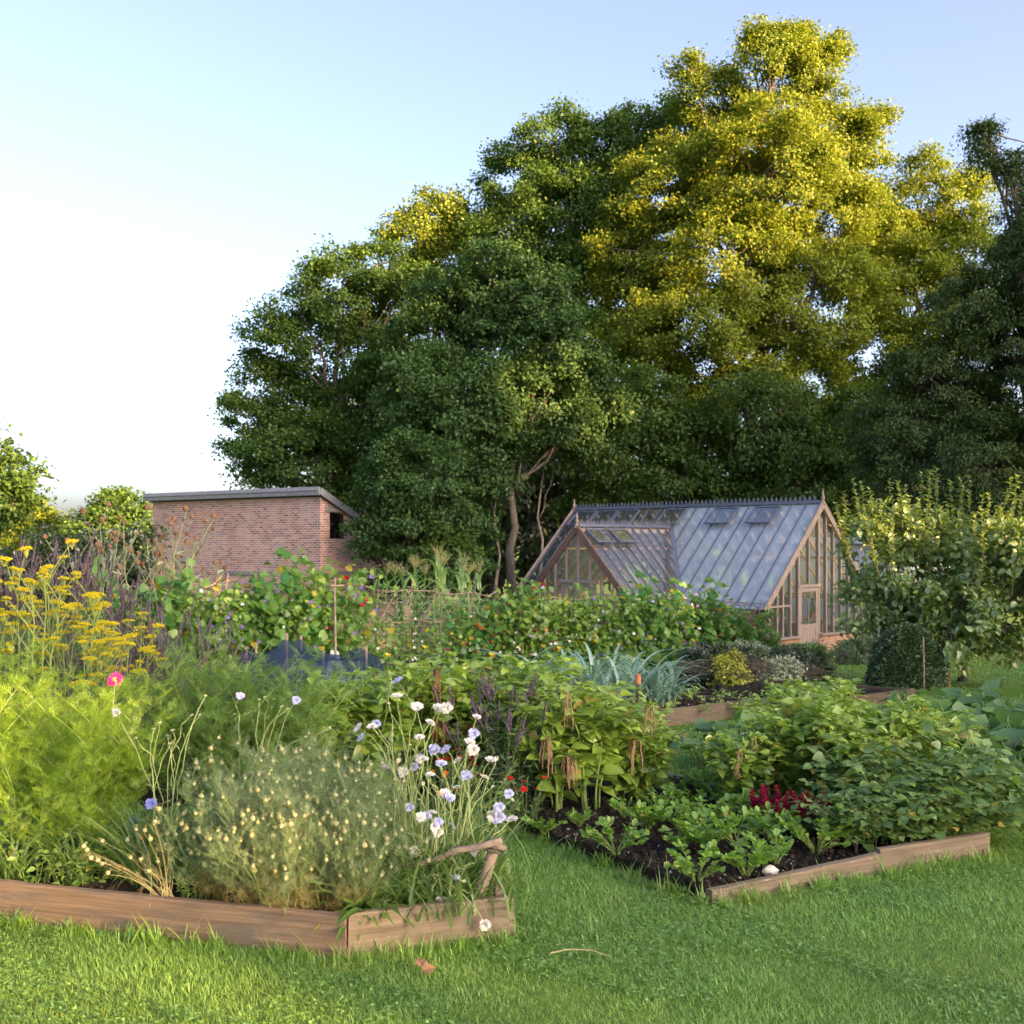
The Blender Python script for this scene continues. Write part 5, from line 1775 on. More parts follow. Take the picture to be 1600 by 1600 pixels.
def scabious(name, label, px, Y, heads, seed, H=0.3):
    r = np.random.default_rng(seed)
    loc = np.array(on(px, Y, 0.15))
    t = thing(name, label, 'scabious', tuple(loc), 0, 'pale blue scabious plants')
    st = MB()
    ex = [(int(np.clip(hx + r.normal() * 26, 560, 800)), int(hy + r.normal() * 22), ('white', 'lavender', 'bud', 'white')[j % 4], 'dfs'[j % 3]) for j, (hx, hy, _, _) in enumerate(heads)] if px > 600 else []
    for hx, hy, col, tilt in heads + ex:
        e = at(hx, hy, Y + r.uniform(-.22, .22)) - loc
        b_ = r.normal(size=3) * [.05, .05, 0]
        low = e[2] < 0.15
        mid = b_ * .4 + e * .55 + np.array([-e[0] * .25 + r.normal() * .07, r.normal() * .06, max(0.12, e[2] * .28) + (0.15 if low else 0)])
        u = np.linspace(0, 1, 9)[:, None]
        P = (1 - u) ** 2 * b_ + 2 * u * (1 - u) * mid + u ** 2 * e
        P[1:-1] += r.normal(size=(7, 3)) * .008
        st.tube(P, np.linspace(.0030, .0019, 9), 5)
        f = r.uniform(.3, .7)
        q = P[int(f * 8)]
        st.tube([q, q + [r.normal() * .04, r.normal() * .04, .05], q + [r.normal() * .06, r.normal() * .06, .11]], .0014, 3)
        d = nrm(P[-1] - P[-2])
        face = Vector((0, -1, 0)) if tilt == 'f' else (Vector((r.normal() * .15, -.25, 1)) if tilt == 's' else Vector(tuple(d + np.array([0, -.5, 0.2]))))
        qr = face.to_track_quat('Z', 'Y').to_euler()
        me = bud_me if col == 'bud' else head_v[col]
        part('seed_head' if col == 'bud' else 'flower_head', me, t, tuple(e), tuple(qr), float(r.uniform(.85, 1.15)))
    st.build('stems', SM['pale'], t, smooth=True)
    fo = MB()
    n = 190
    a = r.random(n) * 6.28
    D = np.stack([np.cos(a), np.sin(a), r.uniform(.2, 2.2, n)], 1)
    fo.leaves(shape_strap(0.024, 6, .5, .3, .3), r.normal(size=(n, 3)) * [.13, .12, 0], D, np.stack([-np.cos(a), -np.sin(a), np.ones(n)], 1), H * r.uniform(.4, 1.2, n))
    fo.build('foliage', LM['blade'], t, smooth=True)
    return t


scabious('scabious_plant', 'white and lilac scabious with the highest heads, right of the pods', 640, 5.5,
         [(581, 1136, 'white', 's'), (565, 1153, 'lavender', 'd'), (620, 1088, 'white', 's'), (651, 1105, 'white', 'd'), (685, 1107, 'white', 'd'), (640, 1165, 'bud', 's'), (602, 1200, 'white', 's'), (647, 1198, 'lavender', 'f'), (656, 1185, 'white', 'f'), (607, 1100, 'bud', 's'), (625, 1180, 'bud', 's')], 401, .45)
scabious('scabious_plant', 'pale scabious leaning right over the path to celeriac', 720, 5.35,
         [(740, 1146, 'lavender', 'f'), (734, 1160, 'white', 'd'), (715, 1189, 'white', 'd'), (728, 1211, 'lavender', 'f'), (767, 1188, 'white', 's'), (757, 1215, 'white', 'd'), (795, 1240, 'lavender', 'f'), (780, 1261, 'lavender', 'f'), (781, 1277, 'lavender', 'f'), (697, 1172, 'lavender', 'd'), (745, 1180, 'bud', 's'), (770, 1230, 'bud', 's')], 402, .4)
scabious('scabious_plant', 'lilac scabious low behind the lashed stick rail', 670, 5.25,
         [(640, 1261, 'lavender', 'f'), (676, 1270, 'white', 'd'), (685, 1284, 'lavender', 'f'), (706, 1292, 'lavender', 'd'), (682, 1307, 'white', 'd'), (740, 1330, 'white', 'd'), (706, 1344, 'lavender', 'd'), (650, 1330, 'bud', 's'), (672, 1211, 'white', 's'), (655, 1250, 'bud', 's'), (695, 1240, 'white', 'd')], 403, .38)
scabious('scabious_plant', 'scabious drooping over the grey plank at the bed corner', 700, 5.08,
         [(679, 1417, 'lavender', 'd'), (721, 1410, 'lavender', 'f'), (758, 1445, 'white', 'f'), (700, 1385, 'bud', 's'), (712, 1382, 'bud', 's'), (725, 1378, 'bud', 's')], 404, .3)
scabious('scabious_plant', 'pale seed heads and blue scabious between cosmos and nigella', 255, 5.75,
         [(182, 1113, 'lavender', 'f'), (250, 1130, 'bud', 'd'), (213, 1154, 'bud', 's'), (267, 1162, 'bud', 's'), (270, 1142, 'bud', 's'), (321, 1088, 'bud', 's'), (300, 1118, 'bud', 's'), (312, 1118, 'bud', 's'), (208, 1282, 'blue', 'f'), (236, 1256, 'blue', 'd'), (262, 1150, 'bud', 'd'), (240, 1140, 'bud', 'd')], 405, .4)
scabious('scabious_plant', 'two large lavender scabious in front of the feathery bush', 400, 6.1,
         [(375, 1088, 'lavender', 'd'), (463, 1094, 'lavender', 'f'), (405, 1094, 'bud', 's'), (414, 1090, 'bud', 's'), (440, 1105, 'bud', 's'), (450, 1108, 'bud', 's'), (515, 1138, 'bud', 'd'), (478, 1152, 'bud', 's'), (488, 1155, 'bud', 's')], 406, .35)
# lashed stick rail
t = thing('stick_rail', 'bark covered stick post with a thin rail lashed near its top', 'rail', on(745, 5.12, 0.0))
b0 = np.array(t.location)
p0, p1 = at(745, 1405, 5.12) - b0, at(776, 1313, 5.12) - b0
m = MB().tube([p0 + [-.02, 0, -.25], p0, p0 * .5 + p1 * .5 + [.004, 0, 0], p1], [.033, .032, .029, .026], 10)
m.build('post', M['hazel'], t, smooth=True)
q0, q1 = at(783, 1314, 5.06) - b0, at(565, 1372, 5.25) - b0
u = np.linspace(0, 1, 8)[:, None]
P = q0 * (1 - u) + q1 * u
P[2:6] += np.random.default_rng(4).normal(size=(4, 3)) * .006
MB().tube(P, np.linspace(.017, .013, 8), 8).build('rail', M['hazel'], t, smooth=True)
m = MB()
for k in range(5):
    a = np.linspace(0, 6.28, 12)
    c = p1 + (p0 - p1) * (0.10 + .02 * k)
    m.tube([c + [.036 * math.cos(x), .036 * math.sin(x), .012 * math.sin(x + k)] for x in a], .0035, 4)
m.tube([at(770, 1322, 5.08) - b0, at(792, 1326, 5.08) - b0], .014, 7)
m.build('lashing', M['hazel'], t)
# lance-leaved clump over the corner
r = np.random.default_rng(410)
t = thing('lance_leaf_plant', 'clump of arching lance shaped leaves hanging over the bed corner', 'plant', on(572, 4.96, 0.17))
n = 34
a = r.random(n) * 6.28
D = np.stack([np.cos(a), np.sin(a) - .5, r.uniform(.1, 1.5, n)], 1)
fo = MB().leaves(shape_ovate(.10, .55, .06), r.normal(size=(n, 3)) * [.05, .04, 0], D, np.stack([-np.cos(a) * .3, -np.sin(a) * .3, np.ones(n)], 1), .26 * r.uniform(.5, 1.1, n))
fo.build('foliage', LM['weed'], t, smooth=True)
MB().tubes(mk_stems(r, 4, .2, .03, .4, 5), [.004, .004, .003, .003, .002], 4).build('stems', SM['green'], t)
# weeds and grass among the flowers
weed_v = [make_weed(np.random.default_rng(420 + k), 9, .36, 9, .075, OV) for k in range(2)] + [make_weed(np.random.default_rng(424), 10, .32, 12, .06, LANCE2)] + [make_weed(np.random.default_rng(425), 8, .42, 8, .12, OVW)]
tuft_v = [make_tuft(np.random.default_rng(430 + k)) for k in range(3)]
WEEDS = [(10, 5.72, 1.1, 0, 'leafy weed in the near bed corner at the left edge'), (55, 5.55, .95, 1, 'leafy weed above the plank, second from left edge'), (105, 5.5, .85, 2, 'narrow leaved weed above the plank, left half'),
         (150, 5.45, .8, 0, 'low leafy weed left of the fallen dry stalks'), (30, 5.95, 1.3, 1, 'taller weed under the leftmost cosmos'), (200, 5.6, .9, 2, 'narrow leaved weed behind the fallen dry stalks'),
         (300, 5.55, 1.0, 0, 'leafy weed between dry stalks and podded clump'), (395, 6.35, 1.35, 3, 'broad leaved green plant under the two large lavender scabious'), (330, 6.2, 1.1, 3, 'broad leaved weed below the middle feathery clump'),
         (250, 6.2, 1.2, 1, 'weed in the dark gap behind the pale seed heads'), (610, 5.3, 1.0, 2, 'narrow leaved weed at the foot of white scabious'), (660, 5.15, .8, 2, 'narrow leaved weed behind the grey corner plank'),
         (470, 6.3, 1.2, 0, 'leafy weed behind the tallest love-in-a-mist'), (540, 6.4, 1.3, 3, 'broad leaved weed behind the scabious, near amaranth'), (600, 6.2, 1.1, 1, 'leafy weed among the back scabious stems'),
         (760, 6.9, 1.0, 0, 'upright yellowish weed beside the red marigolds'), (300, 5.22, .7, 2, 'small weed at the plank right of dry stalks')]
for px, Y, s, v, lab in WEEDS:
    put('weed_plant', lab, 'weed', on(px, Y, 0.13), weed_v[v], rot(), s, 'weeds in the near flower bed')
for px, Y, s, lab in [(175, 5.75, 1.1, 'grass tuft below the feathery cosmos'), (230, 5.5, 1.2, 'long grass tuft behind the dry stalks'), (285, 5.75, 1.2, 'long grass tuft left of the podded clump'), (330, 5.6, 1.0, 'grass tuft against the podded clump'),
                      (610, 5.05, .8, 'grassy tuft right of the lance leaves'), (690, 5.3, 1.1, 'grassy tuft under the low lilac scabious'), (740, 5.25, .8, 'grass tuft at the foot of the stick post'), (20, 5.6, .9, 'grass tuft over the plank at the left edge'), (650, 5.6, 1.3, 'tall grassy tuft among white scabious'), (575, 5.5, 1.3, 'tall grassy tuft right of the podded clump'), (120, 5.6, 1.0, 'grass tuft below the short feathery cosmos')]:
    o = bpy.data.objects.new('grass_tuft', tuft_v[int(RG.integers(0, 3))])
    COL.objects.link(o)
    o.location, o.rotation_euler, o.scale = on(px, Y, .14), (0, 0, rot()), (s, s, s)
    tag(o, lab, 'grass tuft', 'grass tufts in the near bed')

# ------------------------------------------------------------------ celeriac bed
cel_v = [make_celery(np.random.default_rng(440 + k)) for k in range(4)]
CELS = [(1088, 1398), (1165, 1385), (1212, 1370), (1275, 1350), (1332, 1335), (1060, 1345), (1108, 1348), (1150, 1340), (1205, 1330), (1250, 1320), (1300, 1315), (962, 1352), (905, 1307), (850, 1318), (1010, 1312),
        (1060, 1310), (1105, 1306), (1150, 1302), (1195, 1298), (975, 1290), (1030, 1285), (1080, 1278), (1125, 1275), (1170, 1272), (1100, 1252), (1140, 1250), (1040, 1255)]
CLAB = ['celeriac at the front left corner of the plank, nearest', 'front celeriac second from the plank corner', 'front celeriac third from the plank corner', 'celeriac behind the white stone', 'last front celeriac, next to the potatoes',
        'celeriac left of the densest cluster, second row', 'second row celeriac, left inside the cluster', 'second row celeriac in the middle of the cluster', 'second row celeriac, right of the cluster middle', 'second row celeriac behind the stone, right part', 'second row celeriac beside the potatoes',
        'lone bushy celeriac on bare soil near the grass edge', 'small celeriac on bare soil below the amaranth', 'small lone celeriac nearest the near flower bed', 'third row celeriac at the left, on bare soil',
        'third row celeriac, left inside the cluster', 'third row celeriac, second inside the cluster', 'third row celeriac, third inside the cluster', 'third row celeriac in front of the crimson snapdragons', 'small celeriac under the hanging rust tassels', 'fourth row celeriac at its left end',
        'fourth row celeriac, second from left', 'fourth row celeriac, third from left', 'fourth row celeriac left of the crimson snapdragons', 'back row celeriac, middle, below the faded tassel', 'back row celeriac at the right, below the amaranth', 'back row celeriac at its left end']
for k, (px, py) in enumerate(CELS):
    p = ground_at(px, py)
    s = .80 * float(RG.uniform(.8, 1.2)) * (0.75 if k in (12, 13, 19, 20) else 1.0)
    put('celeriac_plant', CLAB[k], 'celeriac', gp(p[0], p[1], 0.06), cel_v[k % 4], rot(), s, 'celeriac plants on the dark soil')


# crimson snapdragons
def make_snap(r):
    P = mk_stems(r, 8, .36, .06, .3, 6, .3)
    st = MB().tubes(P, np.linspace(.004, .002, 6), 4)
    fo = MB()
    leafy(fo, r, P, 16, .05, .7, .055, LANCE, .4, tip=.7)
    fl = [MB() for _ in range(8)]
    for i in range(8):
        n = 15
        t = np.linspace(.62, 1.0, n)
        q = along(P, np.full(n, i), t)
        a = np.arange(n) * 2.4
        D = np.stack([np.cos(a), np.sin(a), np.full(n, .25)], 1)
        fl[i].leaves(shape_ovate(.55, -.3, .3), q, D, ZUP, .032 * (1.2 - .5 * np.linspace(0, 1, n)))
        fl[i].leaves(shape_ovate(.6, .5, -.2), q, D, ZUP, .030 * (1.2 - .5 * np.linspace(0, 1, n)))
    return [('stems', st.mesh('snap_stems', SM['green'])), ('foliage', fo.mesh('snap_foliage', LM['potato']))] + [('flower_spike', f_.mesh('snap_flowers', PM['maroon'])) for f_ in fl]


sn_v = [make_snap(np.random.default_rng(450 + k)) for k in range(2)]
for k, (px, py, lab) in enumerate([(1188, 1308, 'crimson snapdragon, leftmost of the four'), (1218, 1318, 'crimson snapdragon, second of the four from left'), (1246, 1322, 'crimson snapdragon, third of the four from left'), (1272, 1318, 'crimson snapdragon, rightmost, beside the potatoes')]):
    p = ground_at(px, py)
    put('snapdragon_plant', lab, 'snapdragon', gp(p[0], p[1], .06), sn_v[k % 2], rot(), .86, 'crimson snapdragons among the celeriac')

# love-lies-bleeding in three clumps
am_v = [make_amaranth(np.random.default_rng(460 + k), 1.0) for k in range(4)]
ta_v = {c: [tassel_mesh(np.random.default_rng(470 + k), .34, n, PM[m_]) for k, n in enumerate((7, 5))] for c, m_ in (('rust', 'rust'), ('pale', 'rust_pale'), ('lime', 'lime'))}
AM = [(500, 8.3, .92, 0, 'rust', 'lime green amaranth at the left end, by the blue net'), (545, 8.65, 1.0, 0, 'rust', 'lime green amaranth, second from the blue net'), (590, 8.35, 1.0, 0, 'rust', 'lime green amaranth behind the tallest white scabious'),
      (640, 8.6, 1.06, 2, 'rust', 'amaranth with dark red tassels left of the purple spikes'), (690, 8.75, 1.06, 2, 'rust', 'amaranth with dark red tassels behind the marigolds'), (565, 9.1, 1.0, 1, 'rust', 'amaranth at the back, below the net'), (735, 9.0, 1.08, 1, 'rust', 'amaranth behind the purple spikes'),
      (790, 8.9, 1.0, 1, 'rust', 'amaranth just right of the purple spikes, in the back'), (835, 8.6, 1.08, 2, 'rust', 'tall amaranth with a thick red tassel, middle clump'), (868, 7.95, .95, 1, 'pale', 'amaranth at front left of middle clump, above bare soil'),
      (925, 7.95, .95, 4, 'pale', 'amaranth with long hanging pale tassels, front of middle clump'), (900, 8.75, 1.05, 2, 'rust', 'tall amaranth at the back of the middle clump'), (965, 8.4, .92, 1, 'pale', 'amaranth in the middle clump, right of hanging tassels'), (1005, 8.3, .60, 1, 'pale', 'shorter amaranth at the right end of middle clump'),
      (1020, 8.9, .58, 1, 'pale', 'amaranth at the back right of the middle clump'), (1145, 7.9, .60, 3, 'pale', 'amaranth with a faded maroon tassel, left end of right clump'), (1195, 8.2, .68, 1, 'rust', 'amaranth in the right clump, second from left'), (1242, 8.0, .80, 1, 'rust', 'amaranth behind the crimson snapdragons'),
      (1285, 8.45, .88, 2, 'rust', 'tallest amaranth of the right clump with rusty tassels'), (1322, 8.0, .82, 1, 'rust', 'amaranth in the right clump above the snapdragons, right'), (1345, 7.6, .74, 2, 'lime', 'amaranth with lime green tassels above the potatoes'), (1385, 8.2, .82, 1, 'lime', 'amaranth right of the lime green tassels'),
      (1430, 8.0, .75, 2, 'lime', 'amaranth at the right end, beside the pumpkins'), (1330, 8.9, .86, 1, 'rust', 'amaranth at the back of the right clump'), (1255, 8.9, .84, 1, 'rust', 'amaranth at the back left of the right clump'), (1455, 8.6, .74, 1, 'lime', 'amaranth with lime tassel among the pumpkin leaves')]
for k, (px, Y, H, nt_, col, lab) in enumerate(AM):
    pr_, tips = am_v[k % 4]
    rz = rot()
    t = put('amaranth_plant', lab, 'amaranth', on(px, Y, .05), pr_, rz, H * 1.08, 'love-lies-bleeding amaranths')
    # tassels on the stems that lean towards the front
    fr_ = tips[:, 0] * math.sin(rz) + tips[:, 1] * math.cos(rz)
    for q in np.argsort(fr_)[:(nt_ if nt_ > 1 else int(RG.random() < .45))]:
        part('tassel', ta_v[col][int(RG.integers(0, 2))], t, tuple(tips[q]), (0, 0, rot()), float(RG.uniform(.5, .9)))

# vervain spikes and marigolds between the clumps
sp_v = [make_spiky(np.random.default_rng(480 + k), 1.0, 14, 'spiky', 'mauve', .11, .3, .13) for k in range(2)]
for k, (px, Y, H, lab) in enumerate([(768, 7.65, .95, 'purple spiked vervain in front, left of the middle amaranths'), (800, 7.9, 1.02, 'purple spiked vervain, tallest of the middle three'), (828, 8.1, .95, 'purple spiked vervain against the middle amaranth')]):
    put('vervain_plant', lab, 'vervain', on(px, Y, .04), sp_v[k % 2], rot(), H, 'purple vervain by the marigolds')


def make_marigold(r):
    P = mk_stems(r, 12, .42, .10, .5, 6, .4)
    st = MB().tubes(P, np.linspace(.004, .002, 6), 3)
    fo = MB()
    leafy(fo, r, P, 10, .1, .95, .085, shape_threads(7, True, .03, False, 11, .9), .35)
    return [('stems', st.mesh('marigold_stems', SM['green'])), ('foliage', fo.mesh('marigold_foliage', LM['spiky']))], P[:, -1]


mg_v = [make_marigold(np.random.default_rng(490 + k)) for k in range(2)]
mgf = {c: flower_disc(12, .022, PETAL, 1.2, .3, ((1.0, 0), (.7, .5)), .3, (0, 1)).mesh('marigold_flower', [PM[c], PM['orange']]) for c in ('red', 'orange')}
for k, (px, Y, s, c, lab) in enumerate([(695, 7.25, 1.25, 'orange', 'marigold with orange flowers behind the scabious'), (735, 7.4, 1.2, 'red', 'red marigold below the purple spikes, left'), (775, 7.3, 1.05, 'red', 'red marigold at the soil edge, middle'), (820, 7.5, .8, 'red', 'low red marigold under the middle amaranth'), (715, 7.8, 1.3, 'red', 'taller red marigold behind the others')]):
    pr_, tips = mg_v[k % 2]
    t = put('marigold_plant', lab, 'marigold', on(px, Y, .04), pr_, rot(), s, 'marigolds beside the celeriac bed')
    for c_ in tips[:5]:
        part('flower', mgf[c], t, tuple(c_ + [0, 0, .01]), (RG.normal() * .4, RG.normal() * .4, 0), float(RG.uniform(.8, 1.3)))

po_v = [make_potato(np.random.default_rng(500 + k)) for k in range(3)]
for k, (px, Y, s, lab) in enumerate([(1312, 6.72, .62, 'small potato plant next to the front celeriac'), (1352, 6.72, .8, 'potato plant at the front, left end of its row'), (1402, 6.85, .95, 'potato plant spilling over the grey plank join'), (1452, 6.92, 1.0, 'potato plant at the front, third along the plank'),
                                     (1500, 7.0, 1.0, 'potato plant overhanging the pale plank end'), (1530, 7.15, .95, 'potato plant at the far right corner of its bed'), (1385, 7.3, 1.05, 'potato plant behind the front row, left'), (1440, 7.4, 1.12, 'potato plant behind the front row, middle'), (1492, 7.5, 1.1, 'potato plant behind the front row, right')]):
    put('potato_plant', lab, 'potato plant', on(px, Y, .08), po_v[k % 3], rot(), s, 'potato plants at the plank end')
pu_v = [make_bigleaf(np.random.default_rng(510 + k)) for k in range(3)]
PUMPS = [(1570, 8.0, .85), (1635, 7.8, .85), (1555, 8.7, .95), (1612, 8.5, 1.0), (1660, 8.9, 1.0), (1515, 9.4, 1.0), (1580, 9.6, 1.0), (1640, 9.8, 1.05), (1480, 10.2, 1.05), (1540, 10.6, 1.05), (1605, 11.0, 1.1), (1440, 11.0, 1.05), (1660, 11.2, 1.1), (1385, 11.5, 1.0), (1500, 11.8, 1.05), (1570, 12.3, 1.1), (1630, 12.6, 1.1), (1125, 10.3, .75), (1180, 10.6, .85), (1240, 11.0, .9), (1310, 11.3, .95), (1450, 12.8, 1.0), (1510, 13.5, 1.0)]
PLAB = ['pumpkin plant nearest the lawn edge at the right', 'pumpkin plant at the lawn edge, cut by the right side', 'pumpkin plant second from lawn, beside the potatoes', 'pumpkin plant second from lawn, further right', 'pumpkin plant second from lawn, at the right side', 'pumpkin plant between amaranth and potatoes',
        'pumpkin plant in the middle of the right mass', 'pumpkin plant in the middle, at the right side', 'pumpkin plant behind the amaranth with lime tassel', 'pumpkin plant in the fourth row, centre', 'pumpkin plant in the fourth row, right', 'pumpkin plant right behind the right amaranth clump', 'pumpkin plant in the fourth row at the right side',
        'pumpkin plant behind the tallest right amaranth', 'pumpkin plant in the back row, left of the cane', 'pumpkin plant in the back row below the apple trunks', 'pumpkin plant in the back row, right side', 'broad blue green leaves left of the right amaranth clump', 'broad blue green leaves behind the left of right clump', 'broad blue green leaves behind the right clump, middle', 'broad blue green leaves behind the right clump, right', 'pumpkin plant at the back near the topiary dome', 'last pumpkin plant before the apple trees']
for k, (px, Y, s) in enumerate(PUMPS):
    put('pumpkin_plant', PLAB[k], 'pumpkin plant', on(px, Y), pu_v[k % 3], rot(), s, 'pumpkin plants at the right')

# stone, stub of cane
p = ground_at(1203, 1384)
m = MB()
r = np.random.default_rng(9)
bm = bmesh.new()
bmesh.ops.create_icosphere(bm, subdivisions=2, radius=1)
V = np.array([v.co[:] for v in bm.verts])
T = np.array([[v.index for v in f.verts] for f in bm.faces])
bm.free()
V = V * (1 + r.normal(size=(len(V), 1)) * .09) * [.048, .035, .03]
M['flint'] = plainmat('white_flint', (0.42, 0.39, 0.36), (0.68, 0.66, 0.62), 20.0, .8, bmp=.5, bdist=.004)
tag(m.add(V, T).build('stone', M['flint'], loc=gp(p[0], p[1], .085)), 'white flint stone on the soil behind the grey plank', 'stone')
p = ground_at(1337, 1345)
o = MB().tube([(0, 0, -.05), (.004, 0, .06), (-.006, .0, .14)], [.011, .010, .009], 7).build('cane_stub', M['hazel'], loc=gp(p[0], p[1], .05), smooth=True)
tag(o, 'short reddish cane stub at the end of the potatoes', 'cane')

# ------------------------------------------------------------------ left border: golden umbels, mauve spires, cardoons
def make_umbel(r, R_):
    mb = MB()
    n = 15
    for k in range(n):
        a = k * 2.4
        rad = R_ * math.sqrt((k + .3) / n)
        c = np.array([rad * math.cos(a), rad * math.sin(a), .012 - .25 * rad * rad / R_])
        mb.tube([(0, 0, -.06), tuple(c * [.6, .6, 1] + [0, 0, -.02]), tuple(c)], .0012, 3, 1)
        q = r.normal(size=(16, 3)) * [.007, .007, .004] + c
        mb.leaves(OCT, q, rand_dirs(16, r), ZUP, .009 * r.uniform(.7, 1.3, 16), 1.0, 0)
    return mb.mesh('umbel', [PM['umbel'], SM['yellow']])


um_v = [make_umbel(np.random.default_rng(520 + k), rr_) for k, rr_ in enumerate((.042, .054, .035))]


def make_yarrow(r, H):
    P = mk_stems(r, 3, H, .07, .10, 7, .25)
    st = MB().tubes(P, np.linspace(.007, .004, 7), 6)
    i = np.repeat(np.arange(3), 4)
    t_ = np.tile([.68, .78, .87, .95], 3)
    q = along(P, i, t_)
    a = r.random(len(i)) * 6.28
    l = .30 * r.uniform(.6, 1.2, len(i)) * H / 2
    B = np.stack([q + np.stack([np.cos(a) * l * u * .7, np.sin(a) * l * u * .7, l * u * (1.1 - .1 * u)], 1) for u in (0, .33, .66, 1.0)], 1)
    st.tubes(B, [.005, .0045, .004, .0035], 5)
    fo = MB()
    leafy(fo, r, P, 9, .05, .8, .16, FEATH2, .5, tip=.5)
    return [('stems', st.mesh('umbel_stems', SM['yellow'])), ('foliage', fo.mesh('umbel_foliage', LM['fennel']))], np.concatenate([P[:, -1], B[:, -1]])


ya_v = [make_yarrow(np.random.default_rng(530 + k), 1.8) for k in range(3)]
for k, (px, Y, top, lab) in enumerate([(-25, 8.4, 850, 'golden umbel plant cut by the left edge'), (18, 8.6, 868, 'golden umbel plant at the left edge, tall'), (52, 8.2, 842, 'tallest golden umbel plant, near the left edge'), (88, 8.7, 905, 'golden umbel plant left of centre in its clump'),
                                      (125, 8.4, 912, 'golden umbel plant in the middle, in front of mauve spires'), (160, 8.9, 940, 'golden umbel plant right of the middle'), (185, 8.5, 975, 'short golden umbel plant at the right of its clump'), (75, 9.2, 880, 'golden umbel plant at the back of the clump'),
                                      (20, 9.2, 900, 'golden umbel plant behind the left ones'), (140, 7.9, 985, 'lowest golden umbel plant in front'), (210, 8.9, 965, 'rightmost golden umbel plant against the trellis')]):
    pr_, tips = ya_v[k % 3]
    zt = EYE - (top - HOR) / F * Y
    s = (zt - float(gz(0, Y))) / 1.85
    t = put('umbel_plant', lab, 'flower', on(px, Y), pr_, rot(), s, 'tall golden umbel flowers')
    for c in tips:
        part('flower_head', um_v[int(RG.integers(0, 3))], t, tuple(c), (RG.normal() * .12, RG.normal() * .12, rot()), float(RG.uniform(.8, 1.25)) / s)
ls_v = [make_spiky(np.random.default_rng(540 + k), 1.4, 18, 'spiky', 'mauve', .12, .25, .22) for k in range(3)]
for k, (px, Y, H, lab) in enumerate([(160, 9.7, .95, 'dusky mauve loosestrife left of the big squash leaf'), (205, 9.4, 1.0, 'dusky mauve loosestrife below the trellis, left'), (245, 9.7, 1.08, 'tallest dusky mauve loosestrife under the trellis'), (285, 9.4, 1.0, 'dusky mauve loosestrife in front of the squash leaf'), (320, 9.8, .92, 'dusky mauve loosestrife next to the blue net'),
                                     (230, 9.0, .8, 'low mauve loosestrife behind the magenta cosmos flower'), (150, 8.3, .78, 'low mauve loosestrife under the golden umbels'), (275, 8.9, .72, 'low mauve loosestrife behind the feathery bush')]):
    put('loosestrife_plant', lab, 'loosestrife', on(px, Y), ls_v[k % 3], rot(), H, 'dusky mauve loosestrife')
for k, (px, Y, H, lab) in enumerate([(-20, 10.6, 1.48, 'brown mauve spires at the left edge behind the umbels'), (25, 10.8, 1.55, 'tall brown mauve spires behind the tallest umbel'), (68, 10.6, 1.5, 'brown mauve spires behind the umbel clump, middle'), (105, 10.9, 1.4, 'brown mauve spires behind the umbel clump, right'), (140, 10.6, 1.32, 'brown mauve spires beside the cardoons'), (175, 10.9, 1.25, 'brown mauve spires at the trellis end')]):
    put('spire_plant', lab, 'tall perennial', on(px, Y), ls_v[k % 3], rot(), H, 'brown mauve spires behind the umbels')


def make_cardoon(r, H):
    P = mk_stems(r, 3, H, .10, .22, 8, .25)
    st = MB().tubes(P, np.linspace(.015, .008, 8), 6)
    i = np.repeat(np.arange(3), 3)
    q = along(P, i, np.tile([.55, .7, .82], 3))
    a = r.random(9) * 6.28
    l = H * .24 * r.uniform(.6, 1.2, 9)
    B = np.stack([q + np.stack([np.cos(a) * l * u * .6, np.sin(a) * l * u * .6, l * u], 1) for u in (0, .33, .66, 1.0)], 1)
    st.tubes(B, [.009, .008, .007, .006], 5)
    fo = MB()
    leafy(fo, r, P, 7, .02, .6, .62, JAG, .7, tip=.5, nflat=.6)
    leafy(fo, r, B, 3, .1, .8, .18, JAG, .6, tip=.6)
    return [('stems', st.mesh('cardoon_stems', SM['sage'])), ('foliage', fo.mesh('cardoon_leaves', LM['silver']))], np.concatenate([P[:, -1], B[:, -1]])


def make_thistle(r, purple):
    mb = MB()
    n = 60
    k = np.arange(n)
    z = 1 - 1.75 * (k + .5) / n
    a = k * 2.4
    q = np.stack([np.sqrt(np.clip(1 - z * z, 0, 1)) * np.cos(a), np.sqrt(np.clip(1 - z * z, 0, 1)) * np.sin(a), z * .8 + .6], 1) * .045
    D = np.stack([np.cos(a) * .4, np.sin(a) * .4, np.ones(n)], 1)
    N = nrm(q - [0, 0, .027])
    mb.leaves(LANCE2, q * [.9, .9, 1] - [0, 0, .015], D, N, .042, 2.2, 0)
    m = 70
    D = rand_dirs(m, r, 1.8)
    mb.leaves(shape_strap(.03, 3, .1, 0, .2), np.zeros((m, 3)) + [0, 0, .05], D, rand_dirs(m, r), (.055 if purple else .022) * r.uniform(.7, 1.1, m), 1.0, 1)
    return mb.mesh('thistle_head', [PM['brown'], PM['purple'] if purple else PM['brown']])


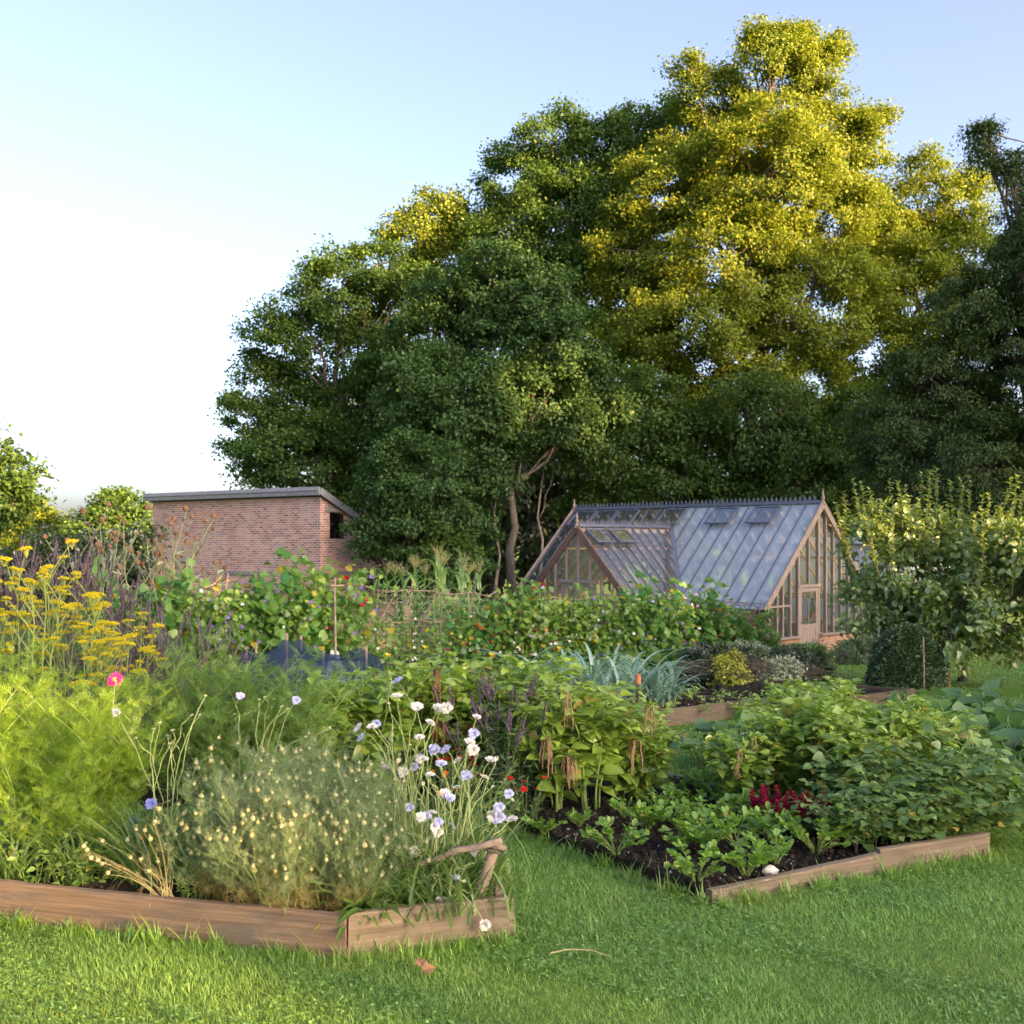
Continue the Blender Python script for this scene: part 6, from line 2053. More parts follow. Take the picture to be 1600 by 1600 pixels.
ca_v = [make_cardoon(np.random.default_rng(550 + k), 2.5) for k in range(3)]
th_v = [make_thistle(np.random.default_rng(560), False), make_thistle(np.random.default_rng(561), True)]
for k, (px, Y, top, lab) in enumerate([(150, 16.6, 812, 'cardoon at the left, against the dark laurel'), (182, 17.0, 800, 'cardoon with brown heads in front of the far round tree'), (212, 16.6, 806, 'cardoon with purple heads at the shed corner'), (248, 17.2, 812, 'cardoon with paired tan heads before the brick wall'),
                                      (278, 16.8, 806, 'cardoon with the largest tan head before the brick wall'), (312, 17.2, 825, 'rightmost cardoon leaning right across the brick wall')]):
    pr_, tips = ca_v[k % 3]
    s = (EYE - (top - HOR) / F * Y - float(gz(0, Y))) / 2.55
    t = put('cardoon_plant', lab, 'cardoon', on(px, Y), pr_, rot(), s, 'cardoons in front of the shed')
    for j, c in enumerate(tips):
        part('thistle_head', th_v[int(RG.random() < .4)], t, tuple(c), (RG.normal() * .25, RG.normal() * .25, 0), float(RG.uniform(.6, 1.0)) / s)

# ------------------------------------------------------------------ hazel trellis with netting
TD = nrm(np.array([.77, .635, 0]))


def trell(px):
    q = (px - 800) / F
    t_ = (q * 15 + 5.5) / (.77 - q * .635)
    return np.array([-5.5 + .77 * t_, 15 + .635 * t_, 0])


M['twine'] = plainmat('pale_netting', (0.42, 0.40, 0.34), (0.55, 0.53, 0.46), 20.0, .8, bmp=0)
tops = {190: 903, 330: 905, 530: 910, 780: 925, 1000: 935, 1180: 945}
for k, (a_, b_, lab) in enumerate([(185, 345, 'hazel trellis panel at the left, carrying squash leaves'), (352, 528, 'hazel trellis panel in front of the brick shed wall'), (540, 775, 'open hazel trellis panel with sagging white netting'), (790, 985, 'hazel trellis panel in front of the greenhouse porch'), (995, 1185, 'hazel trellis panel with red flowered beans at its right end')]):
    A, B = trell(a_), trell(b_)
    ta_, tb_ = np.interp(a_, list(tops), list(tops.values())), np.interp(b_, list(tops), list(tops.values()))
    zA = EYE - (ta_ - HOR) / F * A[1]
    zB = EYE - (tb_ - HOR) / F * B[1]
    gA, gB = float(gz(0, A[1])), float(gz(0, B[1]))
    t = thing('trellis', lab, 'trellis', (A[0], A[1], gA), 0, 'hazel stick trellises for sweet peas')
    o_ = np.array([A[0], A[1], gA])
    r = np.random.default_rng(570 + k)
    L = np.linalg.norm(B - A)
    n = int(L / .55) + 1

    def pt(f, h):
        g_ = A + (B - A) * f
        z0, z1 = gA + (gB - gA) * f, zA + (zB - zA) * f
        return np.array([g_[0], g_[1], z0 + (z1 - z0) * h]) - o_
    for j in range(n):
        f = j / (n - 1)
        P = np.array([pt(f + r.normal() * .012, h) + r.normal(size=3) * .02 for h in (-.05, .25, .5, .75, 1.0 + r.uniform(.0, .07))])
        part('stake', MB().tube(P, np.linspace(.016, .009, 5), 6).mesh('stake', M['hazel'], smooth=True), t)
    for h in (.42, .70, .97):
        P = np.array([pt(f, h + r.normal() * .02) + r.normal(size=3) * .03 + [0, -.02, 0] for f in np.linspace(-.02, 1.02, 12)])
        part('rail', MB().tube(P, r.uniform(.008, .012), 6).mesh('rail', M['hazel'], smooth=True), t)
    for j in range(4 if k != 2 else 7):
        f0 = r.uniform(0, .8)
        part('brace', MB().tube([pt(f0, r.uniform(.2, .5)), pt(f0 + .12, .75) + r.normal(size=3) * .02, pt(f0 + r.uniform(.12, .3), 1.0)], [.011, .010, .007], 6).mesh('brace', M['hazel'], smooth=True), t)
    ne = MB()
    ny_ = int(L / .12)
    for j in range(ny_ + 1):
        f = j / ny_
        ne.tube([pt(f + .004 * math.sin(h * 9 + j), h) + [0, -.012 + .02 * math.sin(j * .7 + h * 3), 0] for h in np.linspace(.22, .97, 6)], .0015, 3, cap=False)
    for h in np.arange(.24, .98, .068):
        ne.tube([pt(f, h - .010 * math.sin(f * math.pi * n) ** 2) + [0, -.012 + .02 * math.sin(f * 30 + h * 3), 0] for f in np.linspace(0, 1, 24)], .0015, 3, cap=False)
    ne.build('netting', M['twine'], t)
# climbers
cl_v = [make_climber(np.random.default_rng(580 + k), 1.75, .55, 780, .10) for k in range(3)]
bn_v = [make_climber(np.random.default_rng(590 + k), 1.75, .55, 620, .125, 'bean', shape_ovate(.48, .15, .1, petiole=.15)) for k in range(2)]
th2_v = [make_climber(np.random.default_rng(597 + k), 1.75, .55, 230, .095) for k in range(2)]
pea = {}
for c in ('purple', 'white', 'red', 'lavender', 'maroon'):
    mb = MB()
    mb.leaves(shape_ovate(.6, -.2, .2), np.zeros((2, 3)), np.array([[.3, 0, 1.0], [-.3, 0, 1.0]]), np.array([[0, -1, .2], [0, -1, .2]]), .04)
    mb.leaves(shape_ovate(.5, .3, .2), np.zeros((2, 3)), np.array([[.3, -.8, .2], [-.3, -.8, .2]]), np.array([[0, 0, 1.], [0, 0, 1.]]), .03)
    pea[c] = mb.mesh('pea_flower', PM[c])
CL = [(198, 'b', ''), (235, 'b', ''), (300, 's', 'lp'), (352, 's', 'p'), (392, 's', 'p'), (420, 's', 'pw'), (447, 'b', 'p'), (475, 's', 'pl'), (505, 's', 'pr'), (548, 's', 'w'), (590, 'b', ''), (640, 's', 'w'), (700, 's', 'wm'), (748, 'b', 'rm'), (785, 's', 'mw'), (812, 's', 'wl'), (838, 's', 'mw'), (865, 's', 'wl'), (892, 's', 'lpw'), (920, 's', 'pl'), (948, 's', 'pw'), (975, 'b', 'pl'),
      (1000, 'b', 'p'), (1025, 's', 'pl'), (1050, 'b', 'pl'), (1078, 'b', 'p'), (1105, 'b', 'r'), (1130, 'b', 'r'), (1155, 'b', 'r'), (1178, 'b', 'r')]
CW = {'p': 'purple', 'w': 'white', 'r': 'red', 'l': 'lavender', 'm': 'maroon'}
PN_ = ['left squash panel', 'panel before the brick shed', 'open netted panel', 'panel before the porch', 'right hand bean panel']
cnt = {}
for k, (px, ty, fc) in enumerate(CL):
    w0 = trell(px)
    gz0 = float(gz(0, w0[1]))
    zt = EYE - (np.interp(px, list(tops), list(tops.values())) - HOR) / F * w0[1]
    s = (zt - gz0) / 1.68 * (.84 + .36 * RG.random()) * (0.8 if 540 <= px < 745 else 1.0)
    pr_, P = th2_v[k % 2] if 540 <= px < 745 else (bn_v if ty == 'b' else cl_v)[k % (2 if ty == 'b' else 3)]
    pi_ = 0 if px < 348 else 1 if px < 530 else 2 if px < 778 else 3 if px < 988 else 4
    cnt[pi_] = cnt.get(pi_, -1) + 1
    kind = 'climbing bean' if ty == 'b' else 'sweet pea'
    fl_ = ' and '.join(CW[c] for c in fc)
    lab = f"{nth(cnt[pi_])} climber from left, {kind}{' in ' + fl_ if fl_ else ''}, {PN_[pi_]}"
    t = put(kind.replace(' ', '_').replace('climbing_bean', 'bean_plant').replace('sweet_pea', 'sweet_pea_plant'), lab, kind, (w0[0], w0[1] - .05 + RG.normal() * .08, gz0), pr_, .69 + RG.normal() * .15, s, 'climbing plants on the hazel trellis')
    for j in range(15 if fc else 0):
        c = fc[j % len(fc)]
        q = along(P, np.array([RG.integers(0, 9)]), np.array([RG.uniform(.35, 1.0)]))[0] + [RG.normal() * .06, -.24 - RG.random() * .08, .05]
        part('flower', pea[CW[c]], t, tuple(q), (0, 0, RG.normal() * .7), float(RG.uniform(.8, 1.4)))
# big squash leaves on the left panel
sq_v = [make_bigleaf(np.random.default_rng(600 + k), 16, .7, .22, 'pumpkin', .25) for k in range(2)]
for k, (px, Y, s, lab) in enumerate([(225, 14.6, 2.3, 'squash climbing the left trellis panel with huge blue green leaves'), (290, 14.9, 2.2, 'squash with huge leaves between left trellis and shed panel'), (330, 11.5, 1.2, 'squash with one huge drooping leaf left of the blue net')]):
    put('squash_plant', lab, 'squash', on(px, Y), sq_v[k % 2], rot(), (1.2, 1.2, min(s, 1.9)), 'squash plants on the trellis')
# ------------------------------------------------------------------ corn, squash mounds, leeks
co_v = [make_corn(np.random.default_rng(610 + k), 2.15) for k in range(4)]
for k, (px, Y, s) in enumerate([(588, 19.6, .93), (606, 20.4, .98), (628, 19.8, .96), (645, 20.8, 1.03), (662, 19.7, .97), (680, 20.5, 1.12), (698, 20.0, 1.04), (716, 20.8, 1.05), (735, 20.2, .98), (752, 20.9, 1.0), (618, 21.4, 1.0), (655, 21.8, 1.05), (690, 21.6, 1.08), (728, 21.9, 1.02)]):
    put('sweetcorn_plant', f"tasselled sweetcorn, {nth(k if k < 10 else k - 10)} from left in the {'front' if k < 10 else 'back'} row", 'sweetcorn', on(px, Y), co_v[k % 4], rot(), s, 'sweetcorn behind the trellis')
sm_v = [make_bigleaf(np.random.default_rng(620 + k), 18, .6, .22, 'squash', .45) for k in range(3)]
MO = [(560, 14.0, 'right of the blue net'), (612, 13.4, 'below the open netting'), (668, 14.4, 'below the open netting, right half'), (735, 13.7, 'behind the red tasselled amaranth'), (605, 15.8, 'against the foot of the open panel'), (700, 16.2, 'against the foot of the open panel, right'), (775, 15.8, 'behind the leeks, leftmost'),
      (850, 17.2, 'behind the leeks, middle'), (905, 18.0, 'behind the leeks, right of middle'), (960, 18.8, 'behind the leeks at the right'), (430, 13.0, 'behind the blue net, left'), (500, 13.2, 'behind the blue net'), (1010, 19.6, 'at the foot of the bean panel, left'), (1070, 20.6, 'at the foot of the bean panel, middle'), (1130, 21.4, 'at the foot of the bean panel, right'),
      (520, 10.8, 'in front of the blue net'), (600, 11.0, 'between blue net and amaranth'), (680, 11.2, 'behind the red tasselled amaranth, in front'), (760, 11.5, 'left of the leeks'), (380, 15.2, 'at the foot of the shed panel, left'), (460, 16.0, 'at the foot of the shed panel')]
flo = flower_disc(6, .07, shape_ovate(.35, -.1, .1), 1.0, .9, ((1.0, 0),), .2, (0, 0)).mesh('squash_flower', PM['orange'])
flo2 = flower_disc(6, .06, shape_ovate(.35, -.1, .1), 1.0, .9, ((1.0, 0),), .2, (0, 0)).mesh('squash_flower', PM['yellow'])
for k, (px, Y, lab) in enumerate(MO):
    t = put('courgette_plant', 'bushy squash plant ' + lab, 'squash', on(px, Y), sm_v[k % 3], rot(), (1.15, 1.15, 1.15), 'bushy squash plants')
    if k in (1, 3, 4, 5, 7, 9):
        part('flower', (flo, flo2)[k % 2], t, (.1, -.35, .75), (.3, 0, -t.rotation_euler.z))
le_v = [make_leek(np.random.default_rng(630 + k), .85) for k in range(4)]
kk = 0
for row, (Y, a_, b_, step) in enumerate([(13.9, 835, 1040, 23), (14.7, 815, 1068, 22), (15.5, 800, 1075, 23)]):
    for j, px in enumerate(np.arange(a_, b_, step)):
        put('leek_plant', f"blue green leek, {nth(j)} from left in the {['front', 'middle', 'back'][row]} row", 'leek', on(px + RG.normal() * 5, Y + RG.normal() * .12, .02), le_v[kk % 4], rot(), float(RG.uniform(.9, 1.25)), 'leeks with arching strap leaves')
        kk += 1
sd_v = [make_weed(np.random.default_rng(640 + k), 5, .14, 5, .07, OVW, 'amaranth', .6) for k in range(2)]
for k, (px, py) in enumerate([(1040, 1112), (1075, 1100), (1110, 1108), (1090, 1090), (1140, 1098), (1060, 1092), (1030, 1098), (1165, 1106), (1125, 1092), (1180, 1100), (1150, 1112), (1100, 1118), (1195, 1106)]):
    p = ground_at(px, py + 12)
    put('seedling', f"small green seedling on the half empty bed, {nth(k)} counted by size", 'seedling', gp(p[0], p[1], .15), sd_v[k % 2], rot(), float(1.5 - .06 * k), 'seedlings in the half empty bed')

# blue net over brassicas
m_, nt_, out_ = new_mat('blue_net')
tr_, df_, mx_ = nd(nt_, 'BsdfTransparent'), nd(nt_, 'BsdfDiffuse'), nd(nt_, 'MixShader')
df_.inputs[0].default_value = (0.035, 0.058, 0.10, 1)
tr_.inputs[0].default_value = (.75, .8, 1, 1)
tcn = nd(nt_, 'TexCoord')
mp_ = nd(nt_, 'Mapping')
mp_.inputs['Scale'].default_value = (60, 60, 60)
ck = nd(nt_, 'TexNoise')
ck.inputs['Scale'].default_value = 2.2
nt_.links.new(tcn.outputs['Object'], ck.inputs['Vector'])
nt_.links.new(ramp(nt_, ck.outputs['Fac'], [(.3, (.34, .34, .34)), (.7, (.62, .62, .62))]), mx_.inputs[0])
nt_.links.new(tr_.outputs[0], mx_.inputs[1])
nt_.links.new(df_.outputs[0], mx_.inputs[2])
nt_.links.new(mx_.outputs[0], out_.inputs[0])
net = thing('crop_net', 'dark blue crop net sagging over short poles between the bushes', 'netting', on(478, 11.4))
b0 = np.array(net.location)
poles = [(385, 1014, 11.2), (448, 992, 11.0), (505, 1020, 11.3), (572, 1012, 11.6), (400, 1010, 12.6), (470, 996, 12.5), (560, 1012, 12.8)]
pts = np.array([at(*q) for q in poles]) - b0
u, v = np.meshgrid(np.linspace(gx(365, 11) - .15, gx(585, 11.6) + .1, 60) - b0[0], np.linspace(10.55, 13.1, 40) - b0[1], indexing='ij')
d2 = np.stack([(u - p[0]) ** 2 + (v - p[1]) ** 2 for p in pts], -1)
wgt = 1 / (d2 + .02)
hgt = np.sum(wgt * pts[:, 2], -1) / wgt.sum(-1)
hgt -= .28 * (1 - np.exp(-np.sqrt(d2.min(-1)) / .28)) * .75
eu = np.minimum(u - u.min(), u.max() - u)
ev = np.minimum(v - v.min(), v.max() - v)
ed = np.minimum(eu, ev)
z0 = gz(0, v + b0[1]) - b0[2] + .02
f = np.clip(ed / .22, 0, 1) ** .5
Z = z0 + (hgt - z0) * f + .015 * np.sin(u * 14) * np.cos(v * 11) * f
i, j = np.meshgrid(np.arange(59), np.arange(39), indexing='ij')
MB().quads(np.stack([u, v, Z], -1).reshape(-1, 3), np.stack([i * 40 + j, (i + 1) * 40 + j, (i + 1) * 40 + j + 1, i * 40 + j + 1], -1).reshape(-1, 4)).build('net_cloth', m_, net, smooth=True)
for p in pts:
    part('pole', MB().tube([(p[0], p[1], float(gz(0, p[1] + b0[1])) - b0[2] - .1), (p[0], p[1], p[2] + .02)], .016, 7).mesh('pole', M['hazel'], smooth=True), net)
for k, (px, Y) in enumerate([(410, 11.3), (450, 11.5), (495, 11.4), (540, 11.6), (430, 12.3), (480, 12.4), (530, 12.5)]):
    put('cabbage_plant', f"cabbage under the blue net, {nth(k % 4)} in its {'front' if k < 4 else 'back'} row", 'cabbage', on(px, Y), sm_v[k % 3], rot(), .95, 'cabbages under the blue net')
m_, nt_, out_ = new_mat('milky_film')
tr_, df_, mx_, tl_ = nd(nt_, 'BsdfTransparent'), nd(nt_, 'BsdfDiffuse'), nd(nt_, 'MixShader'), nd(nt_, 'BsdfGlossy')
df_.inputs[0].default_value = (.62, .68, .70, 1)
mx_.inputs[0].default_value = .6
nt_.links.new(tr_.outputs[0], mx_.inputs[1])
nt_.links.new(df_.outputs[0], mx_.inputs[2])
nt_.links.new(mx_.outputs[0], out_.inputs[0])
c = np.array(on(517, 14.6))
o = MB().quads([(-.22, 0, 0), (.22, 0, 0), (.26, .45, 0), (-.2, .45, 0), (-.03, .18, .92), (.05, .18, .90), (.06, .26, .90), (-.03, .26, .92)], [[0, 1, 5, 4], [1, 2, 6, 5], [2, 3, 7, 6], [3, 0, 4, 7], [4, 5, 6, 7]]).build('plastic_cloche', m_, loc=tuple(c))
tag(o, 'milky plastic cloche standing behind the blue net', 'cloche')
t = thing('cross_stake', 'pale sunlit wooden stake with a short crossbar', 'stake', on(523, 14.3))
zt = at(523, 902, 14.3)[2] - t.location.z
MB().tube([(0, 0, -.1), (.01, 0, zt * .5), (0, 0, zt)], [.017, .015, .014], 8).build('post', M['hazel'], t, smooth=True)
MB().tube([(-.12, -.02, zt - .12), (.12, -.02, zt - .11)], .012, 8).build('crossbar', M['hazel'], t, smooth=True)
M['terracotta'] = plainmat('terracotta', (.32, .12, .06), (.44, .18, .09), 9.0, .85, bmp=.2)
t = thing('capped_cane', 'thin cane with a small terracotta cap beside the leeks', 'cane', on(997, 12.9))
zt = at(997, 1064, 12.9)[2] - t.location.z
MB().tube([(0, 0, -.1), (0, 0, zt)], .011, 6).build('cane', M['castiron'], t)
MB().tube([(0, 0, zt - .03), (0, 0, zt - .02), (0, 0, zt + .08), (0, 0, zt + .085)], [.036, .038, .030, .02], 10).build('cap', M['terracotta'], t)
p = ground_at(1130, 1099)
M['black_plastic'] = plainmat('black_plastic', (.012, .014, .02), (.03, .035, .045), 9.0, .45, bmp=0)
tag(MB().tube([(0, 0, 0), (0, 0, .11), (0, 0, .112), (0, 0, .02)], [.05, .07, .062, .045], 14).build('plant_pot', M['black_plastic'], loc=gp(p[0], p[1] + .3, .17)), 'small black plastic pot left on the seedling bed', 'pot')
o = MB().tube([(0, 0, -.1), (.01, 0, .5), (-.005, 0, 1.02)], [.014, .013, .011], 7).build('bamboo_cane', M['hazel'], loc=on(1443, 17.7), smooth=True)
tag(o, 'pinkish upright cane in front of the box dome', 'cane')


# ------------------------------------------------------------------ shrubs round the greenhouse
def lump(name, label, cat, px, py0, wpx, hpx, Y, mat, leaf=.05, clump=.13, per=40, cover=1.0, seed=1, tmpl=None, n=7, group=None):
    """low bush measured on the photograph: base line py0, width and height in its pixels"""
    r = np.random.default_rng(seed)
    g_ = gbase(px, Y)
    W_, H_ = wpx / F * Y, hpx / F * Y
    zb = EYE - (py0 - HOR) / F * Y
    H_ += max(0.0, zb - g_[2])
    lob = []
    for k in range(n):
        a = r.random() * 6.28
        q = math.sqrt(r.random()) * .30
        h = H_ * r.uniform(.42, .68)
        lob.append((g_[0] + W_ * q * math.cos(a), g_[1] + W_ * q * math.sin(a), g_[2] + h, W_ * .24, W_ * .24, H_ - h if k else H_ * .36))
    lob.append((g_[0], g_[1], g_[2] + H_ * .28, W_ * .42, W_ * .42, H_ * .3))
    return tree(name, label, cat, g_, lob, mat, M['bark'], leaf, clump, per, cover, .02, seed, group, .3, .7, None, 3, tmpl)


lump('evergreen_bush', 'dark green bush right of the leeks', 'bush', 1100, 1085, 80, 66, 19.5, M['shrub'], .055, .16, 44, 1.1, 701)
lump('evergreen_bush', 'dark green bush behind the golden bush, left of grey shrub', 'bush', 1160, 1078, 70, 55, 20.6, M['shrub'], .055, .16, 44, 1.1, 702)
lump('golden_bush', 'small golden yellow bush among dark bushes', 'bush', 1141, 1082, 44, 58, 19.0, LM['golden'], .05, .13, 44, 1.0, 703)
lump('grey_shrub', 'silvery white flowered shrub against the greenhouse corner', 'shrub', 1165, 1055, 80, 48, 22.0, LM['greyleaf'], .06, .16, 36, .8, 704)
lump('grey_shrub', 'silvery low shrub in front of the greenhouse corner', 'shrub', 1215, 1098, 72, 42, 19.6, LM['greyleaf'], .055, .15, 36, .8, 705)
lump('evergreen_bush', 'dark mound bush beside the greenhouse corner', 'bush', 1250, 1085, 90, 52, 20.8, M['shrub'], .055, .16, 44, 1.0, 706)
lump('evergreen_bush', 'dark rounded bush below the greenhouse door', 'bush', 1262, 1050, 80, 36, 25.5, LM['potato'], .06, .17, 44, 1.0, 707)
lump('evergreen_bush', 'green bush at the corner downpipe', 'bush', 1205, 1060, 50, 50, 24.0, LM['weed'], .06, .17, 40, .9, 708)
lump('lavender_mound', 'greyish grassy mound at the foot of the plinth', 'bush', 1325, 1030, 60, 26, 27.5, LM['spiky'], .12, .2, 36, .8, 709, LANCE)
lump('lavender_mound', 'greyish grassy mound at the greenhouse corner end', 'bush', 1355, 1022, 44, 22, 29.0, LM['spiky'], .12, .2, 36, .8, 710, LANCE)
for k, (px, Y) in enumerate([(1190, 14.6), (1215, 15.4), (1245, 14.8), (1270, 15.6), (1300, 15.0), (1225, 16.6), (1260, 16.8), (1290, 16.4)]):
    put('chard_plant', f"pale green leafy chard, {nth(k if k < 5 else k - 5)} in the {'front' if k < 5 else 'back'} row behind pumpkins", 'chard', on(px, Y), make_weed(np.random.default_rng(720 + k), 10, .42, 7, .16, OVW, 'amaranth', .7), rot(), 1.15, 'pale chard rows')
# clipped box dome
r = np.random.default_rng(730)
g_ = gbase(1417, 19.3)
t = thing('box_topiary', 'clipped dark box dome on the lawn under the apple trees', 'topiary', g_)
n = 22000
z = r.random(n)
prof = np.interp(z, [0, .15, .45, .7, .88, .96, 1.0], [.92, 1.0, .95, .77, .50, .28, .03])
a = r.random(n) * 6.28
RT, HT = .66, 1.18
dep = 1 - .12 * r.random(n) ** 2 + .04 * np.sin(a * 5 + z * 9) + .03 * np.sin(a * 11 - z * 17)
P = np.stack([np.cos(a) * prof * RT * dep, np.sin(a) * prof * RT * dep, z * HT], 1)
D = np.stack([np.cos(a), np.sin(a), z * .9], 1) + r.normal(size=(n, 3)) * .6
N = np.stack([np.cos(a), np.sin(a), .4 + z], 1) + r.normal(size=(n, 3)) * .5
MB().leaves(shape_rhomb(.36), P, D, N, .055 * r.uniform(.7, 1.25, n)).build('foliage', LM['box'], t)
m = MB()
m.tube([(0, 0, -.05), (0, 0, .4), (0, 0, 1.0)], [.05, .04, .02], 7)
for k in range(10):
    a = k * 2.4
    m.tube([(0, 0, .1 + .06 * k), (.45 * math.cos(a) * .6, .45 * math.sin(a) * .6, .3 + .07 * k)], [.018, .006], 5)
m.build('stem', M['bark'], t)


# ------------------------------------------------------------------ apple trees
def apple_tree(name, label, base, lobes, shoots, seed, trunk=.085):
    r = np.random.default_rng(seed)
    base = np.array(base, float)
    L = np.array(lobes, float)
    L[:, :3] -= base
    t = thing(name, label, 'apple tree', tuple(base), 0, 'apple trees on the lawn')
    lt = shape_ovate(.34, .25, .16)
    mb, C = crown_mesh(L, .125, .28, 26, .66, r, .25, .8, 1.0, lt)
    w = MB()
    S = []
    for px, py, Y in shoots:
        e = at(px, py, Y) - base
        b_ = np.array([e[0] * .93 + r.normal() * .08, e[1] + r.normal() * .1, e[2] - r.uniform(.9, 1.4)])
        q = b_ + (e - b_) * np.linspace(0, 1, 6)[:, None]
        q[1:-1] += r.normal(size=(4, 3)) * .015
        S.append(q)
    S = np.array(S)
    w.tubes(S, np.linspace(.010, .004, 6), 5)
    k = 40
    i = np.repeat(np.arange(len(S)), k)
    tt = np.tile(np.linspace(.12, 1.0, k), len(S))
    q = along(S, i, tt)
    a = np.tile(np.arange(k) * 2.4, len(S)) + i + r.normal(size=len(i)) * .7
    tt = tt + r.normal(size=len(i)) * .02
    D = np.stack([np.cos(a), np.sin(a), r.uniform(-.3, 1.5, len(i))], 1)
    mb.leaves(lt, q, D, np.stack([-np.cos(a) * .2, -np.sin(a) * .2, np.ones(len(i))], 1), .125 * r.uniform(.75, 1.15, len(i)) * (1.1 - .35 * tt))
    mb.build('crown', LM['apple'], t, smooth=True)
    T = np.array([[0, 0, -.1], [.02, 0, .3], [.0, .02, .7], [.03, 0, 1.15]])
    w.tube(T, [trunk * 1.25, trunk, trunk * .9, trunk * .85], 10)
    for q in L:
        B = limb(T[-1] - [0, 0, r.uniform(0, .25)], q[:3], r, 7, .08, .05)
        w.tube(B, np.linspace(trunk * .5, .012, 7), 7)
        near = C[np.argsort(np.sum((C - q[:3]) ** 2, 1))[:40]]
        for c in near[r.permutation(len(near))[:10]]:
            w.tube(limb(B[r.integers(3, 7)], c, r, 5, .05, .06), np.linspace(.012, .004, 5), 4, cap=False)
    w.build('trunk', M['bark'], t, smooth=True)
    return t, C


def ap_l(Y, arr):
    return lobes_px(Y, arr, .9)


M['apple_fruit'] = plainmat('green_apple', (.22, .34, .05), (.34, .46, .09), 9.0, .4, bmp=0)
bm = bmesh.new()
bmesh.ops.create_uvsphere(bm, u_segments=14, v_segments=10, radius=.04)
for v_ in bm.verts:
    q = 1 - .35 * math.exp(-((v_.co.x ** 2 + v_.co.y ** 2) / .0003))
    v_.co.z *= .9 * q
ap_me = bpy.data.meshes.new('apple')
bm.to_mesh(ap_me)
bm.free()
ap_me.materials.append(M['apple_fruit'])
for p_ in ap_me.polygons:
    p_.use_smooth = True
YA = 20.8
t1, C1 = apple_tree('apple_tree', 'green apple tree in full leaf beside the greenhouse gable', gbase(1503, 21.4),
                    ap_l(YA, [(1370, 850, 36), (1410, 890, 50), (1360, 920, 30), (1450, 850, 52), (1480, 920, 62), (1400, 950, 40), (1350, 960, 22), (1450, 960, 52), (1520, 880, 60), (1540, 950, 58), (1500, 985, 40), (1385, 820, 34), (1430, 985, 32)]),
                    [(1318, 770, 20.6), (1332, 750, 20.8), (1345, 755, 21), (1358, 765, 20.4), (1305, 785, 20.5), (1390, 750, 21), (1402, 752, 20.5), (1415, 760, 20.8), (1440, 740, 21), (1452, 735, 20.6), (1463, 732, 20.9), (1420, 775, 20.2), (1435, 780, 20.4), (1485, 752, 21), (1500, 748, 20.8), (1512, 742, 21.1), (1480, 785, 20.2), (1455, 805, 20.0), (1375, 790, 20.2), (1350, 790, 20), (1310, 820, 20.6), (1320, 845, 20.6), (1395, 800, 20.0), (1500, 800, 20.2)], 740)
t2, C2_ = apple_tree('apple_tree', 'apple tree with paler sunlit shoots cut by the right edge', gbase(1478, 19.6),
                     ap_l(19.4, [(1560, 860, 48), (1610, 870, 60), (1580, 930, 60), (1540, 970, 46), (1600, 980, 56), (1530, 1000, 30), (1650, 930, 60), (1480, 985, 34), (1500, 940, 36)]),
                     [(1535, 775, 19.4), (1545, 770, 19.6), (1580, 748, 19.5), (1590, 745, 19.2), (1560, 790, 19.1), (1600, 770, 19.6), (1525, 800, 19.2), (1575, 800, 19), (1540, 815, 18.9), (1620, 760, 19.4), (1595, 810, 19)], 741, .065)
for k, (px, py, Y) in enumerate([(1445, 908, 19.9), (1452, 935, 19.8), (1459, 938, 19.8), (1455, 942, 19.9), (1461, 944, 19.85), (1420, 905, 19.9), (1418, 903, 20), (1500, 915, 19.8), (1395, 880, 20)]):
    part('apple', ap_me, t1, tuple(at(px, py, Y) - np.array(t1.location)), (0, 0, 0), 1.0)

# ------------------------------------------------------------------ inside the greenhouse
def ghp(x, y, z=0.0):
    return tuple(np.array(gh.location) + GX * x + GY * y + np.array([0, 0, z]))


t = thing('staging_bench', 'slatted wooden staging bench seen through the greenhouse glass', 'bench', ghp(6.9, 4.7, 0), math.atan2(-.735, .678))
m = MB()
for k in range(9):
    m.box((0, -.36 + k * .09, .82), (4.6, .07, .03))
m.build('top', M['pinewood'], t)
for sx in (-2.1, 0, 2.1):
    for sy in (-.3, .3):
        part('leg', MB().box((sx, sy, .40), (.06, .06, .80)).mesh('leg', M['pinewood']), t)
for k, (x, y, s, c) in enumerate([(5.2, 4.7, .9, 'amaranth'), (6.2, 4.8, 1.1, 'weed'), (7.3, 4.65, 1.0, 'golden'), (8.4, 4.75, .9, 'weed')]):
    t = thing('potted_plant', ['leafy pot plant at the left of the staging', 'tall leafy pot plant on the staging', 'yellowish pot plant on the staging behind the door', 'leafy pot plant at the gable end of the staging'][k], 'pot plant', ghp(x, y, .835), 0, 'pot plants inside the greenhouse')
    MB().tube([(0, 0, 0), (0, 0, .18), (0, 0, .19), (0, 0, .2)], [.08, .11, .12, .10], 12).build('pot', M['terracotta'], t)
    for nm, me in make_weed(np.random.default_rng(750 + k), 10, .55, 9, .13, OV, c, .6):
        part(nm, me, t, (0, 0, .15), (0, 0, 0), s)
t = thing('pendant_lamp', 'white pendant lamp hanging inside the greenhouse porch', 'lamp', ghp(XC + .75, .6, 2.05))
M['enamel'] = plainmat('white_enamel', (.7, .7, .7), (.8, .8, .8), 5.0, .3, bmp=0)
MB().tube([(0, 0, .18), (0, 0, .15), (0, 0, .02), (0, 0, 0)], [.02, .05, .17, .18], 16).build('lamp_shade', M['enamel'], t, smooth=True)
MB().tube([(0, 0, .18), (0, 0, 1.2)], .006, 5).build('cable', M['black_plastic'], t)

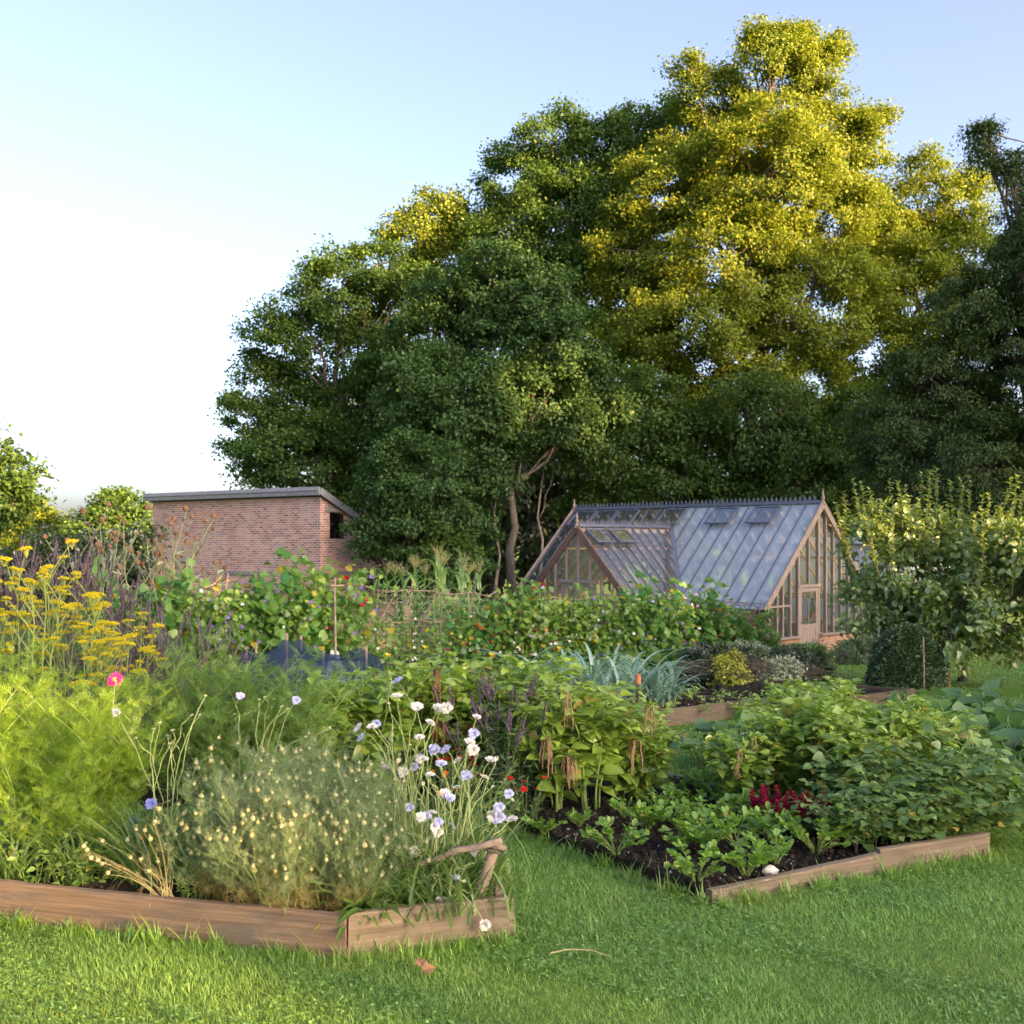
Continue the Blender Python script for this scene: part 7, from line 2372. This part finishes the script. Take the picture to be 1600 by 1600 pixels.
# ------------------------------------------------------------------ grass
LM['grass'] = leafmat('lawn_grass', (0.125, 0.275, 0.05), (0.18, 0.37, 0.066), (0.26, 0.45, 0.095), .4, .06, .4, patch=(0.9, (0.20, 0.34, 0.06)))
LM['clover'] = leafmat('clover', (0.085, 0.20, 0.035), (0.125, 0.27, 0.05), (0.17, 0.34, 0.07), .35, .06)
r = np.random.default_rng(800)


def inside(P, poly):
    x, y = P[:, 0], P[:, 1]
    c = np.zeros(len(P), bool)
    n = len(poly)
    for i in range(n):
        x0, y0 = poly[i]
        x1, y1 = poly[(i + 1) % n]
        c ^= ((y0 > y) != (y1 > y)) & (x < (x1 - x0) * (y - y0) / (y1 - y0 + 1e-12) + x0)
    return c


BEDS = [[Cn + D1 * 3.2, Cn, En, En + D2 * 3.2, (-4.2, 8.4)],
        [C2, C2 + F2 * 2.25, C2 + F2 * 2.25 + L2 * 4.4, C2 + L2 * 4.4],
        [C3, C3 + GA * 3.1, C3 + GA * 3.1 + GB * 3.6, C3 + GB * 3.6], [C4 - GA * 2.6, C4, C4 + GB * 2.9, C4 + GB * 2.9 - GA * 2.6],
        [(-14, 8.3), (-1.75, 8.3), (-.9, 10.9), (.4, 12.6), (1.5, 14.4), (3.6, 17.5), (6.6, 27.5), (-2, 34), (-16, 30)]]
GRB = (np.array([[0, 1, 0], [0, -1, 0], [.55, .85, -.06], [.55, -.85, -.06], [1, 0, -.22]], float) * [1, .028, 1], np.array([[0, 1, 3], [0, 3, 2], [2, 3, 4]]))
gm = MB()
for (y0, y1, dens, L, W_) in ((3.6, 5.0, 13500, .042, 1.15), (5.0, 6.3, 11000, .044, 1.3), (6.3, 8.5, 6000, .046, 1.5), (8.5, 13, 1500, .05, 2.4), (13, 20, 500, .055, 4.0), (20, 34, 260, .06, 6.0)):
    x0, x1 = -.62 * y1, .62 * y1 + (1.8 if y0 < 8 else 0)
    if y0 > 8:
        x0 = -.1 * y1
        x1 = .75 * y1
    n = int((y1 - y0) * (x1 - x0) * dens)
    P = np.stack([r.uniform(x0, x1, n), r.uniform(y0, y1, n)], 1)
    k = ~np.logical_or.reduce([inside(P, b_) for b_ in BEDS])
    P = P[k]
    n = len(P)
    lush = .5 + .5 * np.sin(P[:, 0] * 2.1 + 1.3 * np.sin(P[:, 1] * 1.7)) * np.cos(P[:, 1] * 2.3 + P[:, 0])
    tuftn = .5 + .5 * np.sin(P[:, 0] * 7.3 + 2 * np.sin(P[:, 1] * 5.1)) * np.cos(P[:, 1] * 6.7 - P[:, 0] * 2)
    Q = np.concatenate([P, gz(P[:, 0], P[:, 1])[:, None]], 1)
    a = r.random(n) * 6.28
    D = np.stack([np.cos(a), np.sin(a), r.uniform(.35, 2.2, n)], 1)
    N = np.stack([-np.cos(a), -np.sin(a), np.full(n, .4)], 1)
    gm.leaves(GRB, Q, D, N, .62 * L * (.6 + .5 * lush + .45 * tuftn ** 2) * r.lognormal(0, .22, n), W_)
# longer fringe along the plank feet
for a_, b_, nn in ((Cn + D1 * 3.2, Cn, 5200), (Cn, En, 1700), (C2, C2 + F2 * 2.2, 3800), (C2, C2 + L2 * 3, 3200), (En, En + D2 * 2, 1500)):
    u = r.random(nn)
    P = a_ + (np.array(b_) - a_) * u[:, None]
    d_ = nrm(np.array(b_) - a_)
    nr_ = np.array([d_[1], -d_[0]])
    if a_ is C2 and np.allclose(d_, L2 / np.linalg.norm(L2), atol=.01):
        nr_ = -nr_
    P = P + nr_ * (.012 + np.abs(r.normal(size=nn)) * .05)[:, None]
    Q = np.concatenate([P, gz(P[:, 0], P[:, 1])[:, None]], 1)
    a = r.random(nn) * 6.28
    D = np.stack([np.cos(a), np.sin(a), r.uniform(.8, 3, nn)], 1)
    clumpf = .45 + .9 * (np.sin(u * 37) * np.sin(u * 91 + 1) > .1) * r.random(nn)
    gm.leaves(GRB, Q, D, np.stack([-np.cos(a), -np.sin(a), np.full(nn, .4)], 1), .075 * clumpf * r.lognormal(0, .3, nn), .8)
n = 34000
P = np.stack([r.uniform(-3.2, 4.2, n), r.uniform(3.8, 8.2, n)], 1)
f = np.sin(P[:, 0] * 1.9 + .7) * np.cos(P[:, 1] * 2.6 - .4) + .5 * np.sin(P[:, 0] * 5 + P[:, 1] * 4)
k = (f > .1) & ~np.logical_or.reduce([inside(P, b_) for b_ in BEDS])
P = P[k]
n = len(P)
a0 = r.random(n) * 6.28
base_ = np.concatenate([P, (gz(P[:, 0], P[:, 1]) + r.uniform(.012, .038, n))[:, None]], 1)
CLV = shape_lobed([(0, .05), (.3, .35), (.75, .42), (1, .12), (.93, 0)], .1, 0)
for q in range(3):
    a = a0 + q * 2.094
    gm.leaves(CLV, base_, np.stack([np.cos(a), np.sin(a), r.normal(size=n) * .25 + .1], 1), ZUP + r.normal(size=(n, 3)) * .2, r.uniform(.009, .015, n), 1.0, 1)
tag(gm.build('grass', [LM['grass'], LM['clover']]), 'short lawn grass with clover patches', 'grass', kind='stuff')
# litter on the lawn
p = ground_at(905, 1503)
o = MB().tube([(-.13, .01, .035), (-.05, .03, .045), (.05, .02, .045), (.14, -.03, .035)], [.003, .0035, .003, .002], 5).build('straw', SM['straw'], loc=gp(p[0], p[1]))
tag(o, 'pale piece of straw lying on the lawn', 'straw')
p = ground_at(655, 1530)
o = MB().leaves(OVW, np.array([[0, 0, .03], [.02, .01, .035]]), np.array([[1, .3, .3], [-.4, .8, .5]]), np.array([[0, -.5, 1.], [.3, -.5, .8]]), .075).build('dead_leaf', PM['brown'], loc=gp(p[0], p[1]))
tag(o, 'curled brown dead leaf on the lawn near the bed corner', 'leaf')
